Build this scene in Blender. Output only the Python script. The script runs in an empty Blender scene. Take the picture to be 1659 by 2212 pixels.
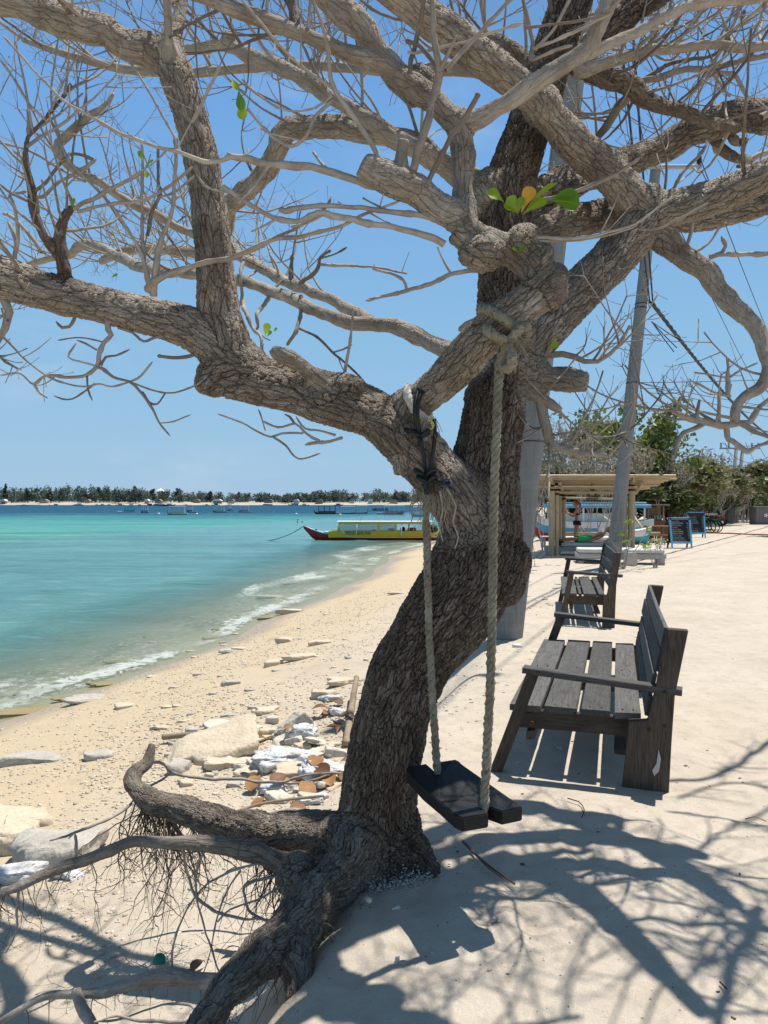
import bpy, bmesh, math, random
import numpy as np
from mathutils import Vector, Matrix, Euler, kdtree
R = math.radians
SC = bpy.context.scene
COL = SC.collection

# ------------------------------------------------------------------ camera
CAMZ = 1.6
F = 1662.0                      # focal length in units of a 1659 x 2212 picture
PITCH = math.atan2(21.0, F)
cam_d = bpy.data.cameras.new('camera')
cam = bpy.data.objects.new('camera', cam_d)
COL.objects.link(cam)
cam.location = (0, 0, CAMZ)
cam.rotation_euler = (R(90) - PITCH, 0, 0)
cam_d.sensor_fit = 'VERTICAL'
cam_d.sensor_height = 24.0
cam_d.sensor_width = 18.0
cam_d.lens = 24.0 * F / 2212.0
cam_d.clip_start = 0.05
cam_d.clip_end = 30000
SC.camera = cam

# ------------------------------------------------------------------ sky, sun, exposure
SUN = Vector((0.26, 0.18, 1.0)).normalized()
w = bpy.data.worlds.new('World'); SC.world = w; w.use_nodes = True
wn = w.node_tree.nodes; wl = w.node_tree.links
wn.clear()
sky = wn.new('ShaderNodeTexSky'); sky.sky_type = 'NISHITA'; sky.sun_disc = False
sky.sun_elevation = math.asin(SUN.z); sky.sun_rotation = math.atan2(SUN.x, SUN.y)
sky.altitude = 0; sky.air_density = 1.35; sky.dust_density = 0.0; sky.ozone_density = 7.0
bg = wn.new('ShaderNodeBackground'); bg.inputs['Strength'].default_value = 0.102
out = wn.new('ShaderNodeOutputWorld')
# thin wisps of cloud low over the sea
tc = wn.new('ShaderNodeTexCoord')
mp = wn.new('ShaderNodeMapping'); mp.inputs['Scale'].default_value = (1.6, 1.6, 4.2); mp.inputs['Location'].default_value = (0.35, 0.1, 0.4)
nz = wn.new('ShaderNodeTexNoise'); nz.inputs['Scale'].default_value = 2.2; nz.inputs['Detail'].default_value = 7; nz.inputs['Roughness'].default_value = 0.62
rp = wn.new('ShaderNodeMapRange'); rp.inputs['From Min'].default_value = 0.55; rp.inputs['From Max'].default_value = 0.85
rp.inputs['To Max'].default_value = 0.30
mx = wn.new('ShaderNodeMix'); mx.data_type = 'RGBA'
hs = wn.new('ShaderNodeHueSaturation'); hs.inputs['Saturation'].default_value = 1.0
wl.new(tc.outputs['Generated'], mp.inputs['Vector']); wl.new(mp.outputs[0], nz.inputs['Vector'])
wl.new(nz.outputs['Fac'], rp.inputs['Value']); wl.new(rp.outputs[0], mx.inputs[0])
sz_ = wn.new('ShaderNodeSeparateXYZ'); wl.new(tc.outputs['Generated'], sz_.inputs[0])
rm = wn.new('ShaderNodeValToRGB'); wl.new(sz_.outputs[2], rm.inputs[0])     # clear tropical sky: blue right down to the sea
for i_, (p_, c_) in enumerate([(0.0, (2.55, 4.15, 6.00)), (0.06, (2.50, 4.25, 6.0)), (0.22, (2.05, 3.95, 6.0)), (0.46, (1.30, 3.05, 6.0)), (0.75, (0.70, 1.30, 2.20)), (1.0, (0.60, 0.78, 1.00))]):
    if i_ > 1: rm.color_ramp.elements.new(p_)
    e_ = rm.color_ramp.elements[i_]; e_.position = p_; e_.color = tuple(q / 6 for q in c_) + (1,)
sc6 = wn.new('ShaderNodeMix'); sc6.data_type = 'RGBA'; sc6.blend_type = 'MULTIPLY'; sc6.inputs[0].default_value = 1; wl.new(rm.outputs[0], sc6.inputs[6]); sc6.inputs[7].default_value = (6, 6, 6, 1)
bm_ = wn.new('ShaderNodeMix'); bm_.data_type = 'RGBA'; bm_.inputs[0].default_value = 0.90
wl.new(sky.outputs[0], bm_.inputs[6]); wl.new(sc6.outputs[2], bm_.inputs[7])
wl.new(bm_.outputs[2], mx.inputs[6]); mx.inputs[7].default_value = (6.0, 6.3, 6.8, 1)
wl.new(mx.outputs[2], bg.inputs['Color']); wl.new(bg.outputs[0], out.inputs['Surface'])

sun_d = bpy.data.lights.new('sun', 'SUN')
sun_d.energy = 5.0; sun_d.angle = R(0.53); sun_d.color = (1.0, 0.955, 0.885)
sun = bpy.data.objects.new('sun', sun_d); COL.objects.link(sun)
sun.location = (0, 0, 30)
sun.rotation_euler = (-SUN).to_track_quat('-Z', 'Y').to_euler()
vs = SC.view_settings
vs.view_transform = 'Standard'; vs.look = 'None'; vs.exposure = 0.32; vs.gamma = 1.0; vs.use_curve_mapping = False
SC.render.engine = 'CYCLES'
SC.cycles.max_bounces = 6; SC.cycles.transparent_max_bounces = 16

rng = random.Random(11)
nrng = np.random.default_rng(5)

# ------------------------------------------------------------------ picture -> world
def ray(px, py):
    a = (px - 829.5) / F; b = (1106.0 - py) / F
    c, s = math.cos(PITCH), math.sin(PITCH)
    return Vector((a, c + b * s, -s + b * c))
def P(px, py, d):
    r = ray(px, py)
    return Vector((0, 0, CAMZ)) + r * (d / r.y)
def PZ(px, py, z):
    r = ray(px, py)
    return Vector((0, 0, CAMZ)) + r * ((z - CAMZ) / r.z)

# ------------------------------------------------------------------ noise
def _h(ix, iy, iz, seed):
    n = (ix.astype(np.int64) * 374761393 + iy.astype(np.int64) * 668265263 + iz.astype(np.int64) * 2147483647 + seed * 974711) & 0xffffffff
    n = ((n ^ (n >> 13)) * 1274126177) & 0xffffffff
    n = n ^ (n >> 16)
    return (n & 0xffff) / 65535.0 * 2 - 1
def vnoise(x, y, z=None, seed=0):
    x = np.asarray(x, float); y = np.asarray(y, float)
    z = np.zeros_like(x) if z is None else np.asarray(z, float)
    ix = np.floor(x); iy = np.floor(y); iz = np.floor(z)
    fx = x - ix; fy = y - iy; fz = z - iz
    ux = fx * fx * (3 - 2 * fx); uy = fy * fy * (3 - 2 * fy); uz = fz * fz * (3 - 2 * fz)
    def c(a, b, d): return _h(ix + a, iy + b, iz + d, seed)
    l0 = (c(0,0,0) * (1-ux) + c(1,0,0) * ux) * (1-uy) + (c(0,1,0) * (1-ux) + c(1,1,0) * ux) * uy
    if not np.any(fz): return l0
    l1 = (c(0,0,1) * (1-ux) + c(1,0,1) * ux) * (1-uy) + (c(0,1,1) * (1-ux) + c(1,1,1) * ux) * uy
    return l0 * (1-uz) + l1 * uz
def fbm(x, y, z=None, octv=4, seed=0, gain=0.5):
    s = 0; a = 1.0; t = 0
    for i in range(octv):
        s = s + a * vnoise(x * 2**i + 17.3 * i, y * 2**i - 9.1 * i, None if z is None else z * 2**i, seed + i)
        t += a; a *= gain
    return s / t
def sstep(a, b, x):
    t = np.clip((x - a) / (b - a), 0, 1)
    return t * t * (3 - 2 * t)

# ------------------------------------------------------------------ objects and tags
def tag(o, label=None, cat=None, group=None, kind=None):
    if label: o['label'] = label
    if cat: o['category'] = cat
    if group: o['group'] = group
    if kind: o['kind'] = kind
    return o
def thing(name, label, cat, loc=(0, 0, 0), rotz=0.0, group=None):
    o = bpy.data.objects.new(name, None); COL.objects.link(o)
    o.location = loc; o.rotation_euler = (0, 0, rotz); o.empty_display_size = 0.2
    return tag(o, label, cat, group)
def obj(name, me, parent=None, mat=None, loc=None, rot=None):
    o = bpy.data.objects.new(name, me); COL.objects.link(o)
    if mat is not None and not me.materials: me.materials.append(mat)
    if loc is not None: o.location = loc
    if rot is not None: o.rotation_euler = rot
    if parent is not None: o.parent = parent
    return o
ORD = ['first', 'second', 'third', 'fourth', 'fifth', 'sixth', 'seventh', 'eighth', 'ninth', 'tenth', 'eleventh', 'twelfth', 'thirteenth', 'fourteenth', 'fifteenth', 'sixteenth']
def copy_tree(o, parent=None):
    c = o.copy(); COL.objects.link(c)
    if parent is not None: c.parent = parent
    for ch in [q for q in o.children]: copy_tree(ch, c)
    return c

# ------------------------------------------------------------------ mesh builder
def smooth_mesh(me, on=True):
    me.polygons.foreach_set('use_smooth', [on] * len(me.polygons))
class MB:
    def __init__(s): s.v = []; s.f = []
    def add(s, vs, fs):
        k = len(s.v); s.v.extend([tuple(q) for q in vs]); s.f.extend([tuple(i + k for i in f) for f in fs]); return s
    def box(s, c, size, M=None, ch=0.0):
        vs, fs = chbox(size, ch)
        M = M or Matrix.Identity(3); c = Vector(c)
        return s.add([M @ Vector(q) + c for q in vs], fs)
    def bar(s, a, b, wd, th, up=(0, 0, 1), ch=0.0):
        a = Vector(a); b = Vector(b); x = (b - a); L = x.length; x = x / L
        upv = Vector(up); y = upv.cross(x)
        if y.length < 1e-4: y = Vector((0, 1, 0)).cross(x)
        y.normalize(); z = x.cross(y)
        return s.box((a + b) / 2, (L, wd, th), Matrix((x, y, z)).transposed(), ch)
    def tube(s, pts, rad, n=8, caps=True, flat=1.0):
        pts = [Vector(p) for p in pts]; N = len(pts)
        if not hasattr(rad, '__len__'): rad = [rad] * N
        t0 = (pts[1] - pts[0]).normalized()
        u = t0.orthogonal().normalized()
        vs = []; fs = []
        for i, p in enumerate(pts):
            if i == 0: t = t0
            elif i == N - 1: t = (pts[i] - pts[i-1]).normalized()
            else: t = (pts[i+1] - pts[i-1]).normalized()
            u = (u - t * u.dot(t))
            if u.length < 1e-6: u = t.orthogonal()
            u.normalize(); v = t.cross(u)
            for k in range(n):
                a = 2 * math.pi * k / n
                vs.append(p + (u * math.cos(a) + v * math.sin(a) * flat) * rad[i])
        for i in range(N - 1):
            for k in range(n):
                fs.append((i*n + k, i*n + (k+1) % n, (i+1)*n + (k+1) % n, (i+1)*n + k))
        if caps:
            fs.append(tuple(range(n - 1, -1, -1))); fs.append(tuple((N-1)*n + k for k in range(n)))
        return s.add(vs, fs)
    def cyl(s, a, b, r0, r1=None, n=12): return s.tube([a, b], [r0, r0 if r1 is None else r1], n)
    def lathe(s, prof, c=(0, 0, 0), n=12, M=None):
        vs = []; fs = []; c = Vector(c); N = len(prof)
        for (r, z) in prof:
            for k in range(n):
                a = 2 * math.pi * k / n; q = Vector((r * math.cos(a), r * math.sin(a), z))
                vs.append((M @ q if M else q) + c)
        for i in range(N - 1):
            for k in range(n): fs.append((i*n + k, i*n + (k+1) % n, (i+1)*n + (k+1) % n, (i+1)*n + k))
        fs.append(tuple(range(n - 1, -1, -1))); fs.append(tuple((N-1)*n + k for k in range(n)))
        return s.add(vs, fs)
    def ball(s, c, r, n=10, m=7, sc=(1, 1, 1)):
        prof = [(max(1e-4, r * math.sin(math.pi * i / m)), -r * math.cos(math.pi * i / m)) for i in range(m + 1)]
        return s.lathe(prof, c, n, Matrix.Diagonal(sc))
    def prism(s, poly, y0, y1, M=None, c=(0, 0, 0)):
        # poly: (x, z) outline, extruded along y
        n = len(poly); c = Vector(c)
        vs = [Vector((x, y0, z)) for x, z in poly] + [Vector((x, y1, z)) for x, z in poly]
        fs = [tuple(range(n)), tuple(range(2*n - 1, n - 1, -1))] + [(i, n + i, n + (i+1) % n, (i+1) % n) for i in range(n)]
        return s.add([(M @ q if M else q) + c for q in vs], fs)
    def mesh(s, name, smooth=True, fix=True):
        me = bpy.data.meshes.new(name); me.from_pydata([tuple(q) for q in s.v], [], s.f)
        if fix and len(s.f) < 6000:
            bm = bmesh.new(); bm.from_mesh(me); bmesh.ops.recalc_face_normals(bm, faces=bm.faces); bm.to_mesh(me); bm.free()
        if smooth: smooth_mesh(me)
        return me
    def build(s, name, mat, parent=None, smooth=True, loc=None, rot=None):
        return obj(name, s.mesh(name, smooth), parent, mat, loc, rot)
_cb = {}
def chbox(size, ch):
    x, y, z = [q / 2 for q in size]
    if ch <= 0:
        vs = [(sx*x, sy*y, sz*z) for sx in (-1, 1) for sy in (-1, 1) for sz in (-1, 1)]
        return vs, [(0,1,3,2),(4,6,7,5),(0,4,5,1),(2,3,7,6),(0,2,6,4),(1,5,7,3)]
    c = min(ch, x * .45, y * .45, z * .45)
    key = (round(x, 4), round(y, 4), round(z, 4), round(c, 4))
    if key not in _cb:
        bm = bmesh.new()
        for sx in (-1, 1):
            for sy in (-1, 1):
                for sz in (-1, 1):
                    for d in ((c, c, 0), (c, 0, c), (0, c, c)):
                        bm.verts.new((sx*(x-d[0]) , sy*(y-d[1]), sz*(z-d[2])))
        bmesh.ops.convex_hull(bm, input=bm.verts)
        bmesh.ops.dissolve_limit(bm, angle_limit=0.01, verts=bm.verts, edges=bm.edges)
        bm.verts.index_update()
        _cb[key] = ([tuple(v.co) for v in bm.verts], [tuple(v.index for v in f.verts) for f in bm.faces]); bm.free()
    return _cb[key]
def np_mesh(name, V, Fq, smooth=True):
    V = np.asarray(V, np.float32); Fq = np.asarray(Fq, np.int32)
    me = bpy.data.meshes.new(name); n = len(Fq); k = Fq.shape[1]
    me.vertices.add(len(V)); me.vertices.foreach_set('co', V.ravel())
    me.loops.add(n * k); me.loops.foreach_set('vertex_index', Fq.ravel())
    me.polygons.add(n); me.polygons.foreach_set('loop_start', np.arange(0, n*k, k, dtype=np.int32))
    me.update(calc_edges=True)
    if smooth: smooth_mesh(me)
    return me
def grid_faces(nr, nc):
    a = np.arange(nr*nc).reshape(nr, nc)
    return np.stack([a[:-1,:-1], a[:-1,1:], a[1:,1:], a[1:,:-1]], -1).reshape(-1, 4)
def fattr(me, name, vals, typ='FLOAT'):
    at = me.attributes.new(name, typ, 'POINT')
    at.data.foreach_set('vector' if typ == 'FLOAT_VECTOR' else 'value', np.asarray(vals, np.float32).ravel())

# ------------------------------------------------------------------ materials
class NT:
    def __init__(s, name, rough=0.8, spec=0.3):
        s.m = bpy.data.materials.new(name); s.m.use_nodes = True
        s.t = s.m.node_tree; s.n = s.t.nodes; s.l = s.t.links
        s.p = s.n['Principled BSDF']; s.out = s.n['Material Output']
        s.p.inputs['Roughness'].default_value = rough
        s.p.inputs['Specular IOR Level'].default_value = spec
    def new(s, t, **kw):
        n = s.n.new(t)
        for k, v in kw.items():
            if k.startswith('i_'): n.inputs[k[2:].replace('_', ' ')].default_value = v
            else: setattr(n, k, v)
        return n
    def link(s, a, b): s.l.new(a, b)
    def val(s, x):
        return x
    def put(s, sock, v):
        if isinstance(v, (int, float)): sock.default_value = v
        elif isinstance(v, (tuple, list)): sock.default_value = (*v, 1) if len(v) == 3 and len(sock.default_value) == 4 else v
        else: s.link(v, sock)
    def math(s, op, a, b=0.0, c=None, clamp=False):
        n = s.new('ShaderNodeMath', operation=op, use_clamp=clamp)
        s.put(n.inputs[0], a); s.put(n.inputs[1], b)
        if c is not None: s.put(n.inputs[2], c)
        return n.outputs[0]
    def mix(s, f, a, b, mode='MIX'):
        n = s.new('ShaderNodeMix', data_type='RGBA', blend_type=mode)
        s.put(n.inputs[0], f); s.put(n.inputs[6], a); s.put(n.inputs[7], b)
        return n.outputs[2]
    def rng(s, v, a, b, c=0.0, d=1.0):
        n = s.new('ShaderNodeMapRange'); s.put(n.inputs[0], v)
        for i, q in enumerate((a, b, c, d)): n.inputs[i+1].default_value = q
        return n.outputs[0]
    def coord(s, kind='Object', scale=(1, 1, 1), loc=(0, 0, 0)):
        if kind == 'Position': o = s.new('ShaderNodeNewGeometry').outputs['Position']
        elif kind in ('Object', 'Generated', 'UV'): o = s.new('ShaderNodeTexCoord').outputs[kind]
        else: o = s.new('ShaderNodeAttribute', attribute_name=kind).outputs['Vector']
        m = s.new('ShaderNodeMapping'); m.inputs['Scale'].default_value = scale; m.inputs['Location'].default_value = loc
        s.link(o, m.inputs['Vector']); return m.outputs[0]
    def attr(s, name): return s.new('ShaderNodeAttribute', attribute_name=name).outputs['Fac']
    def noise(s, co, scale=5, detail=4, rough=0.55, dist=0.0, col=False):
        n = s.new('ShaderNodeTexNoise'); s.link(co, n.inputs['Vector'])
        n.inputs['Scale'].default_value = scale; n.inputs['Detail'].default_value = detail
        n.inputs['Roughness'].default_value = rough; n.inputs['Distortion'].default_value = dist
        return n.outputs['Color'] if col else n.outputs['Fac']
    def vor(s, co, scale=5, feature='F1', out='Distance', rand=1.0):
        n = s.new('ShaderNodeTexVoronoi', feature=feature); s.link(co, n.inputs['Vector'])
        n.inputs['Scale'].default_value = scale; n.inputs['Randomness'].default_value = rand
        return n.outputs[out]
    def ramp(s, v, stops):
        n = s.new('ShaderNodeValToRGB'); s.put(n.inputs[0], v); e = n.color_ramp.elements
        while len(e) < len(stops): e.new(0.5)
        for q, (p, c) in zip(e, stops): q.position = p; q.color = (*c, 1) if len(c) == 3 else c
        return n.outputs[0]
    def rand(s): return s.new('ShaderNodeObjectInfo').outputs['Random']
    def island(s): return s.new('ShaderNodeNewGeometry').outputs['Random Per Island']
    def base(s, v): s.put(s.p.inputs['Base Color'], v); return s
    def rough(s, v): s.put(s.p.inputs['Roughness'], v); return s
    def bump(s, h, strength=0.5, dist=0.01, normal=None):
        n = s.new('ShaderNodeBump'); n.inputs['Strength'].default_value = strength; n.inputs['Distance'].default_value = dist
        s.put(n.inputs['Height'], h)
        if normal: s.link(normal, n.inputs['Normal'])
        s.link(n.outputs[0], s.p.inputs['Normal']); return n.outputs[0]
def shift(nt, co):
    # per-object offset so that copies do not repeat their grain
    a = nt.new('ShaderNodeVectorMath', operation='ADD'); nt.link(co, a.inputs[0])
    c = nt.new('ShaderNodeCombineXYZ')
    r = nt.math('MULTIPLY', nt.rand(), 37.0)
    for i in range(3): nt.link(r, c.inputs[i])
    nt.link(c.outputs[0], a.inputs[1]); return a.outputs[0]
def simple(name, c, rough=0.7, var=0.25, scale=6, spec=0.3, bump=0.0, bscale=40, bdist=0.004, kind='Object', stretch=(1, 1, 1), dirt=None):
    nt = NT(name, rough, spec)
    co = shift(nt, nt.coord(kind, stretch))
    f = nt.noise(co, scale, 5)
    f2 = nt.rng(f, 0.3, 0.7)
    col = nt.mix(f2, tuple(q * (1 - var) for q in c), tuple(min(1, q * (1 + var * .7)) for q in c))
    if dirt:
        g = nt.rng(nt.noise(co, scale * .4, 6, 0.65), 0.52, 0.68)
        col = nt.mix(nt.math('MULTIPLY', g, dirt[3]), col, dirt[:3])
    nt.base(col)
    if bump: nt.bump(nt.noise(co, bscale, 4), bump, bdist)
    return nt.m
def paint(name, c, rough=0.45, wear=0.25, wearcol=(0.35, 0.3, 0.25), scale=3.0):
    nt = NT(name, rough, 0.4)
    co = shift(nt, nt.coord('Object'))
    a = nt.noise(co, scale, 6, 0.65); b = nt.noise(co, scale * 7, 4)
    m = nt.rng(nt.math('ADD', a, nt.math('MULTIPLY', b, 0.35)), 0.78, 0.92)
    col = nt.mix(nt.rng(b, .3, .7), tuple(q * .85 for q in c), c)
    nt.base(nt.mix(nt.math('MULTIPLY', m, wear), col, wearcol)); nt.rough(nt.rng(a, .3, .7, rough, min(1, rough + .25)))
    nt.bump(b, 0.12, 0.003)
    return nt.m
# ================================================================== SETTING
WATER = -1.2
BW = 6.2
def bwid(Y): return np.interp(Y, [0, 9, 12, 16, 22, 30, 41, 60], [6.3, 6.2, 5.6, 5.5, 6.0, 6.5, 7.2, 7.4])
def toff(X, Y): return (edge_x(Y) - np.asarray(X, float)) * 0.977 * BW / bwid(np.asarray(Y, float))
#                                      # width of the beach, edge of the bank to the waterline
def edge_x(Y):
    Y = np.asarray(Y, float)
    return -0.75 + 0.22 * Y + 0.12 * np.sin(Y * 0.9 + 0.6) * sstep(2, 6, Y) + 0.35 * np.sin(Y * 0.21 + 2.0) * sstep(6, 20, Y)
def height0(X, Y):
    """smooth lie of the land"""
    t = toff(X, Y)
    A = 0.36 * (1 - sstep(5.5, 9, Y)) + 0.10
    u = np.clip(t / BW, 0, 1)
    z = -A * sstep(0.0, 0.55, t) - (1.2 - A) * (0.75 * u + 0.25 * u * u)
    o = np.clip(t - BW, 0, None)
    z = z - 0.10 * np.minimum(o, 12) - 0.05 * np.clip(o - 12, 0, 90)
    z = z + 0.035 * np.exp(-((t + 0.7) / 0.8) ** 2)                     # slight crest of the bank
    inland = np.clip(-t - 14, 0, None)
    return z + np.minimum(inland * 0.012, 1.2)
def relief(X, Y, t):
    near = 1 - sstep(18, 60, Y)
    z = 0.016 * fbm(X * 0.9, Y * 0.9, octv=2, seed=3) + near * 0.005 * fbm(X * 6.5, Y * 6.5, octv=4, seed=9)
    wet = sstep(BW - 1.6, BW - 0.2, t)
    z = z * (1 - 0.75 * wet)
    return z
_FP = []
for k in range(750):                             # footprints in the dry sand
    Y = 2.6 + 20 * rng.random() ** 1.1; X = float(edge_x(Y)) + rng.uniform(-0.6, 9) * (0.4 + Y / 30)
    _FP.append((X, Y, rng.uniform(0.09, 0.15), rng.uniform(0.05, 0.07), rng.uniform(0, 3.2), rng.uniform(0.005, 0.015)))
def ground_z(X, Y):
    X = np.asarray(X, float); Y = np.asarray(Y, float); t = toff(X, Y)
    return height0(X, Y) + relief(X, Y, t)
def gz(x, y): return float(ground_z(np.array([x]), np.array([y]))[0])
def G(px, py, dz=0.0):
    """point of the ground seen at a picture position"""
    r = ray(px, py); o = Vector((0, 0, CAMZ))
    ts = np.geomspace(1.2, 900, 1400)
    X = o.x + r.x * ts; Y = o.y + r.y * ts; Z = o.z + r.z * ts
    d = Z - ground_z(X, Y)
    i = int(np.argmax(d < 0)) if np.any(d < 0) else len(ts) - 1
    i = max(i, 1); a, b = d[i-1], d[i]; f = a / (a - b) if a != b else 0
    tt = ts[i-1] + (ts[i] - ts[i-1]) * f
    p = o + r * tt
    return Vector((p.x, p.y, gz(p.x, p.y) + dz))

def axis(lo, hi, mn, g, c=0.0):
    out = [c]; x = c
    while x < hi: x += max(mn, g * abs(x - c)); out.append(x)
    x = c; neg = []
    while x > lo: x -= max(mn, g * abs(x - c)); neg.append(x)
    return np.array(neg[::-1] + out)
GX = axis(-320, 420, 0.021, 0.025)
GYn = np.array([-60, -40, -28, -20, -14, -10, -7, -5, -3.5, -2.4, -1.5, -0.8, -0.2, 0.3, 0.7])
GY = [1.0]
while GY[-1] < 1500: GY.append(GY[-1] + max(0.021, (0.0115 if GY[-1] < 120 else 0.03) * GY[-1]))
GY = np.concatenate([GYn, np.array(GY)])
gX, gY = np.meshgrid(GX, GY)
gT = toff(gX, gY)
gZ = height0(gX, gY) + relief(gX, gY, gT)
for (fx, fy, a, b, th, dp) in _FP:
    i0, i1 = np.searchsorted(GY, (fy - 0.3, fy + 0.3)); j0, j1 = np.searchsorted(GX, (fx - 0.3, fx + 0.3))
    if i1 - i0 < 2 or j1 - j0 < 2: continue
    dx = gX[i0:i1, j0:j1] - fx; dy = gY[i0:i1, j0:j1] - fy
    uu = dx * math.cos(th) + dy * math.sin(th); vv = -dx * math.sin(th) + dy * math.cos(th)
    q = (uu / a) ** 2 + (vv / b) ** 2
    ok = (gT[i0:i1, j0:j1] < BW - 1)
    gZ[i0:i1, j0:j1] += ok * dp * (-np.exp(-q * 1.2) + 0.55 * np.exp(-((np.sqrt(q) - 1.5) / 0.45) ** 2))
# ripples blown into the dry sand by the path
rip = 0.004 * np.sin(gX * 14 + gY * 34 + 3.5 * fbm(gX * 1.6, gY * 1.6, octv=3, seed=31)) * (1 - sstep(4, 9, gY)) * (1 - sstep(-1.2, -0.2, gT))
gZ += rip * (0.4 + 0.6 * np.clip(fbm(gX * 0.8, gY * 0.8, octv=2, seed=77) * 2, 0, 1))
me = np_mesh('sand', np.stack([gX, gY, gZ], -1).reshape(-1, 3), grid_faces(len(GY), len(GX)))
fattr(me, 'offshore', gT.ravel())
nt = NT('sand_material', 0.92, 0.2)
po = nt.coord('Position'); off = nt.attr('offshore')
n1 = nt.noise(po, 1.1, 6, 0.6); n2 = nt.noise(po, 60, 3); n3 = nt.noise(po, 300, 2); n4 = nt.noise(po, 9, 5, 0.6)
dry = nt.mix(nt.rng(n1, .32, .68), (0.485, 0.420, 0.340), (0.570, 0.500, 0.410))
bch = nt.mix(nt.rng(n4, .3, .7), (0.505, 0.400, 0.262), (0.575, 0.467, 0.318))
c = nt.mix(nt.rng(nt.math('ADD', off, nt.math('MULTIPLY', n1, 1.6)), 1.6, 4.2), dry, bch)
c = nt.mix(nt.rng(n4, .48, .70, 0, 0.38), c, (0.34, 0.275, 0.205)); c = nt.mix(nt.rng(nt.noise(po, 3.0, 5, .65), .50, .66, 0, .22), c, (0.33, 0.27, 0.20))  # mottling paints the shading of trodden hollows into the sand colour
c = nt.mix(nt.rng(n3, .36, .56, 0.30, 0.0), c, (0.25, 0.19, 0.14))            # dark grains
c = nt.mix(nt.rng(n3, .62, .72, 0.0, 0.35), c, (0.70, 0.63, 0.52))
spk = nt.vor(po, 55, 'F1', 'Color')
sp = nt.new('ShaderNodeSeparateColor'); nt.link(spk, sp.inputs[0])
c = nt.mix(nt.math('MULTIPLY', nt.rng(sp.outputs[0], .955, .965), nt.rng(nt.vor(po, 55), .30, .22)), c, (0.22, 0.16, 0.11))
wetn = nt.math('ADD', off, nt.math('MULTIPLY', nt.math('SUBTRACT', nt.noise(po, 0.7, 5), 0.5), 1.5))
wet = nt.rng(wetn, BW - 1.05, BW - 0.35)
c = nt.mix(wet, c, nt.mix(nt.rng(n4, .35, .65), (0.33, 0.245, 0.165), (0.40, 0.315, 0.215)))
# coral ledge and weed under the shallows
led = nt.math('MULTIPLY', nt.rng(nt.noise(nt.coord('Position', (0.9, 0.35, 1)), 1.3, 6, 0.6), .50, .62), nt.rng(off, BW + .2, BW + 1.0))
c = nt.mix(nt.math('MULTIPLY', led, 0.75), c, (0.17, 0.13, 0.06))
nt.base(c); nt.rough(nt.rng(wet, 0, 1, 0.95, 0.35))
b1 = nt.math('ADD', nt.math('MULTIPLY', n2, 0.6), nt.math('MULTIPLY', n3, 0.5))
b1 = nt.math('ADD', b1, nt.math('MULTIPLY', nt.noise(po, 22, 4, 0.6), 1.2))
bb = nt.bump(nt.math('MULTIPLY', nt.noise(po, 3.2, 3, .55), nt.rng(wet, .0, .6, 1.0, 0.15)), 0.5, 0.025)
nt.bump(nt.math('MULTIPLY', b1, nt.rng(wet, 0, 1, 1.0, 0.3)), 0.75, 0.010, bb)
sand = obj('sand', me, None, nt.m); tag(sand, 'pale trampled sand of the path, the bank and the beach', 'sand', kind='structure')

# ---- sea
tv = [4.6]
while tv[-1] < 7000: tv.append(tv[-1] + max(0.05, 0.028 * (tv[-1] - 4.6)))
yv = [1.5]
while yv[-1] < 14000: yv.append(yv[-1] + max(0.07, 0.016 * yv[-1]))
tv = np.array(tv); yv = np.concatenate([np.array([-60, -40, -25, -15, -9, -5, -2, 0]), np.array(yv)])
wT, wY = np.meshgrid(tv, yv)
wX = edge_x(wY) - wT / 0.977 * bwid(wY) / BW
o = wT - BW
lay = fbm(wX * 0.35, wY * 0.22, octv=3, seed=41)
wz = 0.012 * fbm(wX * 1.6, wY * 1.2, octv=3, seed=21) * sstep(0, 3, o) + 0.05 * fbm(wX * 0.25, wY * 0.16, octv=3, seed=25) * sstep(3, 12, o) * (1 - sstep(60, 160, o))
crest = 2.2 + 1.0 * lay + 0.5 * np.sin(wY * 0.33)
amp = 0.10 * np.clip(0.45 + 1.1 * fbm(wY * 0.22, wY * 0 + 3, octv=2, seed=50), 0, 1)
wz += amp * np.exp(-((o - crest) / np.where(o < crest, 0.22, 0.5)) ** 2)
crest2 = 5.2 + 1.3 * lay
wz += 0.045 * np.exp(-((o - crest2) / 0.6) ** 2)
fo = np.exp(-((o - (crest - 0.35)) / 0.35) ** 2) * np.clip(amp / 0.08, 0, 1) * 0.8      # broken crest
fo += 0.55 * np.exp(-((o - 0.55 - 0.55 * lay) / 0.25) ** 2) + 0.46 * sstep(0.05, 0.5, o) * (1 - sstep(2.0, 3.4 + lay, o))
me = np_mesh('sea', np.stack([wX, wY, WATER + wz], -1).reshape(-1, 3), grid_faces(len(yv), len(tv))[:, ::-1])
fattr(me, 'off', o.ravel()); fattr(me, 'foam', np.clip(fo, 0, 1).ravel())
nt = NT('sea_water', 0.09, 0.5)
nt.p.inputs['IOR'].default_value = 1.33
po = nt.coord('Position'); off = nt.attr('off')
sy = nt.new('ShaderNodeSeparateXYZ'); nt.link(po, sy.inputs[0]); Yc = sy.outputs[1]
big = nt.noise(nt.coord('Position', (0.040, 0.050, 1)), 1.0, 6, 0.62); mid = nt.noise(nt.coord('Position', (0.30, 0.55, 1)), 1.0, 6, 0.6)
mid2 = nt.noise(nt.coord('Position', (0.05, 0.30, 1)), 1.0, 6, 0.65)
warp = nt.math('ADD', 0.28, nt.math('ADD', nt.math('MULTIPLY', big, .75), nt.math('ADD', nt.math('MULTIPLY', mid, .40), nt.math('MULTIPLY', mid2, .32))))
lg = nt.math('LOGARITHM', nt.math('MAXIMUM', nt.math('MULTIPLY', Yc, warp), 1.0), 10.0)
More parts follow.
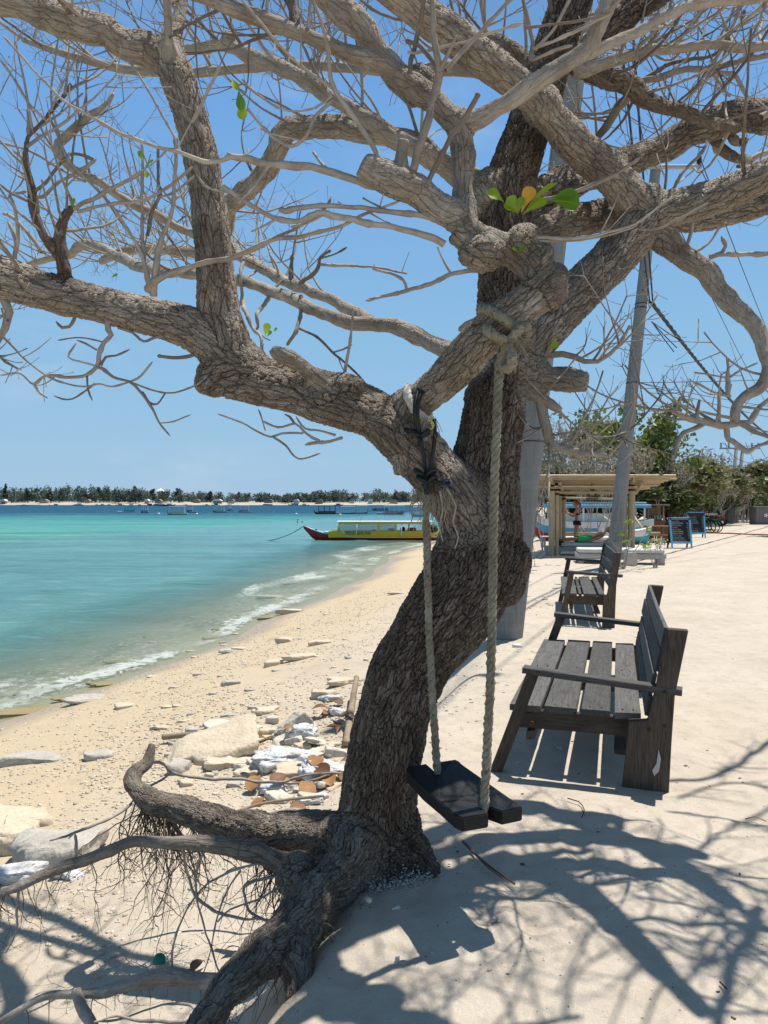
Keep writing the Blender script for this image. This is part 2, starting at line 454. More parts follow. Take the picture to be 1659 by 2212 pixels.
colr = nt.ramp(nt.rng(lg, 1.0, 3.0), [(0.0, (0.17, 0.28, 0.225)), (0.13, (0.115, 0.275, 0.235)), (0.26, (0.085, 0.245, 0.225)), (0.34, (0.09, 0.245, 0.225)), (0.39, (0.105, 0.285, 0.26)),
                                      (0.44, (0.098, 0.298, 0.285)), (0.535, (0.082, 0.262, 0.270)), (0.60, (0.045, 0.165, 0.205)), (0.66, (0.018, 0.062, 0.135)), (1.0, (0.016, 0.052, 0.120))])
wd = nt.rng(nt.math('ADD', nt.math('MULTIPLY', big, .7), nt.math('MULTIPLY', mid, .5)), .60, .74)
wd = nt.math('MULTIPLY', wd, nt.math('MULTIPLY', nt.rng(lg, 1.15, 1.35), nt.rng(lg, 2.05, 1.75)))
colr = nt.mix(nt.math('MULTIPLY', wd, 0.62), colr, (0.022, 0.095, 0.110)); colr = nt.mix(nt.rng(mid2, .38, .62, .42, 0), colr, (0.03, 0.12, 0.135)); colr = nt.mix(nt.rng(nt.noise(nt.coord('Position', (0.5, 1.6, 1)), 1.0, 4, .6), .54, .70, 0, .34), colr, (.28, .44, .42)); colr = nt.mix(nt.rng(nt.noise(nt.coord('Position', (0.9, 2.8, 1)), 1.0, 4, .65), .53, .68, 0, .34), colr, (.03, .11, .12))  # weed patches, then noise streaks that paint wave glints into the colour
sh = nt.rng(off, 0.2, 5.0)
colr = nt.mix(sh, (0.29, 0.37, 0.29), colr)
lace = nt.vor(nt.coord('Position', (1.3, 0.9, 1)), 4.2, 'DISTANCE_TO_EDGE')
fbn = nt.noise(po, 5, 6, 0.7)
fv = nt.attr('foam')
rid = nt.math('ABSOLUTE', nt.math('SUBTRACT', nt.noise(nt.coord('Position', (2.2, 1.5, 1)), 1.3, 5, .62, 1.2), 0.5))
fm = nt.math('ADD', fv, nt.math('MULTIPLY', nt.math('SUBTRACT', fbn, 0.5), 1.3))
fm = nt.math('SUBTRACT', fm, nt.math('ADD', nt.math('MULTIPLY', rid, 4.2), nt.math('MULTIPLY', lace, .5)))
foam = nt.math('MULTIPLY', nt.math('MULTIPLY', nt.rng(fm, 0.22, 0.55), nt.rng(fv, 0.04, 0.2)), nt.rng(nt.noise(nt.coord('Position', (.5, .35, 1)), 1.0, 4, .6), .38, .60, .08, .62))
nt.base(nt.mix(foam, colr, (0.80, 0.82, 0.80)))
nt.rough(nt.rng(foam, 0, 1, 0.14, 0.8)); nt.put(nt.p.inputs['Specular IOR Level'], nt.rng(off, 2, 26, 0.30, 0.0))
wave = nt.math('ADD', nt.noise(nt.coord('Position', (1.6, 2.6, 1)), 1.0, 5, 0.6), nt.math('MULTIPLY', nt.noise(nt.coord('Position', (0.25, 0.6, 1)), 1.0, 5, 0.6), 2.2))
nt.bump(nt.math('ADD', wave, nt.math('MULTIPLY', nt.noise(nt.coord('Position', (4, 7, 1)), 1.0, 3, .6), .4)), 0.75, 0.20)
tr = nt.new('ShaderNodeBsdfTransparent'); tr.inputs[0].default_value = (0.90, 0.97, 0.93, 1)
ms = nt.new('ShaderNodeMixShader')
op = nt.math('MAXIMUM', nt.rng(off, 0.0, 6.5, 0.12, 1.0), foam)
nt.link(op, ms.inputs[0]); nt.link(tr.outputs[0], ms.inputs[1]); nt.link(nt.p.outputs[0], ms.inputs[2]); nt.link(ms.outputs[0], nt.out.inputs[0])
sea = obj('sea', me, None, nt.m); tag(sea, 'turquoise sea turning deep blue offshore', 'sea', kind='structure')

# ================================================================== FAR ISLAND
leaf_dark = None
def leafmat(name, a, b, c=None, rough=0.6, trans=0.25):
    nt = NT(name, rough, 0.35)
    f = nt.island(); g = nt.rng(nt.noise(nt.coord('Object'), 1.3, 3), .35, .65)
    col = nt.mix(f, a, b)
    if c: col = nt.mix(nt.math('MULTIPLY', g, 0.6), col, c)
    nt.base(col)
    if trans:
        tl = nt.new('ShaderNodeBsdfTranslucent'); nt.link(nt.p.inputs['Base Color'].links[0].from_socket, tl.inputs[0])
        ms = nt.new('ShaderNodeMixShader'); ms.inputs[0].default_value = trans
        nt.link(nt.p.outputs[0], ms.inputs[1]); nt.link(tl.outputs[0], ms.inputs[2]); nt.link(ms.outputs[0], nt.out.inputs[0])
    return nt.m
def leaf_cloud(blobs, n, size, elong=1.6, up=0.3, g=None, shell=0.55):
    """many small two-faced leaves through the volume of some blobs; blobs: (cx,cy,cz,rx,ry,rz,weight)"""
    g = g or nrng
    B = np.array(blobs, float); wgt = B[:, 6] / B[:, 6].sum()
    k = g.choice(len(B), n, p=wgt)
    d = g.normal(size=(n, 3)); d /= np.linalg.norm(d, axis=1)[:, None]
    rad = g.random(n) ** shell
    c = B[k, :3] + d * rad[:, None] * B[k, 3:6]
    a = g.normal(size=(n, 3)); a[:, 2] = a[:, 2] * 0.6 + up; a /= np.linalg.norm(a, axis=1)[:, None]
    b = np.cross(a, g.normal(size=(n, 3))); b /= np.linalg.norm(b, axis=1)[:, None]
    nn = np.cross(a, b)
    s = size * g.uniform(0.6, 1.35, n)
    L = (a * (s * elong / 2)[:, None]); W = (b * (s / 2)[:, None]); fold = nn * (s * 0.18)[:, None]
    V = np.stack([c - L, c + W * 0.9 + fold, c + L, c - W * 0.9 + fold], 1).reshape(-1, 3)
    i = np.arange(n)[:, None] * 4
    Fq = np.concatenate([i + np.array([[0, 1, 2]]), i + np.array([[0, 2, 3]])], 1).reshape(-1, 3)
    return V, Fq
IY = 770.0
ix = np.linspace(-900, 420, 300); iy = np.linspace(0, 130, 24)
aX, aY = np.meshgrid(ix, iy)
aZ = -2.9 + 3.6 * sstep(0, 16, aY) + 1.6 * sstep(16, 110, aY) + 0.4 * fbm(aX * .05, aY * .05, octv=3, seed=60) - 3.0 * sstep(-640, -880, aX)
me = np_mesh('island', np.stack([aX, aY + IY + 10 * np.sin(aX * 0.011) + 5 * np.sin(aX * .043), aZ], -1).reshape(-1, 3), grid_faces(24, 300))
isl_m = simple('island_sand', (0.42, 0.39, 0.33), 0.95, 0.15, 0.08, kind='Position')
tag(obj('island_ground', me, None, isl_m), 'low island with a white beach across the water', 'island', kind='structure')
far_leaf = leafmat('far_foliage', (0.088, 0.112, 0.085), (0.125, 0.150, 0.115), (0.105, 0.132, 0.115), trans=0.4)  # lightened and greyed: distance haze is put into the leaf colour
far_bark = simple('far_bark', (0.16, 0.13, 0.10))
bl = []
for k in range(520):
    x = rng.uniform(-640, 400); y = IY + 24 + 80 * rng.random() ** 1.5 + 10 * math.sin(x * 0.011)
    hh = (9.0 + 3.5 * math.sin(x * 0.017 + 1) + rng.uniform(-2, 4.5)) * (1.0 if x < -120 else 0.85)
    hh *= 1.0 if x < 0 else 0.8
    r = rng.uniform(3.5, 7)
    for q in range(3):
        bl.append((x + rng.uniform(-2, 2), y + rng.uniform(-2, 2), 1.4 + hh * (0.30 + 0.30 * q), r * (1.3 - .25 * q), r * (1 - .2 * q), hh * 0.28, 1.2 - .2 * q))
V, Fq = leaf_cloud(bl, 90000, 1.35, 1.4, shell=.45)
wood = obj('island_wood', np_mesh('island_wood', V, Fq, False), None, far_leaf)
tag(wood, 'dark green belt of trees along the far island', 'woodland', kind='stuff')
for k_, (px, top, wd) in enumerate([(12, 1050, 14), (60, 1060, 20), (110, 1063, 22), (180, 1062, 26), (215, 1056, 30), (250, 1060, 18), (293, 1053, 22), (330, 1059, 26), (385, 1058, 34), (455, 1064, 24), (518, 1067, 22), (578, 1070, 20), (620, 1072, 26), (655, 1070, 24), (700, 1074, 26), (752, 1076, 24)]):
    y = IY + 30 + rng.uniform(0, 25); b = P(px, 1085, y); hh = P(px, top, y).z
    t = thing('island_tree', ORD[k_] + ' tall feathery tree from the left above the wood of the far island', 'tree', (b.x, y, 1.0), 0, 'tall trees on the far island')
    r = wd / F * y * 0.5
    V, Fq = leaf_cloud([(rng.uniform(-.25, .25) * r, 0, hh * q, r * (1.15 - q) * 1.25, r * (1.1 - q), hh * .17, 1.25 - q) for q in (0.35, 0.5, 0.66, 0.8, 0.92)], 420, 1.35, 1.8)
    obj('crown', np_mesh('crown', V, Fq, False), t, far_leaf)
    MB().tube([(0, 0, -1), (0.2, 0, hh * .5), (0, 0, hh * .9)], [.5, .35, .1], 6).build('trunk', far_bark, t)
# things standing on the far shore
wht = simple('white_plaster', (0.75, 0.74, 0.70), 0.8, 0.08)
b = P(347, 1062, IY + 60)
t = thing('pavilion', 'white tent roof peeping over the trees of the far island', 'building', (b.x, IY + 60, 0))
MB().lathe([(5.5, 0), (4.6, 1.2), (2.2, 2.4), (0.4, 3.6), (0.1, 4.2)], (0, 0, b.z), 8).build('roof', wht, t, False)
MB().cyl((0, 0, 0), (0, 0, b.z), 3.2, 3.2, 8).build('wall', wht, t, False)
for (px, top, lab) in [(34, 1049, 'thin radio mast rising above the left end of the far island'), (745, 1067, 'short grey mast standing on the far island behind the trees')]:
    b = P(px, 1085, IY + 50); hh = P(px, top, IY + 50).z
    t = thing('radio_mast', lab, 'mast', (b.x, IY + 50, 0))
    m = MB().tube([(0, 0, 0), (0, 0, hh)], [.6, .35], 6)
    for q in range(5): m.box((0, 0, hh * (.5 + .1 * q)), (1.6, .2, .3))
    m.build('lattice', simple('mast_grey', (0.3, 0.3, 0.3)), t)
thatch = simple('far_thatch', (0.30, 0.24, 0.16), 0.9, 0.3)
for i, px in enumerate([8, 95, 190, 318, 342, 425, 470, 500, 580, 640, 690, 760, 800, 850]):
    y = IY + 12 + rng.uniform(0, 8) + 10 * math.sin(P(px, 1085, IY).x * .011); b = P(px, 1085, y); wdt = rng.uniform(5, 11)
    t = thing('beach_hut', ORD[i] + ' tiny low hut from the left on the white beach of the far island', 'hut', (b.x, y, .6), 0, 'huts along the far beach')
    MB().box((0, 0, 1.2), (wdt * .8, 4, 2.4)).build('wall', simple('hut_wall', rng.choice([(0.6, 0.55, 0.5), (0.35, 0.25, 0.2), (0.65, 0.35, 0.28)])), t, False)
    MB().prism([(-wdt * .5, 2.4), (wdt * .5, 2.4), (wdt * .2, 4.2), (-wdt * .2, 4.2)], -3, 3).build('roof', thatch if i % 3 else wht, t, False)
# ================================================================== THE TREE
def bark(name, twig=False):
    nt = NT(name, 0.85, 0.25)
    co = nt.coord('bark_co'); age = nt.attr('age'); rad = nt.attr('rad')
    wv = nt.noise(co, 7, 3, 0.5, col=True)
    ad = nt.new('ShaderNodeVectorMath', operation='MULTIPLY_ADD'); nt.link(wv, ad.inputs[0]); ad.inputs[1].default_value = (.045, .045, .12); nt.link(co, ad.inputs[2])
    st = nt.new('ShaderNodeVectorMath', operation='MULTIPLY'); nt.link(ad.outputs[0], st.inputs[0]); cx_ = nt.new('ShaderNodeCombineXYZ'); cx_.inputs[0].default_value = 1; cx_.inputs[1].default_value = 1; cx_.inputs[2].default_value = .20; nt.link(cx_.outputs[0], st.inputs[1])
    d1a = nt.vor(st.outputs[0], 42, 'DISTANCE_TO_EDGE'); d1b = nt.vor(st.outputs[0], 62, 'DISTANCE_TO_EDGE'); fa_ = nt.rng(age, .62, .85); d1 = nt.math('ADD', nt.math('MULTIPLY', d1a, nt.math('SUBTRACT', 1.0, fa_)), nt.math('MULTIPLY', d1b, fa_)); d2 = nt.vor(st.outputs[0], 120, 'DISTANCE_TO_EDGE')
    cell = nt.vor(st.outputs[0], 50, 'F1', 'Color'); sc = nt.new('ShaderNodeSeparateColor'); nt.link(cell, sc.inputs[0])
    big = nt.noise(co, 6, 5, 0.6); fine = nt.noise(st.outputs[0], 90, 5, 0.65); med = nt.noise(st.outputs[0], 26, 5, 0.6)
    p1 = nt.rng(d1, 0.0, 0.085); p2 = nt.rng(d2, 0.0, 0.14)
    crk = nt.rng(nt.math('ADD', rad, nt.math('MULTIPLY', age, 0.03)), 0.018, 0.075)          # thin limbs are nearly smooth
    h = nt.math('ADD', nt.math('MULTIPLY', p1, 0.75), nt.math('MULTIPLY', p2, 0.35))
    h = nt.math('ADD', nt.math('MULTIPLY', h, nt.math('ADD', 0.12, nt.math('MULTIPLY', crk, .9))), nt.math('ADD', nt.math('MULTIPLY', fine, .30), nt.math('MULTIPLY', nt.math('ADD', med, nt.math('MULTIPLY', sc.outputs[0], crk)), .40)))
    young = nt.mix(nt.rng(big, .3, .7), (0.33, 0.28, 0.225), (0.56, 0.505, 0.43))
    old = nt.mix(nt.rng(med, .3, .7), (0.075, 0.054, 0.040), (0.178, 0.133, 0.098))
    c = nt.mix(age, young, old)
    c = nt.mix(nt.math('MULTIPLY', nt.rng(sc.outputs[1], .35, 1.0), nt.math('MULTIPLY', crk, .4)), c, (0.37, 0.315, 0.26)); c = nt.mix(nt.math('MULTIPLY', nt.rng(sc.outputs[2], .6, .9), nt.math('MULTIPLY', nt.math('MULTIPLY', crk, age), .6)), c, (0.13, 0.095, 0.07))
    lich = nt.math('MULTIPLY', nt.rng(nt.noise(co, 16, 6, 0.7), .54, .62), nt.rng(nt.noise(co, 2.3, 3), .42, .62))
    c = nt.mix(nt.math('MULTIPLY', lich, nt.math('SUBTRACT', 0.6, nt.math('MULTIPLY', age, .35))), c, (0.60, 0.57, 0.51))
    drk = nt.math('MULTIPLY', nt.rng(nt.noise(co, 3.4, 5, 0.65), .52, .70), 0.60)
    c = nt.mix(drk, c, (0.075, 0.06, 0.048))
    crack = nt.math('MULTIPLY', nt.math('SUBTRACT', 1.0, nt.math('MINIMUM', nt.rng(d1, 0.0, 0.05), nt.math('ADD', nt.rng(d2, 0.0, 0.06), .45))), crk)
    c = nt.mix(nt.math('MULTIPLY', crack, nt.math('ADD', .36, nt.math('MULTIPLY', age, .5))), c, (0.050, 0.034, 0.024))
    c = nt.mix(nt.rng(fine, .35, .5, .35, 0), c, (0.10, 0.075, 0.055))
    nt.base(c)
    if twig:
        nt.bump(h, 0.5, 0.004)
    else:
        dn = nt.new('ShaderNodeDisplacement'); dn.inputs['Midlevel'].default_value = 0.7
        nt.link(h, dn.inputs['Height'])
        nt.put(dn.inputs['Scale'], nt.math('ADD', 0.003, nt.math('MULTIPLY', crk, nt.math('ADD', .0060, nt.math('MULTIPLY', age, .0070)))))
        nt.link(dn.outputs[0], nt.out.inputs['Displacement'])
        nt.m.displacement_method = 'BOTH'
    return nt.m
bark_m = bark('bark'); twig_m = bark('twig_bark', True)

def spline(pts, step):
    """Catmull-Rom through (Vector, radius) pairs -> dense lists"""
    p = [q[0] for q in pts]; r = [q[1] for q in pts]; N = len(p); op = []; orr = []
    for i in range(N - 1):
        a = p[max(i-1, 0)]; b = p[i]; c = p[i+1]; d = p[min(i+2, N-1)]
        n = max(1, int((c - b).length / step))
        for k in range(n):
            t = k / n
            op.append(0.5 * ((2*b) + (c - a)*t + (2*a - 5*b + 4*c - d)*t*t + (3*b - a - 3*c + d)*t*t*t))
            orr.append(r[i] + (r[i+1] - r[i]) * (t*t*(3-2*t)))
    op.append(p[-1]); orr.append(r[-1]); return op, orr
def chain(lst): return [(P(x, y, d), max(w_, 1.0) * d / F / 2) for (x, y, w_, d) in lst]

def wob(pts, rad, k=.30, f=9.0, lump=.16):
    ph = rng.uniform(0, 90); N = len(pts); s = 0; out = []; rr = []
    for i in range(N):
        if i: s += (pts[i] - pts[i-1]).length
        e = min(1, i / 3, )
        a = np.array([s * f + ph]); q = Vector([float(fbm(a, a * 0 + 7 * j + ph, octv=3, gain=.6)[0]) for j in range(3)])
        am = k * max(rad[i], .0025) * 2.2 * e
        out.append(pts[i] + q * am)
        nd = (s * 9 + ph) % 1.0
        rr.append(rad[i] * (1 + lump * float(fbm(a * 2.2, a * 0 + 55, octv=2)[0]) + (.28 if nd < .12 and rad[i] < .012 else 0)))
    return out, rr
TR = {}
TR['trunk'] = [(826,1950,235,3.32),(822,1895,205,3.32),(812,1800,172,3.32),(818,1700,156,3.32),(834,1610,147,3.32),(852,1530,146,3.32),(886,1440,150,3.32),(938,1362,168,3.32),(988,1292,172,3.33),(1022,1225,180,3.35),(1038,1155,164,3.37),(1044,1075,142,3.4),(1052,1000,130,3.42),(1068,910,128,3.45),(1085,820,128,3.48),(1098,730,126,3.5),(1100,640,118,3.55),(1096,540,112,3.58),(1090,470,106,3.6),(1096,410,100,3.62),(1120,330,92,3.65),(1150,245,86,3.68),(1178,160,82,3.7),(1205,80,78,3.72),(1235,0,74,3.75),(1262,-90,68,3.8),(1290,-200,56,3.9)]
TR['L'] = [(1035,1185,112,3.36),(1008,1110,112,3.33),(962,1045,110,3.3),(905,980,108,3.29),(852,930,102,3.28),(800,893,98,3.27),(740,872,103,3.25),(690,858,100,3.23),(640,843,96,3.22),(580,830,95,3.2),(530,818,94,3.2),(482,812,92,3.19),(456,822,74,3.18),(436,833,46,3.18),(424,840,22,3.18)]
TR['L1'] = [(545,815,96,3.2),(500,778,104,3.2),(462,740,96,3.19),(415,712,80,3.17),(360,693,73,3.15),(300,678,71,3.12),(207,655,65,3.08),(100,629,70,3.03),(40,610,76,3.0),(-20,590,76,2.97),(-110,555,66,2.93),(-230,505,54,2.86),(-360,440,42,2.78)]
TR['L2'] = [(508,800,104,3.2),(490,735,92,3.19),(474,672,78,3.18),(466,594,70,3.15),(458,500,68,3.12),(446,400,63,3.1),(426,300,64,3.07),(404,225,62,3.05),(380,155,64,3.03),(366,105,56,3.02),(380,60,30,3.06),(392,10,24,3.1),(402,-60,18,3.15)]
TR['L2a'] = [(384,150,56,3.03),(330,118,60,3.02),(250,87,58,2.98),(125,41,60,2.93),(0,-5,58,2.88),(-120,-55,52,2.8),(-260,-120,42,2.7)]
TR['L2b'] = [(372,118,26,2.98),(368,60,20,2.95),(364,0,20,2.92),(360,-80,17,2.9)]
TR['M'] = [(892,1015,74,3.3),(884,960,62,3.29),(887,905,62,3.27),(905,868,62,3.24),(950,830,66,3.17),(994,785,72,3.08),(1040,734,74,2.98),(1085,692,74,2.9),(1130,660,72,2.86),(1158,638,70,2.85),(1166,612,66,2.85),(1150,580,58,2.86),(1122,556,56,2.87),(1085,537,58,2.87),(1035,522,62,2.87),(990,492,64,2.86)]
TR['M4'] = [(1160,630,56,2.85),(1186,606,44,2.83),(1203,585,30,2.82),(1208,572,14,2.82)]
TR['M5'] = [(1165,620,50,2.85),(1196,620,36,2.82),(1214,614,20,2.8)]
TR['M2'] = [(1015,515,54,2.86),(1002,440,46,2.87),(998,380,44,2.88),(995,320,48,2.88),(985,270,52,2.88),(950,235,50,2.87),(905,200,50,2.85),(870,168,48,2.83),(835,142,38,2.81),(750,112,34,2.76),(665,80,33,2.72),(565,45,33,2.68),(490,15,34,2.64),(400,-20,32,2.6),(290,-65,26,2.55)]
TR['M3'] = [(995,480,64,2.86),(935,434,64,2.83),(880,404,64,2.8),(830,374,63,2.77),(795,354,60,2.75),(782,346,56,2.745)]
TR['M3b'] = [(868,375,34,2.78),(864,335,30,2.77),(868,300,28,2.76)]
TR['R5'] = [(995,275,46,2.87),(1050,240,38,2.85),(1105,216,36,2.82),(1155,180,36,2.8),(1205,147,36,2.78),(1250,115,36,2.76),(1278,85,38,2.75),(1295,45,40,2.74),(1312,0,38,2.73),(1340,-80,34,2.7)]
TR['R9'] = [(1270,105,46,2.95),(1320,62,54,2.95),(1362,26,52,2.95),(1410,-15,48,2.93),(1490,-80,40,2.9)]
TR['R6'] = [(1262,118,26,2.78),(1307,102,24,2.8),(1369,75,24,2.82),(1432,40,25,2.84),(1482,12,27,2.86),(1530,4,22,2.88),(1600,0,20,2.9),(1690,-14,17,2.95)]
TR['T1'] = [(905,212,54,2.93),(860,165,52,2.93),(820,115,48,2.92),(760,50,52,2.9),(700,-20,50,2.86),(630,-100,44,2.8)]
TR['T2'] = [(655,84,26,2.72),(640,40,22,2.74),(618,-10,20,2.76),(596,-80,16,2.8)]
TR['R1'] = [(1095,835,70,3.47),(1125,775,86,3.49),(1190,695,88,3.55),(1250,630,86,3.6),(1310,570,85,3.67),(1360,510,88,3.75),(1394,462,84,3.8)]
TR['R1a'] = [(1385,475,84,3.79),(1440,455,72,3.76),(1500,440,66,3.68),(1560,421,64,3.55),(1620,395,60,3.4),(1680,362,56,3.25),(1760,320,50,3.05),(1860,262,42,2.85)]
TR['R1b'] = [(1392,475,82,3.79),(1362,428,72,3.74),(1319,378,69,3.66),(1244,313,69,3.5),(1154,216,60,3.35),(1090,163,62,3.24),(1029,117,66,3.12),(970,72,66,3.02),(929,42,64,2.95),(860,-10,60,2.85),(770,-80,52,2.75)]
TR['R2'] = [(1098,525,62,3.6),(1160,500,62,3.75),(1215,482,63,3.85),(1280,467,62,3.95),(1350,463,58,4.05),(1450,468,50,4.1),(1560,456,48,4.1),(1659,433,46,4.05),(1780,395,38,4.0)]
TR['R3'] = [(1096,455,62,3.65),(1150,425,54,3.8),(1210,402,52,4.0),(1300,368,50,4.3),(1394,333,50,4.6),(1494,283,54,4.55),(1569,254,58,4.38),(1659,246,58,4.2),(1760,225,52,3.95),(1890,185,42,3.6)]
TR['R4'] = [(1400,488,60,3.8),(1432,519,52,3.8),(1469,544,46,3.78),(1507,566,45,3.76),(1532,590,40,3.75),(1569,644,40,3.72),(1607,681,38,3.68),(1636,716,35,3.65),(1652,756,33,3.62),(1662,785,30,3.6),(1655,810,27,3.6),(1634,838,26,3.6),(1607,855,25,3.6),(1590,876,24,3.6),(1587,914,20,3.6)]
TR['R4b'] = [(1592,915,16,3.6),(1544,916,17,3.58),(1494,906,16,3.56),(1466,893,13,3.55),(1452,886,8,3.54)]
TR['R7'] = [(1180,140,52,3.7),(1244,142,44,3.75),(1307,160,38,3.8),(1364,186,36,3.85),(1394,208,30,3.9),(1444,232,27,3.95),(1507,254,24,4.0),(1590,278,19,4.05)]
TR['R7b'] = [(1366,192,24,3.86),(1350,213,20,3.88),(1327,240,20,3.9),(1307,275,17,3.95),(1289,305,15,4.0)]
TR['R8'] = [(1240,150,40,3.7),(1307,134,26,3.65),(1357,122,22,3.62),(1407,108,22,3.62),(1469,105,21,3.65),(1544,97,20,3.7),(1607,104,20,3.75),(1659,97,18,3.8),(1750,90,15,3.9)]
TR['T3'] = [(1165,175,50,3.7),(1120,130,44,3.66),(1075,105,40,3.62),(1035,92,36,3.58),(985,75,30,3.5)]
TR['B1'] = [(1068,440,60,3.6),(1010,390,48,3.58),(930,338,42,3.56),(830,285,36,3.56),(765,238,32,3.58),(700,200,30,3.6),(625,155,29,3.62),(550,122,28,3.66),(498,98,26,3.7),(470,92,24,3.72),(430,103,22,3.75),(395,105,18,3.8)]
TR['B2'] = [(1056,430,54,3.62),(985,370,46,3.66),(900,318,46,3.7),(830,291,46,3.75),(760,283,45,3.8),(700,279,45,3.85),(640,277,44,3.95),(612,286,44,4.0),(592,340,41,4.1),(570,375,41,4.2),(545,402,40,4.3),(510,430,38,4.4),(492,458,36,4.5),(487,500,30,4.6),(470,535,24,4.7)]
TR['B5'] = [(1050,790,48,3.47),(1015,775,42,3.55),(980,764,38,3.65),(905,726,36,3.8),(850,705,33,3.9),(830,702,31,3.95),(740,692,28,4.05),(677,669,26,4.15),(627,644,26,4.3),(565,621,26,4.45),(500,604,24,4.6),(430,592,22,4.8),(360,588,22,5.0),(300,576,22,5.2),(250,553,22,5.4),(187,527,20,5.6),(150,549,18,5.8),(95,560,15,6.0),(40,578,10,6.2)]
TR['B6'] = [(800,695,28,4.0),(760,672,25,4.1),(727,655,24,4.2),(677,634,24,4.3),(615,606,24,4.5),(565,579,24,4.7),(515,551,24,4.9),(495,537,24,5.0),(440,543,24,5.2),(405,545,24,5.4),(340,535,23,5.6),(275,541,20,5.9),(220,566,15,6.2)]
TR['B3'] = [(455,527,20,4.9),(415,505,19,4.85),(375,488,19,4.8),(325,460,19,4.7),(275,432,19,4.6),(225,402,18,4.5),(175,375,18,4.45),(138,350,17,4.4),(126,312,20,4.4),(162,275,19,4.4),(200,248,15,4.4),(225,230,11,4.4),(243,205,8,4.4)]
TR['B4'] = [(1040,150,40,3.62),(960,150,30,3.7),(870,156,24,3.8),(780,150,20,3.9),(715,146,20,4.0),(650,140,19,4.05),(575,143,20,4.1),(500,150,20,4.15),(420,156,20,4.2),(325,155,19,4.25),(220,138,18,4.3),(120,110,14,4.35),(50,84,10,4.4)]
TR['K1'] = [(138,612,30,3.04),(138,588,24,3.02),(132,556,24,3.0),(115,535,22,2.98),(92,505,20,2.96),(77,463,20,2.95),(70,412,18,2.93),(60,375,16,2.92),(55,333,13,2.9),(62,292,9,2.9),(82,275,8,2.9),(110,245,8,2.9),(145,197,8,2.9),(153,180,6,2.9)]
TR['K2'] = [(140,590,24,3.0),(131,545,24,2.99),(127,495,22,2.97),(142,462,19,2.95),(157,448,14,2.94)]
TR['ST'] = [(705,835,36,3.17),(655,795,33,3.12),(620,772,32,3.09),(594,757,29,3.07),(586,752,20,3.065)]
TR['S1'] = [(1105,812,64,3.5),(1170,819,50,3.45),(1225,821,46,3.4),(1266,824,44,3.36)]
TR['S2'] = [(1120,848,34,3.48),(1150,853,30,3.45),(1182,866,24,3.42),(1212,889,18,3.4)]
TR['S3'] = [(1166,862,22,3.43),(1172,890,22,3.42),(1176,920,22,3.4),(1190,955,20,3.38),(1228,972,18,3.35),(1280,980,13,3.3),(1312,986,8,3.28)]
TR['S4'] = [(1160,768,18,3.52),(1200,766,14,3.5),(1225,768,13,3.5),(1262,784,12,3.5),(1292,783,11,3.48),(1318,766,9,3.45),(1338,745,7,3.42),(1360,704,5,3.4)]
TR['C2'] = [(1050,690,24,3.5),(1020,698,18,3.46),(994,712,14,3.43)]
TR['LE'] = [(-40,615,20,3.0),(0,638,20,3.0),(20,662,19,3.0),(15,692,18,3.0),(2,726,12,3.0),(-20,760,8,3.0)]
# roots
TR['rootA'] = [(770,1802,96,3.32),(709,1804,74,3.33),(650,1800,70,3.36),(595,1794,68,3.4),(496,1774,58,3.48),(397,1749,46,3.55),(330,1732,40,3.6),(296,1708,36,3.64),(284,1684,33,3.7),(298,1662,26,3.75),(316,1648,24,3.78),(322,1628,20,3.8),(328,1606,15,3.82)]
TR['rootB'] = [(720,1872,60,3.25),(660,1874,46,3.2),(600,1856,40,3.17),(546,1843,38,3.14),(446,1825,32,3.1),(347,1819,28,3.06),(273,1825,26,3.03),(198,1853,24,3.0),(124,1880,23,2.97),(50,1913,22,2.94),(0,1928,20,2.92),(-60,1950,16,2.9)]
TR['rootC'] = [(778,1800,110,3.22),(754,1850,100,3.14),(694,1930,92,2.98),(635,2007,86,2.82),(570,2072,82,2.68),(510,2130,74,2.56),(455,2190,62,2.46),(415,2240,50,2.38),(380,2290,40,2.33)]
TR['rootC2'] = [(622,2040,70,2.76),(640,2105,54,2.66),(650,2160,48,2.58),(655,2230,46,2.5),(658,2290,40,2.44)]
TR['rootD'] = [(560,2100,50,2.78),(510,2118,42,2.86),(476,2121,36,2.9),(420,2119,36,2.92),(377,2108,38,2.94),(298,2121,30,2.94),(223,2141,25,2.92),(174,2146,20,2.9),(99,2151,18,2.9),(40,2181,17,2.86),(-20,2220,15,2.8)]
TR['rootD2'] = [(165,2140,22,2.9),(172,2170,24,2.86),(190,2205,22,2.78),(215,2250,18,2.7)]
TR['buttress'] = [(860,1790,90,3.3),(895,1830,66,3.26),(918,1866,46,3.23),(938,1892,30,3.2)]
TR['rootE'] = [(740,1790,50,3.4),(690,1768,28,3.5),(640,1757,24,3.6),(590,1760,20,3.7),(540,1772,14,3.75)]
TR['rootF'] = [(625,1880,40,3.2),(640,1920,50,3.1),(660,1890,44,3.15)]

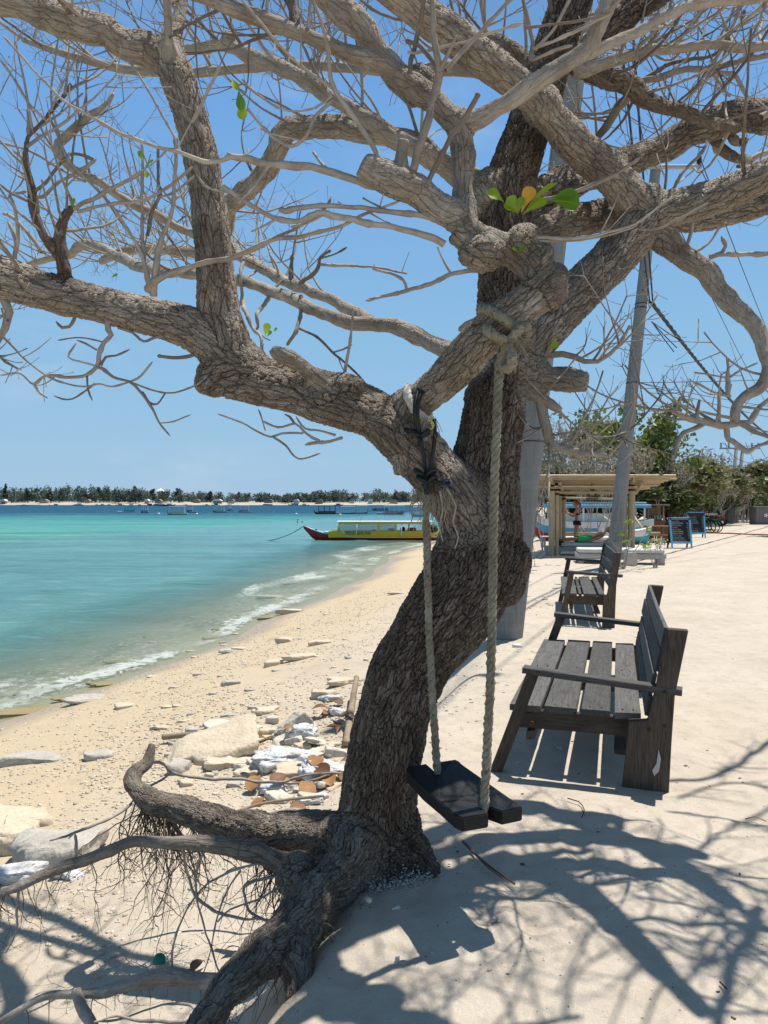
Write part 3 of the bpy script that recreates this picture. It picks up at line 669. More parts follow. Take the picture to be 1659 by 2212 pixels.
AGE = {'trunk': 1.0, 'L': 0.62, 'R1': 0.45, 'M': 0.42, 'R3': 0.5, 'R2': 0.45, 'buttress': 1.0, 'rootA': 0.75, 'rootB': 0.6, 'rootC': 0.8, 'rootC2': 0.8, 'R7': 0.8, 'R9': 0.9, 'K1': 0.95, 'K2': 0.95, 'T2': 0.8, 'T3': .7, 'S1': .4, 'rootF': .8, 'L2': .45, 'L1': .35, 'M2': .5, 'R7b': .7, 'ST': .6, 'M4': .8, 'M5': .8}
SOLID = ['trunk', 'L', 'L1', 'L2', 'L2a', 'L2b', 'M', 'M2', 'M3', 'M3b', 'M4', 'M5', 'R5', 'R9', 'R6', 'T1', 'T2', 'T3', 'R1', 'R1a', 'R1b', 'R2', 'R3', 'R4', 'R7', 'B1', 'B2', 'ST', 'S1', 'S2', 'rootA', 'rootB', 'rootC', 'rootC2', 'rootD', 'buttress', 'rootE', 'K1', 'K2', 'B5', 'B6']
FLAT = {'M3', 'S1', 'ST'}
VOX = 0.0068
mb = MB(); SK = []      # SK: skeleton samples (pos, chain id, arc, u, v, radius)
names = list(TR)
SPL = {}
for ci, nm in enumerate(names):
    pts, rad = spline(chain(TR[nm]), 0.022)
    ph = rng.uniform(0, 50)
    if nm not in ('trunk', 'L', 'L1', 'L2', 'R1', 'M', 'R1a', 'R1b'): pts, rad = wob(pts, rad, .22 if max(rad) > .03 else .34, 6.0 if max(rad) > .03 else 9.0)
    if nm in SOLID:
        arc = np.cumsum([0] + [(pts[i+1] - pts[i]).length for i in range(len(pts) - 1)])
        lump = 1 + 0.055 * fbm(arc * 6 + ph, arc * 0 + ci, octv=3, seed=5) * (1.4 if nm in ('trunk', 'M', 'L') else 1.0)
        rad = [max(r * l, 0.0085) for r, l in zip(rad, lump)]
    SPL[nm] = (pts, rad)
    if nm in SOLID:
        n = 20 if max(rad) > .07 else 12
        # slightly lobed cross sections
        N = len(pts); t0 = (pts[1] - pts[0]).normalized(); u = t0.orthogonal().normalized(); vs = []; fs = []
        for i in range(N):
            t = (pts[min(i+1, N-1)] - pts[max(i-1, 0)]).normalized(); u = (u - t * u.dot(t)).normalized(); v = t.cross(u)
            for k in range(n):
                a = 2 * math.pi * k / n
                lob = 1 + 0.05 * math.sin(3 * a + i * 0.05 + ph) + 0.035 * math.sin(5 * a - i * 0.08 + ph * 2)
                vs.append(pts[i] + (u * math.cos(a) + v * math.sin(a)) * rad[i] * lob)
        for i in range(N - 1):
            for k in range(n): fs.append((i*n + k, i*n + (k+1) % n, (i+1)*n + (k+1) % n, (i+1)*n + k))
        fs.append(tuple(range(n-1, -1, -1))); fs.append(tuple((N-1)*n + k for k in range(n)))
        if nm not in FLAT:
            # rounded end
            pass
        mb.add(vs, fs)
for (x, y, r, d, sc) in [(1098,1215,44,3.30,(1,1,1.25)), (1080,1250,52,3.30,(1,1,1.1)), (1180,618,44,2.85,(1,1,1.1)), (1205,596,22,2.83,(1,1,1.3)), (1045,545,44,2.86,(1.2,1,.8)), (1000,268,32,2.88,(1,1,1)), (738,836,36,3.2,(1.3,1,.7)), (495,88,18,3.70,(1,1,1)), (1392,455,52,3.8,(1,1,1)), (1170,228,40,3.37,(1,1,1)), (1060,420,52,3.6,(1,1,1)), (905,180,34,2.9,(1,1,1)), (760,1900,60,3.2,(1,1,.7)), (735,1800,48,3.28,(1,1,.8)), (640,1888,44,3.15,(1,1,1)), (1130,530,40,2.86,(1,1,1)), (1165,560,30,2.83,(1,1,1)), (880,880,38,3.27,(1,1,1)), (1150,815,44,3.47,(1,1,1))]:
    mb.ball(P(x, y, d), r * d / F, 14, 10, sc)
raw = mb.mesh('raw', False, False)
tmp = bpy.data.objects.new('tmp', raw); COL.objects.link(tmp)
m1 = tmp.modifiers.new('r', 'REMESH'); m1.mode = 'VOXEL'; m1.voxel_size = VOX; m1.adaptivity = 0
m2 = tmp.modifiers.new('s', 'SMOOTH'); m2.factor = 0.5; m2.iterations = 7
dg = bpy.context.evaluated_depsgraph_get(); ev = tmp.evaluated_get(dg); em = ev.to_mesh()
nv = len(em.vertices); co = np.empty(nv * 3, np.float32); em.vertices.foreach_get('co', co); co = co.reshape(-1, 3)
npol = len(em.polygons); lt = np.empty(npol, np.int32); em.polygons.foreach_get('loop_total', lt)
lv = np.empty(len(em.loops), np.int32); em.loops.foreach_get('vertex_index', lv)
nrm = np.empty(nv * 3, np.float32); em.vertices.foreach_get('normal', nrm); nrm = nrm.reshape(-1, 3)
assert np.all(lt == 4)
quads = lv.reshape(-1, 4).copy(); ev.to_mesh_clear()
bpy.data.objects.remove(tmp); bpy.data.meshes.remove(raw)

# skeleton lookup
sk_pos = []; sk_ch = []; sk_arc = []; sk_u = []; sk_v = []; sk_r = []
for ci, nm in enumerate(names):
    if nm not in SOLID: continue
    pts, rad = SPL[nm]; N = len(pts); u = (pts[1] - pts[0]).normalized().orthogonal().normalized(); s = ci * 3.7
    for i in range(N):
        t = (pts[min(i+1, N-1)] - pts[max(i-1, 0)]).normalized(); u = (u - t * u.dot(t)).normalized(); v = t.cross(u)
        if i: s += (pts[i] - pts[i-1]).length
        if nm != 'trunk' and i * 0.022 < rad[0] * 0.8 and N > 8: continue
        sk_pos.append(pts[i]); sk_ch.append(ci); sk_arc.append(s); sk_u.append(u.copy()); sk_v.append(v.copy()); sk_r.append(rad[i])
kd = kdtree.KDTree(len(sk_pos))
for i, p in enumerate(sk_pos): kd.insert(p, i)
kd.balance()
near = np.empty(nv, np.int32)
for i in range(nv): near[i] = kd.find(co[i])[1]
sp_ = np.array(sk_pos, np.float32); su = np.array(sk_u, np.float32); sv = np.array(sk_v, np.float32); sr = np.array(sk_r, np.float32); sa = np.array(sk_arc, np.float32); sch = np.array(sk_ch)
rel = co - sp_[near]
tt = np.cross(su[near], sv[near])
bco = np.stack([(rel * su[near]).sum(1), (rel * sv[near]).sum(1), sa[near] + (rel * tt).sum(1)], 1)
age_of = np.array([AGE.get(n, 0.25) for n in names], np.float32)
age_v = age_of[sch[near]]
rad_v = np.maximum(sr[near], 0.75 * np.linalg.norm(rel, axis=1)).astype(np.float32)
adj = quads[:, [1, 2, 3, 0]]
for _ in range(14):       # soften the change of bark from limb to limb
    acc = age_v.copy(); cnt = np.ones(nv, np.float32); ar = rad_v.copy()
    for a, b in ((quads, adj), (adj, quads)):
        np.add.at(acc, a.ravel(), age_v[b.ravel()]); np.add.at(ar, a.ravel(), rad_v[b.ravel()]); np.add.at(cnt, a.ravel(), 1)
    age_v = acc / cnt; rad_v = ar / cnt
# height makes the trunk darker and older toward the foot
tree = thing('tree', 'big bare crooked tree with exposed roots standing at the edge of the sand bank', 'tree', tuple(P(822, 1890, 3.32)))
tloc = np.array(tree.location, np.float32)
qch = sch[near[quads[:, 0]]]
nidx = {}
PART = {}
for ci, nm in enumerate(names):
    if nm not in SOLID: continue
    sel = quads[qch == ci]
    if len(sel) == 0: continue
    used, inv = np.unique(sel, return_inverse=True)
    pname = 'trunk' if nm in ('trunk', 'buttress') else ('root' if nm.startswith('root') else 'branch')
    me = np_mesh(pname, co[used] - tloc, inv.reshape(-1, 4))
    fattr(me, 'bark_co', bco[used], 'FLOAT_VECTOR'); fattr(me, 'age', age_v[used]); fattr(me, 'rad', rad_v[used])
    me.normals_split_custom_set_from_vertices([tuple(q) for q in nrm[used]])
    PART[nm] = obj(pname, me, tree, bark_m)

# ---- thin limbs and twigs: plain tubes
def twig_mesh(chains, n=6, age=0.3):
    """list of (points, radii) -> one mesh with bark attributes"""
    V = []; Fq = []; bc = []; rr = []; ag = []
    for (pts, rad) in chains:
        N = len(pts)
        if N < 2: continue
        k0 = len(V); u = (pts[1] - pts[0]).normalized().orthogonal().normalized(); s = rng.uniform(0, 40)
        for i in range(N):
            t = (pts[min(i+1, N-1)] - pts[max(i-1, 0)]).normalized(); u = u - t * u.dot(t)
            if u.length < 1e-6: u = t.orthogonal()
            u.normalize(); v = t.cross(u)
            if i: s += (pts[i] - pts[i-1]).length
            for k in range(n):
                a = 2 * math.pi * k / n; c, sn = math.cos(a) * rad[i], math.sin(a) * rad[i]
                V.append(pts[i] + u * c + v * sn); bc.append((c, sn, s)); rr.append(rad[i]); ag.append(age)
        for i in range(N - 1):
            for k in range(n):
                Fq.append((k0 + i*n + k, k0 + i*n + (k+1) % n, k0 + (i+1)*n + (k+1) % n, k0 + (i+1)*n + k))
        k1 = len(V); V.append(pts[-1] + (pts[-1] - pts[-2]).normalized() * rad[-1]); bc.append((0, 0, s)); rr.append(rad[-1]); ag.append(age)
        for k in range(n): Fq.append((k0 + (N-1)*n + k, k0 + (N-1)*n + (k+1) % n, k1, k1))
    return V, Fq, bc, rr, ag
def twig_obj(name, chains, parent, n=6, age=0.3, mat=None, off=Vector((0, 0, 0))):
    V, Fq, bc, rr, ag = twig_mesh(chains, n, age)
    if not V: return None
    me = bpy.data.meshes.new(name)
    me.from_pydata([tuple(Vector(v) - off) for v in V], [], [f[:3] if f[2] == f[3] else f for f in Fq])
    smooth_mesh(me)
    fattr(me, 'bark_co', bc, 'FLOAT_VECTOR'); fattr(me, 'age', ag); fattr(me, 'rad', rr)
    return obj(name, me, parent, mat or twig_m)
TO = Vector(tree.location)

def rdir(g=rng):
    while True:
        v = Vector((g.uniform(-1, 1), g.uniform(-1, 1), g.uniform(-1, 1)))
        if 0.05 < v.length < 1: return v.normalized()
def grow(p, d, L, r, lvl, out_, up=0.10, kink=0.22):
    n = max(4, int(L / 0.055)); st = L / n; pts = [p.copy()]; rad = [r]; d = d.normalized(); bend = rdir() * kink * 0.35
    nodes = []
    for i in range(n):
        f = (i + 1) / n
        d = (d + bend * 0.35 + rdir() * kink * 0.30 + Vector((0, 0, up * (0.2 + f)))).normalized()
        p = p + d * st; pts.append(p.copy()); rad.append(r * (1 - 0.55 * f))
        if rng.random() < 0.18: bend = rdir() * kink * 0.5
        if lvl > 0 and f > 0.22: nodes.append((p.copy(), d.copy(), r * (1 - 0.55 * f)))
    rad[-1] = max(rad[-2] * 1.15, 0.0016)
    out_.append((pts, rad))
    if lvl > 0 and nodes:
        for k in range(rng.choice((1, 2, 2, 3))):
            q, dd, rr = rng.choice(nodes)
            side = dd.cross(rdir()).normalized()
            grow(q, (dd * rng.uniform(0.3, 0.9) + side).normalized(), L * rng.uniform(0.35, 0.7), max(rr * 0.72, 0.0016), lvl - 1, out_, up, kink)
        if rng.random() < 0.6:        # candelabra of short shoots at the tip
            q, dd, rr = nodes[-1]
            for k in range(rng.choice((2, 3))):
                side = dd.cross(rdir()).normalized()
                grow(q, (dd + side * rng.uniform(.6, 1.2)).normalized(), L * rng.uniform(.15, .4), max(rr * .7, .0015), 0, out_, up, kink)

# thin traced limbs
for nm in names:
    if nm in SOLID: continue
    pts, rad = SPL[nm]
    pn = 'root' if nm.startswith('root') else 'branch'
    o = twig_obj(pn, [(pts[::2] + ([pts[-1]] if len(pts) % 2 == 0 else []), rad[::2] + ([rad[-1]] if len(rad) % 2 == 0 else []))], tree, 10, AGE.get(nm, .3), None, TO)
# traced single twigs: (x, y, width, depth)
TW = [
 [(985,480,22,2.95),(900,440,20,2.9),(829,410,18,2.87),(790,400,17,2.85),(715,375,16,2.83),(665,358,16,2.8),(627,357,18,2.78),(565,350,17,2.75),(515,341,15,2.73),(497,337,12,2.72),(477,345,10,2.71),(447,347,10,2.7),(415,337,9,2.68),(375,325,8.5,2.66),(325,312,8,2.63),(250,282,7.5,2.6),(195,252,7,2.57),(140,220,6,2.54),(100,182,5.5,2.52),(50,127,5,2.5),(7,77,4.5,2.48)],
 [(985,497,14,2.85),(930,470,12,2.84),(875,461,12,2.83),(829,457,11,2.82),(765,450,10,2.8),(702,445,11,2.78),(652,450,12,2.76),(615,457,12,2.75),(602,452,11,2.75)],
 [(960,528,16,2.86),(892,502,14,2.84),(829,489,14,2.82),(765,475,14,2.8),(702,460,15,2.78),(677,463,13,2.77),(640,475,12,2.76),(590,467,11,2.75),(552,447,10,2.74),(520,430,10,2.73),(497,415,10,2.72),(482,405,8,2.72)],
 [(497,415,6,2.72),(470,412,5,2.72),(440,400,5,2.71),(424,376,4,2.7)],
 [(322,625,22,3.05),(325,612,16,3.02),(350,598,13,3.0),(415,577,12,2.98),(495,560,12,2.95),(550,538,12,2.93),(590,516,11,2.92),(640,512,9,2.9),(697,498,9,2.88),(740,486,8,2.86),(785,463,6.5,2.84),(829,447,5,2.82),(862,436,4,2.8)],
 [(590,516,8,2.92),(630,498,7,2.9),(665,476,6.5,2.88),(705,448,5.5,2.86),(715,425,4,2.86)],
 [(717,188,8,2.68),(702,180,7.5,2.67),(652,145,7,2.65),(602,92,6.5,2.62),(565,50,6,2.6),(522,0,5.5,2.57),(495,-40,5,2.55)],
 [(824,352,12,2.74),(790,292,11,2.72),(752,237,11,2.7),(717,187,10,2.68),(707,110,8,2.65),(695,57,7,2.62),(677,0,6,2.6),(665,-40,5,2.58)],
 [(415,265,8,2.9),(442,212,7,2.88),(465,165,6,2.86),(476,143,5,2.85)],
 [(720,215,8,2.72),(680,250,8,2.73),(668,280,7.5,2.74),(652,304,7,2.75),(627,317,7,2.76),(595,300,7,2.77),(565,270,6.5,2.78),(535,237,6,2.8)],
 [(718,205,6,2.7),(700,222,5,2.72),(665,237,5,2.74),(615,237,5,2.76),(565,210,5,2.78),(522,172,4,2.8)],
 [(1115,522,9,2.84),(1162,513,8,2.8),(1219,516,7,2.76),(1280,510,6,2.72),(1319,500,5.5,2.7),(1374,482,5,2.68),(1419,450,4.5,2.66),(1457,422,4,2.65)],
 [(1162,520,5,2.8),(1244,519,5,2.76),(1319,508,5,2.72),(1377,487,4,2.7)],
 [(1377,495,5,2.7),(1419,495,5,2.68),(1469,472,5,2.66),(1532,437,4,2.64)],
 [(1150,432,9,2.8),(1190,428,9,2.78),(1244,415,9,2.75),(1319,380,8,2.72),(1382,340,6,2.7)],
 [(892,368,19,2.74),(905,315,18,2.72),(925,255,17,2.7),(945,190,17,2.68),(952,155,18,2.66),(942,100,14,2.64),(934,40,12,2.62),(930,-40,11,2.6)],
 [(952,160,12,2.66),(945,148,12,2.66),(932,128,11,2.68),(905,98,10,2.7),(880,90,9,2.72)],
 [(962,152,10,2.66),(1000,110,9,2.66),(1034,77,9,2.65),(1094,8,8,2.63),(1130,-30,7,2.62)],
 [(925,392,12,2.8),(952,340,12,2.78),(979,290,12,2.76),(1014,235,12,2.74),(1034,205,11,2.73)],
 [(880,112,6,2.7),(894,115,6,2.7),(1004,90,6,2.68),(1079,65,6,2.66),(1129,52,5,2.65)],
 [(1134,60,6,2.7),(1244,45,6,2.68),(1320,25,5,2.66)],
 [(885,160,11,2.75),(895,90,10,2.7),(910,30,10,2.66),(918,-30,9,2.62)],
 [(1145,135,10,2.8),(1150,90,9,2.8),(1140,40,8,2.8),(1125,-20,7,2.8)],
 [(1155,108,7,2.8),(1190,70,7,2.78),(1215,30,7,2.76),(1240,-20,6,2.74)],
 [(1152,106,7,2.8),(1200,88,7,2.76),(1260,60,6.5,2.72),(1320,28,5,2.68)],
 [(1150,130,7,2.8),(1200,108,7,2.76),(1236,97,6,2.74)],
 [(160,452,9,2.94),(225,412,8.5,2.9),(262,398,8,2.88),(285,385,7.5,2.86),(312,366,6,2.85)],
 [(170,457,8,2.93),(237,442,7,2.9),(300,435,7,2.88),(350,412,6.5,2.86),(385,388,6,2.85),(415,360,5,2.84)],
 [(326,632,12,3.05),(316,580,10,3.0),(312,550,9,2.99),(308,490,8,2.97),(307,425,7,2.95),(307,312,5,2.93)],
 [(332,640,16,3.05),(337,575,14,3.0),(340,540,12,2.99),(352,508,10,2.97),(374,452,9,2.95),(379,375,8,2.93),(380,300,7,2.92),(378,290,5,2.92)],
 [(318,510,8,3.0),(326,462,8,2.98),(347,420,7,2.96),(342,390,6.5,2.95),(342,317,5,2.94)],
 [(347,425,5,2.96),(380,412,5,2.95),(420,380,4,2.94)],
 [(62,292,8,2.9),(63,270,9,2.9),(60,238,7,2.9)],
 [(375,325,6,2.66),(378,300,5,2.66),(340,230,5,2.66),(315,185,5,2.67),(295,155,4,2.68),(277,128,4,2.7)],
 [(110,252,6,2.9),(100,262,5,2.9),(60,220,5,2.88),(30,170,4.5,2.86),(0,130,4,2.85)],
 [(110,262,6,2.9),(120,280,6,2.9),(140,330,6,2.9),(170,370,6,2.9),(230,432,6,2.92),(260,470,6,2.94),(300,540,7,2.97),(320,610,9,3.0)],
 [(185,392,7,2.96),(150,375,5,2.95),(60,325,5,2.94),(0,310,4,2.93)],
 [(70,395,7,2.93),(55,350,6,2.93),(28,325,5,2.93)],
 [(75,440,8,2.95),(30,420,6,2.94),(0,398,5,2.93)],
 [(70,415,9,2.93),(100,395,7,2.92),(150,335,7,2.9),(205,345,6,2.9)],
 [(68,425,8,2.94),(92,425,8,2.93),(130,392,7,2.92),(170,370,7,2.91),(208,345,6,2.9)],
 [(90,545,10,3.0),(60,500,9,3.0),(30,470,8,3.0),(10,462,7,3.0)],
 [(35,545,10,3.02),(38,490,8,3.0),(30,440,7,2.98),(22,425,7,2.98),(55,415,6,2.97)],
 [(28,610,12,3.0),(32,560,10,2.98),(36,520,8,2.97),(20,480,7,2.96)],
 [(232,690,15,3.08),(236,712,14,3.08),(242,726,12,3.08),(226,740,10,3.08),(215,764,10,3.08),(207,793,9,3.08),(185,811,7,3.08),(150,816,7,3.08),(100,811,6,3.08),(72,829,6,3.08),(42,806,4,3.08),(0,811,3,3.08)],
 [(72,829,5,3.08),(88,850,5,3.08),(102,860,4,3.08)],
 [(100,811,5,3.08),(122,822,4.5,3.08),(158,832,4,3.08),(188,835,4,3.08),(215,829,4,3.08),(242,835,4,3.08),(282,824,3,3.08)],
 [(205,829,4,3.08),(175,850,4,3.08),(155,862,3.5,3.08),(135,862,3.5,3.08),(117,855,3,3.08)],
 [(188,812,5,3.08),(190,840,4,3.08),(200,864,3,3.08)],
 [(207,793,8,3.08),(220,796,8,3.08),(245,814,7,3.08),(282,826,6,3.08),(305,849,5.5,3.08),(330,884,5,3.08),(345,914,4,3.08),(367,941,3,3.08)],
 [(282,826,4,3.08),(357,849,4,3.08),(415,836,4,3.1),(440,820,4,3.1)],
 [(282,824,5,3.08),(305,812,5,3.08),(330,782,3,3.08)],
 [(345,914,3,3.08),(375,910,3,3.08),(413,896,3,3.08)],
 [(357,849,4,3.08),(340,872,4,3.08),(322,868,4,3.08),(308,845,3.5,3.08)],
 [(226,740,4,3.08),(170,729,3,3.08),(125,735,2.5,3.08)],
 [(209,756,4,3.08),(185,742,3.5,3.08),(166,735,3,3.08)],
 [(218,790,6,3.08),(228,771,6,3.08),(250,768,4,3.08),(280,755,3,3.08)],
 [(203,789,4,3.08),(170,780,4,3.08),(148,771,3.5,3.08),(165,742,2.5,3.08)],
 [(255,708,7,3.1),(285,718,6,3.1),(310,738,6,3.1),(340,728,7,3.12),(385,726,5,3.14)],
 [(430,762,8,3.15),(400,770,9,3.13),(375,772,8,3.12),(345,768,7,3.1)],
 [(165,675,8,3.08),(160,690,8,3.08),(150,705,7,3.08),(135,708,6,3.08),(122,695,4,3.08)],
 [(180,680,6,3.08),(140,682,5,3.08),(110,672,4,3.08)],
 [(740,945,8,3.25),(712,952,7,3.25),(685,954,7,3.25),(660,960,6,3.25)],
 [(690,952,6,3.25),(675,946,6,3.25),(655,931,5,3.24),(637,916,5,3.23),(602,924,5,3.22),(567,909,4,3.2)],
 [(655,936,5,3.24),(610,936,5,3.22),(587,944,5,3.21),(555,931,4.5,3.2),(525,914,4,3.18),(470,894,3,3.15)],
 [(590,944,5,3.2),(615,961,5,3.2),(645,991,4,3.2),(692,979,3,3.2)],
 [(637,916,4,3.23),(625,900,3.5,3.22),(615,895,3,3.22)],
 [(725,940,5,3.25),(690,930,4.5,3.24),(660,925,4,3.24),(640,900,3,3.23)],
 [(573,930,3,3.2),(560,890,3,3.2),(557,885,2.5,3.2)],
 [(525,651,9,4.4),(532,679,9,4.3),(547,711,8,4.25),(565,731,7,4.2),(567,781,6,4.15)],
 [(580,644,10,4.4),(560,672,9,4.35),(555,680,8,4.3),(558,706,7,4.3),(550,718,5,4.3)],
 [(525,560,10,4.6),(520,600,8,4.5),(522,640,7,4.5),(515,665,5,4.5)],
 [(650,639,10,4.2),(646,690,9,4.15),(640,718,9,4.1),(622,746,7,4.1)],
 [(648,710,6,4.1),(690,731,6,4.05),(720,761,5,4.0),(777,814,5,3.9),(797,841,3,3.9)],
 [(720,761,4,4.0),(740,755,4,4.0),(760,745,3,4.0)],
 [(742,816,9,3.2),(748,790,7,3.2),(757,744,6,3.18),(760,700,5,3.17),(762,664,3.5,3.16)],
 [(627,604,8,4.4),(629,580,7,4.4),(631,554,7,4.4)],
 [(602,596,7,4.5),(598,575,6,4.5),(585,553,6,4.5)],
 [(648,612,9,4.2),(675,596,10,4.1),(688,578,9,4.1),(693,556,7,4.1),(712,541,6,4.1)],
 [(690,571,7,4.1),(777,575,6,4.0),(829,581,5,3.9),(880,592,4,3.8)],
 [(693,558,4,4.1),(730,546,4,4.1),(750,534,4,4.1)],
 [(1062,588,13,3.55),(1040,586,11,3.5),(989,590,10,3.45),(929,614,9,3.4),(879,629,8,3.35),(829,640,7,3.3),(790,650,5,3.25)],
 [(879,629,7,3.35),(870,605,6,3.33),(840,590,5,3.3),(805,580,4,3.28)],
 [(1574,830,11,3.6),(1571,856,10,3.6),(1573,814,11,3.6),(1574,790,5,3.6),(1570,770,3,3.6)],
 [(1554,912,8,3.58),(1554,880,8,3.58),(1554,849,7,3.58)],
 [(1504,908,8,3.56),(1508,885,8,3.56),(1513,864,6,3.56)],
 [(1519,916,12,3.57),(1482,931,11,3.55),(1464,951,10,3.53),(1454,991,7,3.5)],
 [(1587,914,14,3.6),(1614,914,13,3.6),(1634,884,12,3.6),(1659,864,10,3.6),(1690,850,8,3.6)],
 [(1569,926,14,3.6),(1574,949,14,3.6),(1599,964,13,3.58),(1617,976,11,3.56),(1640,962,7,3.55),(1670,955,5,3.5)],
 [(1600,915,12,3.6),(1630,930,10,3.6),(1665,946,8,3.6)],
 [(1588,905,8,3.6),(1545,896,6,3.58),(1495,885,5,3.56),(1446,862,4,3.54)],
 [(1578,856,6,3.6),(1545,848,5,3.58),(1510,830,4,3.56),(1494,823,3,3.55)],
 [(1577,818,4,3.6),(1540,810,4,3.6),(1500,804,3,3.6)],
 [(1578,814,5,3.6),(1600,800,4,3.6),(1637,784,3,3.6)],
 [(1532,556,12,3.75),(1545,552,11,3.74),(1564,549,10,3.72),(1619,547,10,3.7),(1680,546,9,3.65)],
 [(1545,551,8,3.74),(1560,545,8,3.74),(1566,532,7,3.74),(1558,512,5,3.74)],
 [(1500,545,7,3.78),(1530,528,5,3.78),(1552,495,5,3.78),(1570,480,4,3.78)],
 [(1484,530,8,3.8),(1492,505,8,3.8),(1495,480,7,3.8)],
 [(1606,306,20,4.4),(1590,300,24,4.45),(1570,285,24,4.5),(1545,310,14,4.5),(1552,330,22,4.5)],
 [(1536,290,26,4.5),(1550,320,24,4.5),(1570,338,24,4.5),(1600,350,22,4.45),(1612,356,22,4.4),(1612,382,20,4.3)],
 [(1612,352,14,4.4),(1640,338,14,4.4),(1680,325,12,4.4)],
 [(1449,422,7,3.78),(1470,380,7,3.8),(1515,330,7,3.85),(1530,300,6,3.9)],
 [(1384,175,16,4.0),(1419,170,15,4.0),(1482,150,14,4.0),(1544,147,14,4.0),(1607,125,13,4.0),(1680,115,11,4.0)],
 [(1532,155,10,4.0),(1582,160,9,4.0),(1599,180,9,4.0),(1614,212,7,4.0)],
 [(1393,170,9,4.0),(1440,140,9,4.0),(1500,128,8,4.0),(1550,112,8,4.0),(1575,75,8,3.9),(1600,50,8,3.9),(1608,20,6,3.9)],
]
keep_bark = twig_m
for tw in TW:
    pts, rad = spline(chain(tw), 0.016); pts, rad = wob(pts, rad, .45, 8.0)
    if rad[-1] < .006: rad[-3:] = [rad[-3] * 1.25, rad[-3] * 1.15, rad[-3] * .5]
    ch_ = [(pts, rad)]
    # a few fine shoots off the longer ones
    if len(pts) > 24:
        for k in range(len(pts) // 32 + 1):
            i = rng.randrange(len(pts) // 4, len(pts) - 1)
            d = (pts[min(i+1, len(pts)-1)] - pts[i-1]).normalized(); side = d.cross(rdir()).normalized()
            grow(pts[i], (d * .8 + side).normalized(), rng.uniform(.06, .22), max(rad[i] * .6, .0016), 0, ch_)
    twig_obj('twig', ch_, tree, 7, rng.choice((.1, .25, .25, .5, .75)), None, TO)

# procedural twigs: (chain, from fraction, number, length, upward)
PRO = [('B1', .25, 13, .55), ('B2', .15, 8, .5), ('B3', .0, 10, .5), ('B4', .15, 18, .6), ('B5', .3, 14, .5), ('B6', .1, 14, .5), ('R8', .1, 16, .65), ('R7', .15, 10, .6), ('R7b', .2, 5, .45),
       ('R6', .2, 6, .6), ('R3', .25, 9, .6), ('R2', .55, 6, .5), ('R1a', .35, 5, .55), ('R4', .75, 3, .3), ('R4b', .1, 7, .32), ('S3', .25, 9, .38), ('S4', .25, 6, .28), ('S2', .5, 2, .25), ('L1', .55, 7, .6), ('L2a', .3, 12, .6), ('L2b', .3, 2, .5),
       ('T3', .2, 8, .5), ('R9', .3, 6, .5), ('R5', .7, 3, .5), ('T1', .5, 4, .5), ('M2', .6, 6, .5), ('R1b', .75, 5, .6), ('K1', .3, 6, .35), ('K2', .4, 4, .35), ('trunk', .80, 12, .8), ('B5', .75, 8, .35), ('B6', .6, 8, .4), ('LE', .4, 3, .25)]
PT = []
for nm, f0, cnt, Lm in [(a, b, int(c * 1.5 + .5), d * 1.04) for a, b, c, d in PRO]:
    pts, rad = SPL[nm]; N = len(pts)
    for k in range(cnt):
        i = min(N - 1, int(N * (f0 + (1 - f0) * (k + rng.random()) / cnt)))
        t = (pts[min(i+1, N-1)] - pts[max(i-1, 0)]).normalized()
        side = t.cross(rdir()).normalized()
        if side.z < -0.2: side.z *= -0.5
        d = (t * rng.uniform(.2, .9) + side).normalized()
        ch_ = []
        L = Lm * rng.uniform(.55, 1.25); r0 = min(rad[i] * .75, 0.0035 + L * .0085)
        grow(pts[i], d, L, r0, 2 if L > .3 else 1, ch_, 0.11, rng.uniform(.28, .48))
        PT.append((sum((c[0][-1] - c[0][0]).length * max(c[1]) for c in ch_), ch_))
PT.sort(key=lambda q: -q[0]); n_tw = 300 - len(TW)
for _, ch_ in PT[:n_tw]: twig_obj('twig', ch_, tree, 5, rng.choice((.15, .25, .5, .8)), None, TO)
tag(twig_obj('fine_twigs', [c for _, ch_ in PT[n_tw:] for c in ch_], tree, 5, .4, None, TO), kind='stuff')

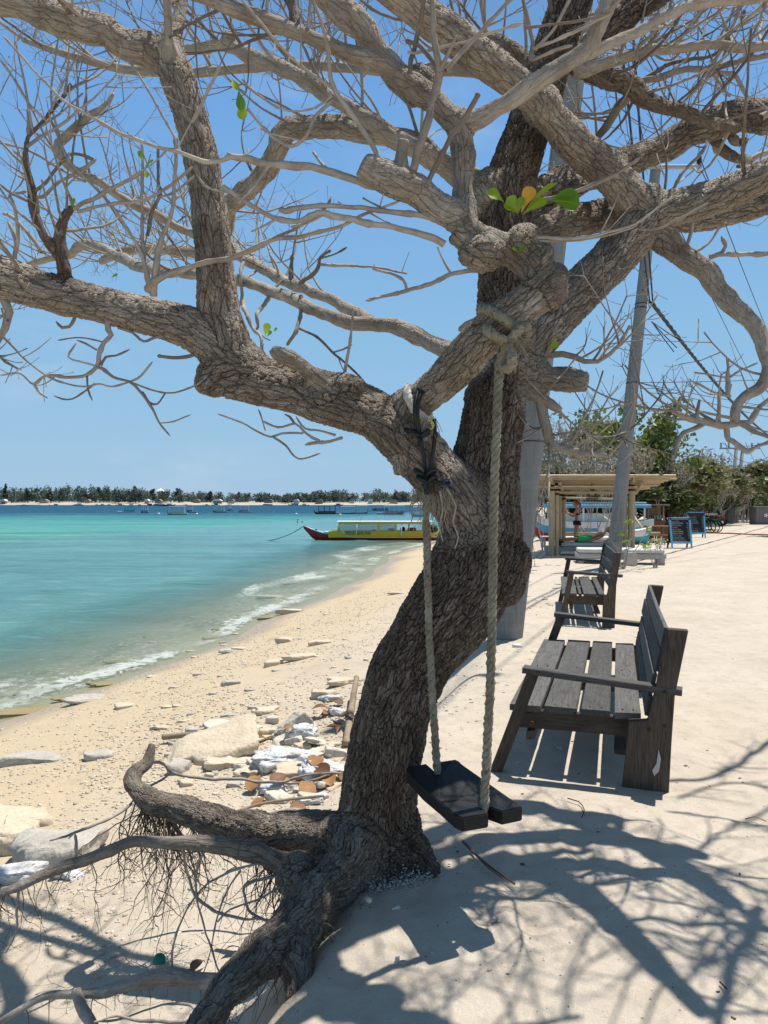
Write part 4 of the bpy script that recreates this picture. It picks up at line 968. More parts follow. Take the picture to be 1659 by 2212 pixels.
# limbs beyond the right edge of the view, known by the shadows they throw on the sand
def SH(px, py, h):
    g = PZ(px, py, 0.0); return g + Vector((SUN.x / SUN.z, SUN.y / SUN.z, 1.0)) * h
for lst, n_ in [
  ([(1300,2018,3.30),(1400,2015,3.45),(1488,2016,3.55),(1600,2021,3.6),(1680,2030,3.6)], 16),
  ([(1640,1975,3.5),(1606,2021,3.5),(1598,2075,3.45),(1574,2130,3.4),(1557,2212,3.35),(1540,2280,3.3)], 24),
  ([(1455,1860,4.3),(1500,1895,4.3),(1536,1935,4.25),(1606,1988,4.2),(1659,2021,4.2),(1720,2070,4.15)], 22),
  ([(1455,1860,4.3),(1546,1886,4.3),(1659,1908,4.3),(1760,1925,4.3)], 13),
  ([(1358,1962,4.0),(1466,1978,4.0),(1574,2005,3.9)], 11),
  ([(1440,1757,4.9),(1545,1770,4.9),(1659,1784,4.9),(1760,1800,4.9)], 11),
  ([(1440,1692,5.2),(1520,1682,5.2),(1574,1660,5.2),(1659,1607,5.2),(1720,1560,5.2)], 13),
  ([(1466,1730,5.0),(1530,1700,5.1),(1600,1690,5.2),(1659,1700,5.2)], 9),
  ([(1412,2058,3.6),(1493,2090,3.6),(1547,2106,3.6)], 10),
  ([(1358,2036,3.5),(1440,2050,3.5),(1509,2063,3.5)], 9),
  ([(1470,2160,3.4),(1510,2110,3.45),(1560,2060,3.5),(1620,2000,3.5)], 11),
  ([(1500,1860,4.4),(1560,1800,4.5),(1640,1760,4.6),(1720,1700,4.7)], 10)]:
    q = [(SH(x, y, h), n_ * SH(x, y, h).y / F / 2) for x, y, h in lst]
    pts, rad = spline(q, .03); pts, rad = wob(pts, rad, .5, 5.0); ch_ = [(pts, rad)]
    for k in range(5):
        i = rng.randrange(2, len(pts) - 1); d = (pts[i] - pts[i-1]).normalized(); side = d.cross(rdir()).normalized()
        if side.x < 0: side.x *= -.5
        grow(pts[i], (d * .7 + side).normalized(), rng.uniform(.3, .7), rad[i] * .5, 2, ch_, .08, .4)
    twig_obj('branch', ch_, tree, 7, .4, None, TO)

# hanging rootlets
def hang(p, L, r, out_, spread=.5, drop=1.0):
    n = max(4, int(L / .035)); pts = [p.copy()]; rad = [r]; d = Vector((rng.uniform(-1, 1) * spread, rng.uniform(-1, 1) * spread, -drop)).normalized()
    for i in range(n):
        d = (d + rdir() * .42 + Vector((0, 0, -.10))).normalized(); p = p + d * (L / n); pts.append(p.copy()); rad.append(r * (1 - .7 * (i + 1) / n))
        if p.z < gz(p.x, p.y) - .02: break
        if rng.random() < .16 and r > .0012: hang(p, L * rng.uniform(.25, .5), r * .6, out_, 1.0, .5)
    out_.append((pts, rad))
root_hair = simple('root_hair', (0.17, 0.125, 0.09), 0.9, 0.3)
def hairs(nm, f0, f1, cnt, L0, L1, r0, r1, name='rootlets'):
    pts, rad = SPL[nm]; N = len(pts); out_ = []
    for k in range(cnt):
        i = int(N * rng.uniform(f0, f1)); i = min(i, N - 1)
        hang(pts[i] + rdir() * rad[i] * .7, rng.uniform(L0, L1), rng.uniform(r0, r1), out_)
    V, Fq, *_ = twig_mesh(out_, 4)
    me = bpy.data.meshes.new(name); me.from_pydata([tuple(Vector(v) - TO) for v in V], [], [f[:3] if f[2] == f[3] else f for f in Fq]); smooth_mesh(me)
    tag(obj(name, me, tree, root_hair), kind='stuff')
hairs('rootA', .62, .80, 90, .15, .6, .0012, .0055); hairs('rootA', .45, .62, 14, .1, .35, .001, .003)
hairs('rootA', .25, .5, 18, .06, .2, .001, .0025)
hairs('rootB', .25, .62, 22, .08, .3, .001, .0025)
hairs('rootB', .72, .95, 16, .12, .35, .0014, .003)
hairs('rootB', .03, .25, 80, .15, .55, .0014, .0045)
hairs('rootD', .05, .9, 22, .06, .22, .001, .0028)
hairs('rootC', .20, .60, 90, .10, .4, .001, .0035)
RW = [
 [(396,1836,10,3.1),(397,1880,9,3.1),(420,1930,9,3.08),(470,1968,9,3.05),(520,1984,8,3.02),(575,1988,7,3.0),(620,1990,6,2.95)],
 [(460,1816,7,3.1),(430,1860,7,3.08),(424,1930,6,3.05),(438,1995,6,3.02),(460,2050,6,2.98),(470,2095,5,2.94),(485,2115,4,2.9)],
 [(560,1866,6,3.12),(500,1880,7,3.1),(450,1910,7,3.08),(410,1955,6,3.06),(385,2000,6,3.02),(372,2060,6,2.98),(375,2100,5,2.95)],
 [(600,1890,9,3.15),(540,1905,9,3.1),(525,1925,8,3.08),(540,1965,8,3.05),(580,1990,7,3.0)],
 [(520,1880,5,3.1),(495,1920,5,3.08),(470,1990,5,3.04),(455,2060,4,3.0),(440,2100,4,2.95)],
 [(640,1900,7,3.1),(600,1920,7,3.08),(560,1940,6,3.05),(500,1960,6,3.03),(470,1990,5,3.0)],
 [(640,1890,5,3.1),(560,1900,5,3.1),(530,1915,5,3.08)],
 [(40,1914,9,2.94),(39,1960,8,2.94),(36,2010,6,2.93),(12,2060,3,2.9)],
 [(160,1866,8,3.0),(170,1830,9,3.0),(164,1795,8,3.02),(150,1810,4,3.0)],
 [(285,1735,8,3.6),(230,1770,8,3.5),(165,1798,8,3.4),(110,1815,5,3.3)],
 [(318,1640,10,3.8),(350,1655,9,3.85),(372,1668,8,3.9),(440,1680,8,3.95),(520,1686,9,3.95),(600,1690,9,3.9),(660,1678,7,3.85),(735,1672,6,3.8)],
 [(372,1668,6,3.9),(340,1690,6,3.85),(310,1705,6,3.8)],
 [(300,1720,8,3.65),(350,1715,8,3.7),(400,1720,7,3.7),(412,1735,5,3.68)],
 [(410,2206,10,2.6),(300,2205,9,2.62),(250,2200,8,2.65),(205,2212,7,2.6)],
 [(440,2190,9,2.6),(400,2170,8,2.7),(350,2176,7,2.75),(270,2200,6,2.7),(210,2206,5,2.66)],
 [(312,1700,14,3.68),(335,1720,16,3.7),(372,1730,14,3.7),(410,1728,8,3.7)],
]
for tw in RW:
    pts, rad = spline(chain(tw), 0.02); rad = [q * .75 for q in rad]; pts, rad = wob(pts, rad, 1.1, 7.0, .3); twig_obj('root', [(pts, rad)], tree, 7, 0.3, None, TO)

# white lichen crust and sand caked on the foot is part of the sand heap below; leaves
leaf_nt = NT('almond_leaf', 0.4, 0.5)
u_ = leaf_nt.coord('leaf_uv'); sx = leaf_nt.new('ShaderNodeSeparateXYZ'); leaf_nt.link(u_, sx.inputs[0])
vein = leaf_nt.math('ABSOLUTE', sx.outputs[0])
side_v = leaf_nt.new('ShaderNodeTexWave', wave_type='BANDS', bands_direction='Y'); leaf_nt.link(leaf_nt.coord('leaf_uv', (1, 1, 1)), side_v.inputs[0]); side_v.inputs['Scale'].default_value = 2.6
rr_ = leaf_nt.rand()
lc = leaf_nt.ramp(rr_, [(0.0, (0.16, 0.32, 0.02)), (0.45, (0.30, 0.46, 0.02)), (0.8, (0.40, 0.52, 0.03)), (1.0, (0.38, 0.50, 0.05))])
lc = leaf_nt.mix(leaf_nt.rng(vein, 0.04, 0.0), lc, (0.45, 0.5, 0.15))
lc = leaf_nt.mix(leaf_nt.math('MULTIPLY', side_v.outputs['Fac'], .25), lc, (0.10, 0.17, 0.02))
leaf_nt.base(lc)
tl = leaf_nt.new('ShaderNodeBsdfTranslucent'); leaf_nt.link(lc, tl.inputs[0]); ms = leaf_nt.new('ShaderNodeMixShader'); ms.inputs[0].default_value = .45
leaf_nt.link(leaf_nt.p.outputs[0], ms.inputs[1]); leaf_nt.link(tl.outputs[0], ms.inputs[2]); leaf_nt.link(ms.outputs[0], leaf_nt.out.inputs[0])
leaf_m = leaf_nt.m
leaf_or = simple('young_orange_leaf', (0.62, 0.33, 0.03), 0.45, 0.2)
def leaf(base, tip, width, name='leaf', parent=None, mat=None, off=TO, curl=.25, facing=None):
    d = tip - base; L = d.length; d.normalize()
    f = facing or Vector((0, -1, .5)); s = d.cross(f).normalized(); nn = s.cross(d)
    prof = [(0, .05), (.12, .14), (.3, .36), (.5, .72), (.68, .97), (.82, 1.0), (.93, .72), (1.0, .12)]
    V = []; Fq = []; uv = []
    for (t, w_) in prof:
        z = -curl * L * (t - .4) ** 2
        for q in (-1, -.5, 0, .5, 1):
            V.append(base + d * L * t + s * (width / 2 * w_ * q) + nn * (z + .10 * width * w_ * q * q) - off); uv.append((q * w_, t * 3, 0))
    for i in range(len(prof) - 1):
        for k in range(4): Fq.append((i*5 + k, i*5 + k + 1, i*5 + k + 6, i*5 + k + 5))
    me = bpy.data.meshes.new(name); me.from_pydata([tuple(v) for v in V], [], Fq); smooth_mesh(me); fattr(me, 'leaf_uv', uv, 'FLOAT_VECTOR')
    return obj(name, me, parent or tree, mat or leaf_m)
c0 = P(1126, 462, 2.72)
for (bx, by, tx, ty, wd, m_, fc) in [(1126,458,1149,402,24,leaf_or,None),(1130,458,1200,388,26,None,Vector((-.4,-.6,.9))),(1128,462,1180,428,22,None,None),(1190,432,1252,438,50,None,None),(1120,460,1098,425,26,None,None),(1118,460,1090,440,22,None,None),(1090,436,1056,412,26,None,None),(1118,462,1128,425,14,None,None),(1188,428,1245,414,24,None,None)]:
    leaf(P(bx, by, 2.70), P(tx, ty, 2.68), wd * 2.7 / F * 1.25, mat=m_, facing=fc)
for (bx, by, tx, ty, wd, d_) in [(500,168,512,192,14,2.8),(515,192,522,235,17,2.8),(520,215,524,256,18,2.8),(310,350,300,325,9,2.85),(312,360,330,345,9,2.85),(313,366,320,352,9,2.85),(314,366,317,382,10,2.85),(572,728,579,698,15,3.9),(576,728,586,715,8,3.9),(590,718,598,708,6,3.9),(238,600,253,592,7,4.6),(1182,752,1206,742,18,3.4),(1327,352,1340,330,9,4.2),(1330,354,1322,338,8,4.2),(1392,240,1385,232,6,4.0),(1118,548,1132,530,12,2.8),(155,452,160,428,8,2.9),(1120,545,1108,535,10,2.8)]:
    leaf(P(bx, by, d_), P(tx, ty, d_ - .02), wd * d_ / F * 1.2)
# ================================================================== SWING
rope_nt = NT('old_rope', 0.95, 0.15)
co = rope_nt.coord('Object'); a = rope_nt.noise(co, 9, 5, .65); b = rope_nt.noise(co, 160, 3)
c = rope_nt.mix(rope_nt.rng(a, .35, .65), (0.20, 0.172, 0.125), (0.33, 0.30, 0.23))
c = rope_nt.mix(rope_nt.rng(rope_nt.noise(co, 60, 4, .7), .54, .64, 0, .8), c, (0.10, 0.082, 0.06))
c = rope_nt.mix(rope_nt.rng(rope_nt.noise(co, 34, 4, .7), .60, .68, 0, .6), c, (0.40, 0.40, 0.22))
rope_nt.base(c); rope_nt.bump(b, .8, .006)
rope_m = rope_nt.m
rope_w = simple('bleached_rope', (0.55, 0.53, 0.48), .9, .15, 20, bump=.6, bscale=150)
hose_m = simple('black_hose', (0.018, 0.019, 0.019), .45, .2, 20)
fray_m = simple('frayed_fibre', (0.36, 0.31, 0.23), .95, .25, 30)
def rope3(path, r, pitch=.085, n=5):
    """three strands laid round a path"""
    pts, _ = spline([(Vector(p), 1) for p in path], .016); mbb = MB(); N = len(pts)
    u = (pts[1] - pts[0]).normalized().orthogonal().normalized(); fr = []; s = 0
    for i in range(N):
        t = (pts[min(i+1, N-1)] - pts[max(i-1, 0)]).normalized(); u = (u - t * u.dot(t)).normalized()
        if i: s += (pts[i] - pts[i-1]).length
        fr.append((u.copy(), t.cross(u), s))
    for k in range(3):
        q = [pts[i] + (fr[i][0] * math.cos(fr[i][2] / pitch * 2 * math.pi + k * 2.094) + fr[i][1] * math.sin(fr[i][2] / pitch * 2 * math.pi + k * 2.094)) * r * .48 for i in range(N)]
        mbb.tube(q, [r * .58 * (1 + .12 * math.sin(i * 1.7 + k)) for i in range(N)], n)
    return mbb
ZS = 0.485
nm_ = PZ(1067, 1761, ZS); fm_ = PZ(932, 1665.6, ZS)
swing = thing('rope_swing', 'black wooden plank swing hanging on two mossy ropes from the big tree', 'swing', tuple((nm_ + fm_) / 2))
SO = Vector(swing.location)
ax = (nm_ - fm_); SL = ax.length; ang = math.atan2(ax.y, ax.x)
h_ = SL / 2
wd_ = .125
outl = [(-h_, -wd_ + .012), (-h_ * .92, -wd_), (-h_ * .4, -wd_ * .92), (h_ * .2, -wd_ * .95), (h_ * .8, -wd_ * 1.06), (h_ * .98, -wd_ * 1.0), (h_, -.022), (h_ * .66, -.011), (h_ * .60, 0.002), (h_ * .66, .014), (h_ * 1.0, .032), (h_ * .985, wd_ * .98), (h_ * .8, wd_ * 1.04), (h_ * .2, wd_ * .96), (-h_ * .4, wd_ * .95), (-h_ * .92, wd_ * .98), (-h_, wd_ - .014), (-h_, .024), (-h_ * .74, .012), (-h_ * .70, 0), (-h_ * .74, -.012), (-h_, -.024)]
bm = bmesh.new(); th_ = .052
tv_ = [bm.verts.new((x, y, .0 + .035 * (x / h_) ** 2 * (1 if x < 0 else .3))) for x, y in outl]
f = bm.faces.new(tv_)
bmesh.ops.recalc_face_normals(bm, faces=bm.faces)
ret = bmesh.ops.extrude_face_region(bm, geom=[f])
for v in [g for g in ret['geom'] if isinstance(g, bmesh.types.BMVert)]: v.co.z -= th_
bmesh.ops.recalc_face_normals(bm, faces=bm.faces)
bmesh.ops.bevel(bm, geom=[e for e in bm.edges if e.is_manifold and e.calc_face_angle(0) > .5], offset=.004, segments=2, affect='EDGES')
me = bpy.data.meshes.new('seat'); bm.to_mesh(me); bm.free()
bl_ = NT('black_paint', 0.62, .35); co = bl_.coord('Object', (3, 12, 12)); n_ = bl_.noise(co, 6, 5, .65)
bl_.base(bl_.mix(bl_.rng(n_, .5, .72, 0, .5), (0.008, 0.008, 0.009), (0.035, 0.034, 0.032))); bl_.bump(bl_.noise(bl_.coord('Object', (4, 30, 30)), 5, 4), .5, .004)
seat_o = obj('seat', me, swing, bl_.m, (0, 0, 0), (0, 0, ang))
MB().box((h_ * .30, 0, .002), (.012, wd_ * 1.85, .006)).build('seam', hose_m, seat_o)
holeN = PZ(1046, 1742, ZS + .01); holeF = PZ(944, 1664, ZS + .03)
topN = P(1082, 735, 2.90); topF = P(908, 905, 3.20)
rope3([holeN - Vector((0, 0, .045)), holeN, holeN.lerp(topN, .3) + Vector((.006, 0, 0)), holeN.lerp(topN, .65) - Vector((.004, 0, 0)), P(1079, 780, 2.89), topN], .0185).build('rope', rope_m, swing, loc=-SO)
rope3([holeF - Vector((0, 0, .10)), holeF, holeF.lerp(topF, .35) - Vector((.006, 0, 0)), holeF.lerp(topF, .7) + Vector((.005, 0, 0)), P(920, 1040, 3.19), topF], .0175).build('rope', rope_m, swing, loc=-SO)
def loop(c, axis_, r0, turns, r, mat, name, skew=.0, n=6, squash=1.0, start=0.0):
    axis_ = axis_.normalized(); u = axis_.orthogonal().normalized(); v = axis_.cross(u); q = []
    for i in range(int(turns * 28) + 1):
        a = 2 * math.pi * i / 28 + start
        q.append(c + (u * math.cos(a) + v * math.sin(a) * squash) * r0 * (1 + .03 * math.sin(3 * a)) + axis_ * skew * (i / 28 - turns / 2))
    o = rope3(q, r, .07).build(name, mat, swing, loc=-SO); return o
mA = P(1085, 692, 2.9); mdir = P(1130, 662, 2.86) - P(1040, 734, 2.98)
loop(P(1078, 698, 2.905), mdir + Vector((0.05, .1, .12)), .082, 1.05, .024, rope_m, 'rope_loop', .035)
kc = P(1094, 742, 2.86)
q = [kc + Vector((.045 * (math.sin(t) + .9 * math.sin(2*t)), -.02 + .035 * math.sin(3*t), .05 * (math.cos(t) - .9 * math.cos(2*t)))) for t in np.linspace(0, 6.28, 40)]
rope3(q, .023, .07).build('knot', rope_m, swing, loc=-SO)
tl_ = MB()
for k in range(90):
    p = P(1112, 735, 2.84) + rdir() * .03; d = (Vector((.6, -.3, .0)) + rdir() * .8).normalized(); pp = [p]
    for i in range(5): d = (d + rdir() * .4 - Vector((0, 0, .12))).normalized(); p = p + d * .012; pp.append(p)
    tl_.tube(pp, .0011, 3, False)
tag(tl_.build('rope_tuft', fray_m, swing, loc=-SO), kind='stuff')
# far rope: bleached loop over the limb, black hose knotted round it, frayed ends
ldir = P(950, 830, 3.17) - P(887, 905, 3.27)
loop(P(903, 872, 3.235), ldir + Vector((.04, .03, -.05)), .076, 1.0, .022, rope_w, 'rope_loop', .02)
hz = [P(905, 838, 3.17), P(898, 862, 3.12), P(896, 890, 3.10), P(902, 925, 3.11), P(908, 950, 3.12), P(915, 985, 3.13), P(919, 1020, 3.14), P(921, 1040, 3.15)]
def hose(pp, r=.0085, name='hose'): 
    p_, _ = spline([(Vector(x), 1) for x in pp], .02); return MB().tube(p_, r, 8).build(name, hose_m, swing, loc=-SO)
hose(hz); hose([P(914, 842, 3.15), P(904, 866, 3.11), P(902, 900, 3.10), P(908, 945, 3.12)])
hose([P(938, 905, 3.13), P(939, 950, 3.12), P(931, 1000, 3.12), P(925, 1030, 3.13)])
hose([P(876, 927, 3.16), P(895, 932, 3.12), P(910, 938, 3.10)])
hose([P(925, 1030, 3.10), P(945, 1042, 3.09), P(963, 1045, 3.09), P(972, 1042, 3.09)])
for (x, y, d, s_) in [(908, 943, 3.10, .022), (918, 1028, 3.10, .026), (922, 1042, 3.09, .024)]:
    c = P(x, y, d)
    q = [c + Vector((s_ * (math.sin(t) + .8 * math.sin(2*t)), s_ * .6 * math.sin(3*t), s_ * (math.cos(t) - .8 * math.cos(2*t)))) for t in np.linspace(0, 6.28, 30)]
    hose(q, .009, 'hose_knot')
fr = MB()
for k in range(120):
    b_ = rng.choice([(925, 905, 3.12), (945, 1070, 3.1), (968, 1060, 3.1), (905, 1060, 3.13), (930, 915, 3.12)]); p = P(b_[0] + rng.uniform(-16, 16), b_[1] + rng.uniform(-6, 6), b_[2]); d = Vector((0, 0, -1)); pp = [p]
    L = rng.uniform(.04, .20 if b_[1] > 1000 else .08)
    for i in range(8): d = (d + rdir() * .55 - Vector((0, 0, .25))).normalized(); p = p + d * L / 8; pp.append(p)
    fr.tube(pp, rng.uniform(.0008, .0018), 3, False)
tag(fr.build('frayed_ends', fray_m, swing, loc=-SO), kind='stuff')
for pp in ([(950, 1060), (956, 1100), (950, 1140), (957, 1170)], [(965, 1055), (985, 1095), (978, 1125), (990, 1160), (982, 1185)]):
    p_, _ = spline([(P(x, y, 3.09), 1) for x, y in pp], .02); MB().tube(p_, [.005 * (1 - .6 * i / len(p_)) for i in range(len(p_))], 6).build('loose_strand', fray_m, swing, loc=-SO)
MB().tube([P(966 + 7 * math.cos(t), 1042 + 7 * math.sin(t), 3.08) for t in np.linspace(0, 5.6, 14)], .003, 6).build('cable_tie', simple('blue_tie', (0.02, 0.05, 0.2)), swing, loc=-SO)
MB().tube([P(925 + 12 * math.cos(t), 918 + 10 * math.sin(t), 3.10) for t in np.linspace(-1.5, 1.2, 10)], .003, 6).build('yellow_cord', simple('yellow_cord', (0.6, 0.5, 0.03)), swing, loc=-SO)

rust = simple('rust', (0.10, 0.045, 0.02), .9, .4, 20)
# ================================================================== BENCHES
def oldwood(name, c0, c1, dark):
    nt = NT(name, .8, .3)
    co = shift(nt, nt.coord('Object', (1.2, 22, 22))); co2 = shift(nt, nt.coord('Object', (3, 5, 5)))
    g = nt.noise(co, 3.0, 6, .65, .6); h = nt.noise(co2, 2.2, 4); fine = nt.noise(shift(nt, nt.coord('Object', (3, 70, 70))), 3, 4, .7)
    c = nt.mix(nt.rng(g, .3, .7), c0, c1); c = nt.mix(nt.rng(h, .48, .72, 0, .55), c, dark)
    c = nt.mix(nt.rng(fine, .38, .5, .6, 0), c, tuple(q * .35 for q in dark))
    c = nt.mix(nt.rng(nt.vor(shift(nt, nt.coord('Object', (2.5, 4, 4))), 2.2), .10, .05, 0, .8), c, (.02, .016, .012))
    r = nt.rand(); hs_ = nt.new('ShaderNodeHueSaturation'); nt.link(c, hs_.inputs['Color']); nt.link(nt.rng(r, 0, 1, .72, 1.25), hs_.inputs['Value'])
    nt.base(hs_.outputs[0]); nt.bump(nt.math('ADD', nt.math('MULTIPLY', g, .6), fine), .55, .005)
    return nt.m
grey_w = oldwood('weathered_wood', (0.068, 0.066, 0.063), (0.128, 0.124, 0.118), (0.052, 0.046, 0.04))
brown_w = oldwood('brown_weathered_wood', (0.070, 0.054, 0.040), (0.122, 0.097, 0.073), (0.034, 0.026, 0.02))
def plank(name, a, b, wd, th, mat, parent, up=(0, 0, 1), ch=.004, warp=.004):
    """one board from a to b (parent space): mesh along local x so that the grain runs with it"""
    a = Vector(a); b = Vector(b); x = b - a; L = x.length; x.normalize(); y = Vector(up).cross(x)
    if y.length < 1e-4: y = Vector((0, 1, 0)).cross(x)
    y.normalize(); z = x.cross(y)
    bm = bmesh.new(); n = 8
    rings = []
    j = [rng.uniform(-1, 1) for _ in range(4)]
    for i in range(n + 1):
        f = i / n; X = (f - .5) * L; dz = warp * (j[0] * math.sin(f * 3.1) + .4 * j[1] * math.sin(f * 9)); dy = warp * (j[2] * math.sin(f * 2.4 + 1)); wv = 1 + .012 * math.sin(f * 11 + j[3] * 3)
        c = ch; hw = wd / 2 * wv; ht = th / 2
        sec = [(-hw + c, -ht), (hw - c, -ht), (hw, -ht + c), (hw, ht - c), (hw - c, ht), (-hw + c, ht), (-hw, ht - c), (-hw, -ht + c)]
        sk_ = j[3] * .012 * (1 if i in (0, n) else 0)
        rings.append([bm.verts.new((X + sk_ * yy / hw, yy + dy, zz + dz)) for yy, zz in sec])
    for i in range(n):
        for k in range(8): bm.faces.new((rings[i][k], rings[i+1][k], rings[i+1][(k+1) % 8], rings[i][(k+1) % 8]))
    bm.faces.new(rings[0][::-1]); bm.faces.new(rings[-1]); bmesh.ops.recalc_face_normals(bm, faces=bm.faces)
    me = bpy.data.meshes.new(name); bm.to_mesh(me); bm.free()
    o = obj(name, me, parent, mat); o.matrix_local = Matrix.Translation((a + b) / 2) @ Matrix((x, y, z)).transposed().to_4x4()
    return o
def post(name, poly, v0, v1, mat, parent, hole=False):
    """shaped end board: outline in (u, z), thickness along v; grain runs upward"""
    me_b = MB()
    cu = sum(p[0] for p in poly) / len(poly); cz = sum(p[1] for p in poly) / len(poly)
    # local x = up
    n = len(poly)
    vs = [Vector((z - cz, u - cu, v0 - (v0+v1)/2)) for u, z in poly] + [Vector((z - cz, u - cu, v1 - (v0+v1)/2)) for u, z in poly]
    fs = [tuple(range(n)), tuple(range(2*n-1, n-1, -1))] + [(i, n+i, n+(i+1) % n, (i+1) % n) for i in range(n)]
    me_b.add(vs, fs); me = me_b.mesh(name, False)
    bm = bmesh.new(); bm.from_mesh(me); bmesh.ops.bevel(bm, geom=[e for e in bm.edges], offset=.005, segments=1, affect='EDGES'); bm.to_mesh(me); bm.free()
    o = obj(name, me, parent, mat)
    o.matrix_local = Matrix.Translation((cu, (v0+v1)/2, cz)) @ Matrix(((0, 1, 0), (0, 0, 1), (1, 0, 0))).to_4x4()
    return o
# bench space: x = u (toward the backrest), y = v (along the seat, away from the camera), z up
def bench(label, O, vdir, L, planks, slats, W, gz0, post_poly, leg, armz, zs=.42):
    ang = math.atan2(vdir[1], vdir[0]) - math.pi / 2
    t = thing('wooden_bench', label, 'bench', (O[0], O[1], gz0), ang, 'wooden benches facing the sea')
    for (u0, u1) in planks:
        e = rng.uniform(-.012, .012)
        plank('seat_plank', ((u0+u1)/2, -.02 + e, zs - .018), ((u0+u1)/2, L + .02 + e, zs - .018 + rng.uniform(-.004, .004)), u1 - u0, .036, grey_w, t, warp=.003)
    for (u0, u1) in planks:
        bl_ = MB()
        for v in (.045, L * .5, L - .045):
            for du in ((.3, .7) if u1 - u0 > .08 else (.5,)): bl_.cyl((u0 + (u1 - u0) * du, v + rng.uniform(-.012, .012), zs - .002), (u0 + (u1 - u0) * du, v, zs + .0025), .0055, n=8)
        tag(bl_.build('nail_heads', rust, t), kind='stuff')
    for v in (.045, L * .5, L - .045):
        plank('seat_rail', (.05, v, zs - .092), (W - .02, v, zs - .092), .045, .108, brown_w, t, up=(0, 0, 1), warp=.001)
    plank('stretcher', (.12, .0, zs - .18), (.12, L, zs - .18), .05, .05, brown_w, t)
    plank('stretcher', (W - .10, .06, .17), (W - .10, L - .05, .17), .09, .03, brown_w, t)
    for k, v in enumerate((-.03, L + .03)):
        s = -1 if k == 0 else 1
        post('back_post', post_poly, v - s * .004, v + s * .05, brown_w, t)
        plank('front_leg', (leg[0], v + s * .022, -.06), (leg[1], v + s * .022, armz[0] - .02), .05, .068, brown_w, t, up=(1, 0, 0), warp=.002)
        plank('armrest', (leg[1] - .055, v + s * .01, armz[0]), (W + .21, v + s * .01, armz[1]), .085, .036, grey_w, t, warp=.003)
    for v in (-.035, L + .0):
        for (u, z) in ((leg[1] - .005, zs - .09), (W + .04, zs - .07), (W + .12, armz[1])):
            MB().cyl((u, v - .02, z), (u, v - .052, z), .011, n=8).build('bolt', rust, t)
    for (u, z, hgt) in slats:
        e = rng.uniform(-.02, .02)
        plank('back_slat', (u, -.045 + e, z), (u, L + .045 + e, z + rng.uniform(-.01, .01)), .024, hgt, grey_w, t, up=(.2, 0, 1), warp=.006)
    return t
b1 = bench('dark weathered bench with four close back slats nearest the tree and swing', (.739, 4.51), (.290, .957), 2.2,
      [(0, .178), (.202, .385), (.408, .566), (.592, .735)],
      [(.772, .475, .112), (.797, .597, .112), (.823, .725, .122), (.853, .856, .112)], .735, 0.0,
      [(.624, -.08), (.873, -.08), (.89, .3), (.905, .545), (.973, .907), (.865, .912), (.808, .59), (.765, .40), (.667, .39)], (-.105, .14), (.635, .565))
# hole worn through the near post: a pale splintered knot
MB().prism([(.80, .10), (.825, .13), (.835, .20), (.822, .25), (.812, .17), (.79, .13)], -.0865, -.0835).build('knot_hole', simple('splinter', (0.5, 0.48, 0.44), .9), b1, False)
bench('weathered bench with three gapped back slats farther along the path', (2.30, 9.95), (.22, .975), 2.3,
      [(0, .19), (.212, .252), (.275, .435), (.468, .54)],
      [(.60, .56, .10), (.635, .70, .12), (.675, .87, .14)], .54, gz(2.6, 10.5) * .5,
      [(.50, -.08), (.655, -.08), (.665, .3), (.675, .545), (.735, .955), (.645, .96), (.592, .59), (.56, .42), (.515, .41)], (-.02, .12), (.70, .66))

# ================================================================== POLES AND WIRES
conc = NT('concrete', .85, .25)
co = shift(conc, conc.coord('Object')); n1 = conc.noise(shift(conc, conc.coord('Object', (9, 9, .5))), 1.2, 6, .65); n2 = conc.noise(co, 14, 5, .6); n3 = conc.noise(co, 120, 3)
n4 = conc.noise(shift(conc, conc.coord('Object', (1, 1, 9))), 2, 4)
c = conc.mix(conc.rng(n1, .3, .7), (0.175, 0.18, 0.175), (0.265, 0.265, 0.255)); c = conc.mix(conc.rng(n2, .52, .72, 0, .4), c, (0.14, 0.14, 0.135))
c = conc.mix(conc.rng(n4, .5, .7, 0, .3), c, (0.33, 0.33, 0.32))
c = conc.mix(conc.rng(n1, .54, .68, 0, .75), c, (0.085, 0.085, 0.08))
conc.base(c); conc.bump(conc.math('ADD', n3, n2), .35, .006); conc_m = conc.m
galv = simple('galvanised_steel', (0.36, 0.37, 0.37), .45, .2, 12, .5)
blackm = simple('black_rubber', (0.012, 0.012, 0.013), .5, .2)
rust = simple('rust', (0.22, 0.09, 0.03), .9, .4, 20)
def pole(label, base, lean, H, r0, r1, name='utility_pole', seam=True):
    t = thing(name, label, 'utility pole', tuple(base))
    N = 26; pts = [Vector((lean[0] * z, lean[1] * z, z)) for z in np.linspace(-.3, H, N)]
    mbx = MB().tube(pts, [r0 + (r1 - r0) * i / (N - 1) for i in range(N)], 20)
    mbx.build('shaft', conc_m, t)
    if seam:
        for s in (-1, 1):
            MB().tube([p + Vector((s * (r0 + (r1 - r0) * i / (N - 1)) * .93, -(r0 + (r1 - r0) * i / (N - 1)) * .35, 0)) for i, p in enumerate(pts)], .006, 5).build('seam', conc_m, t)
    return t
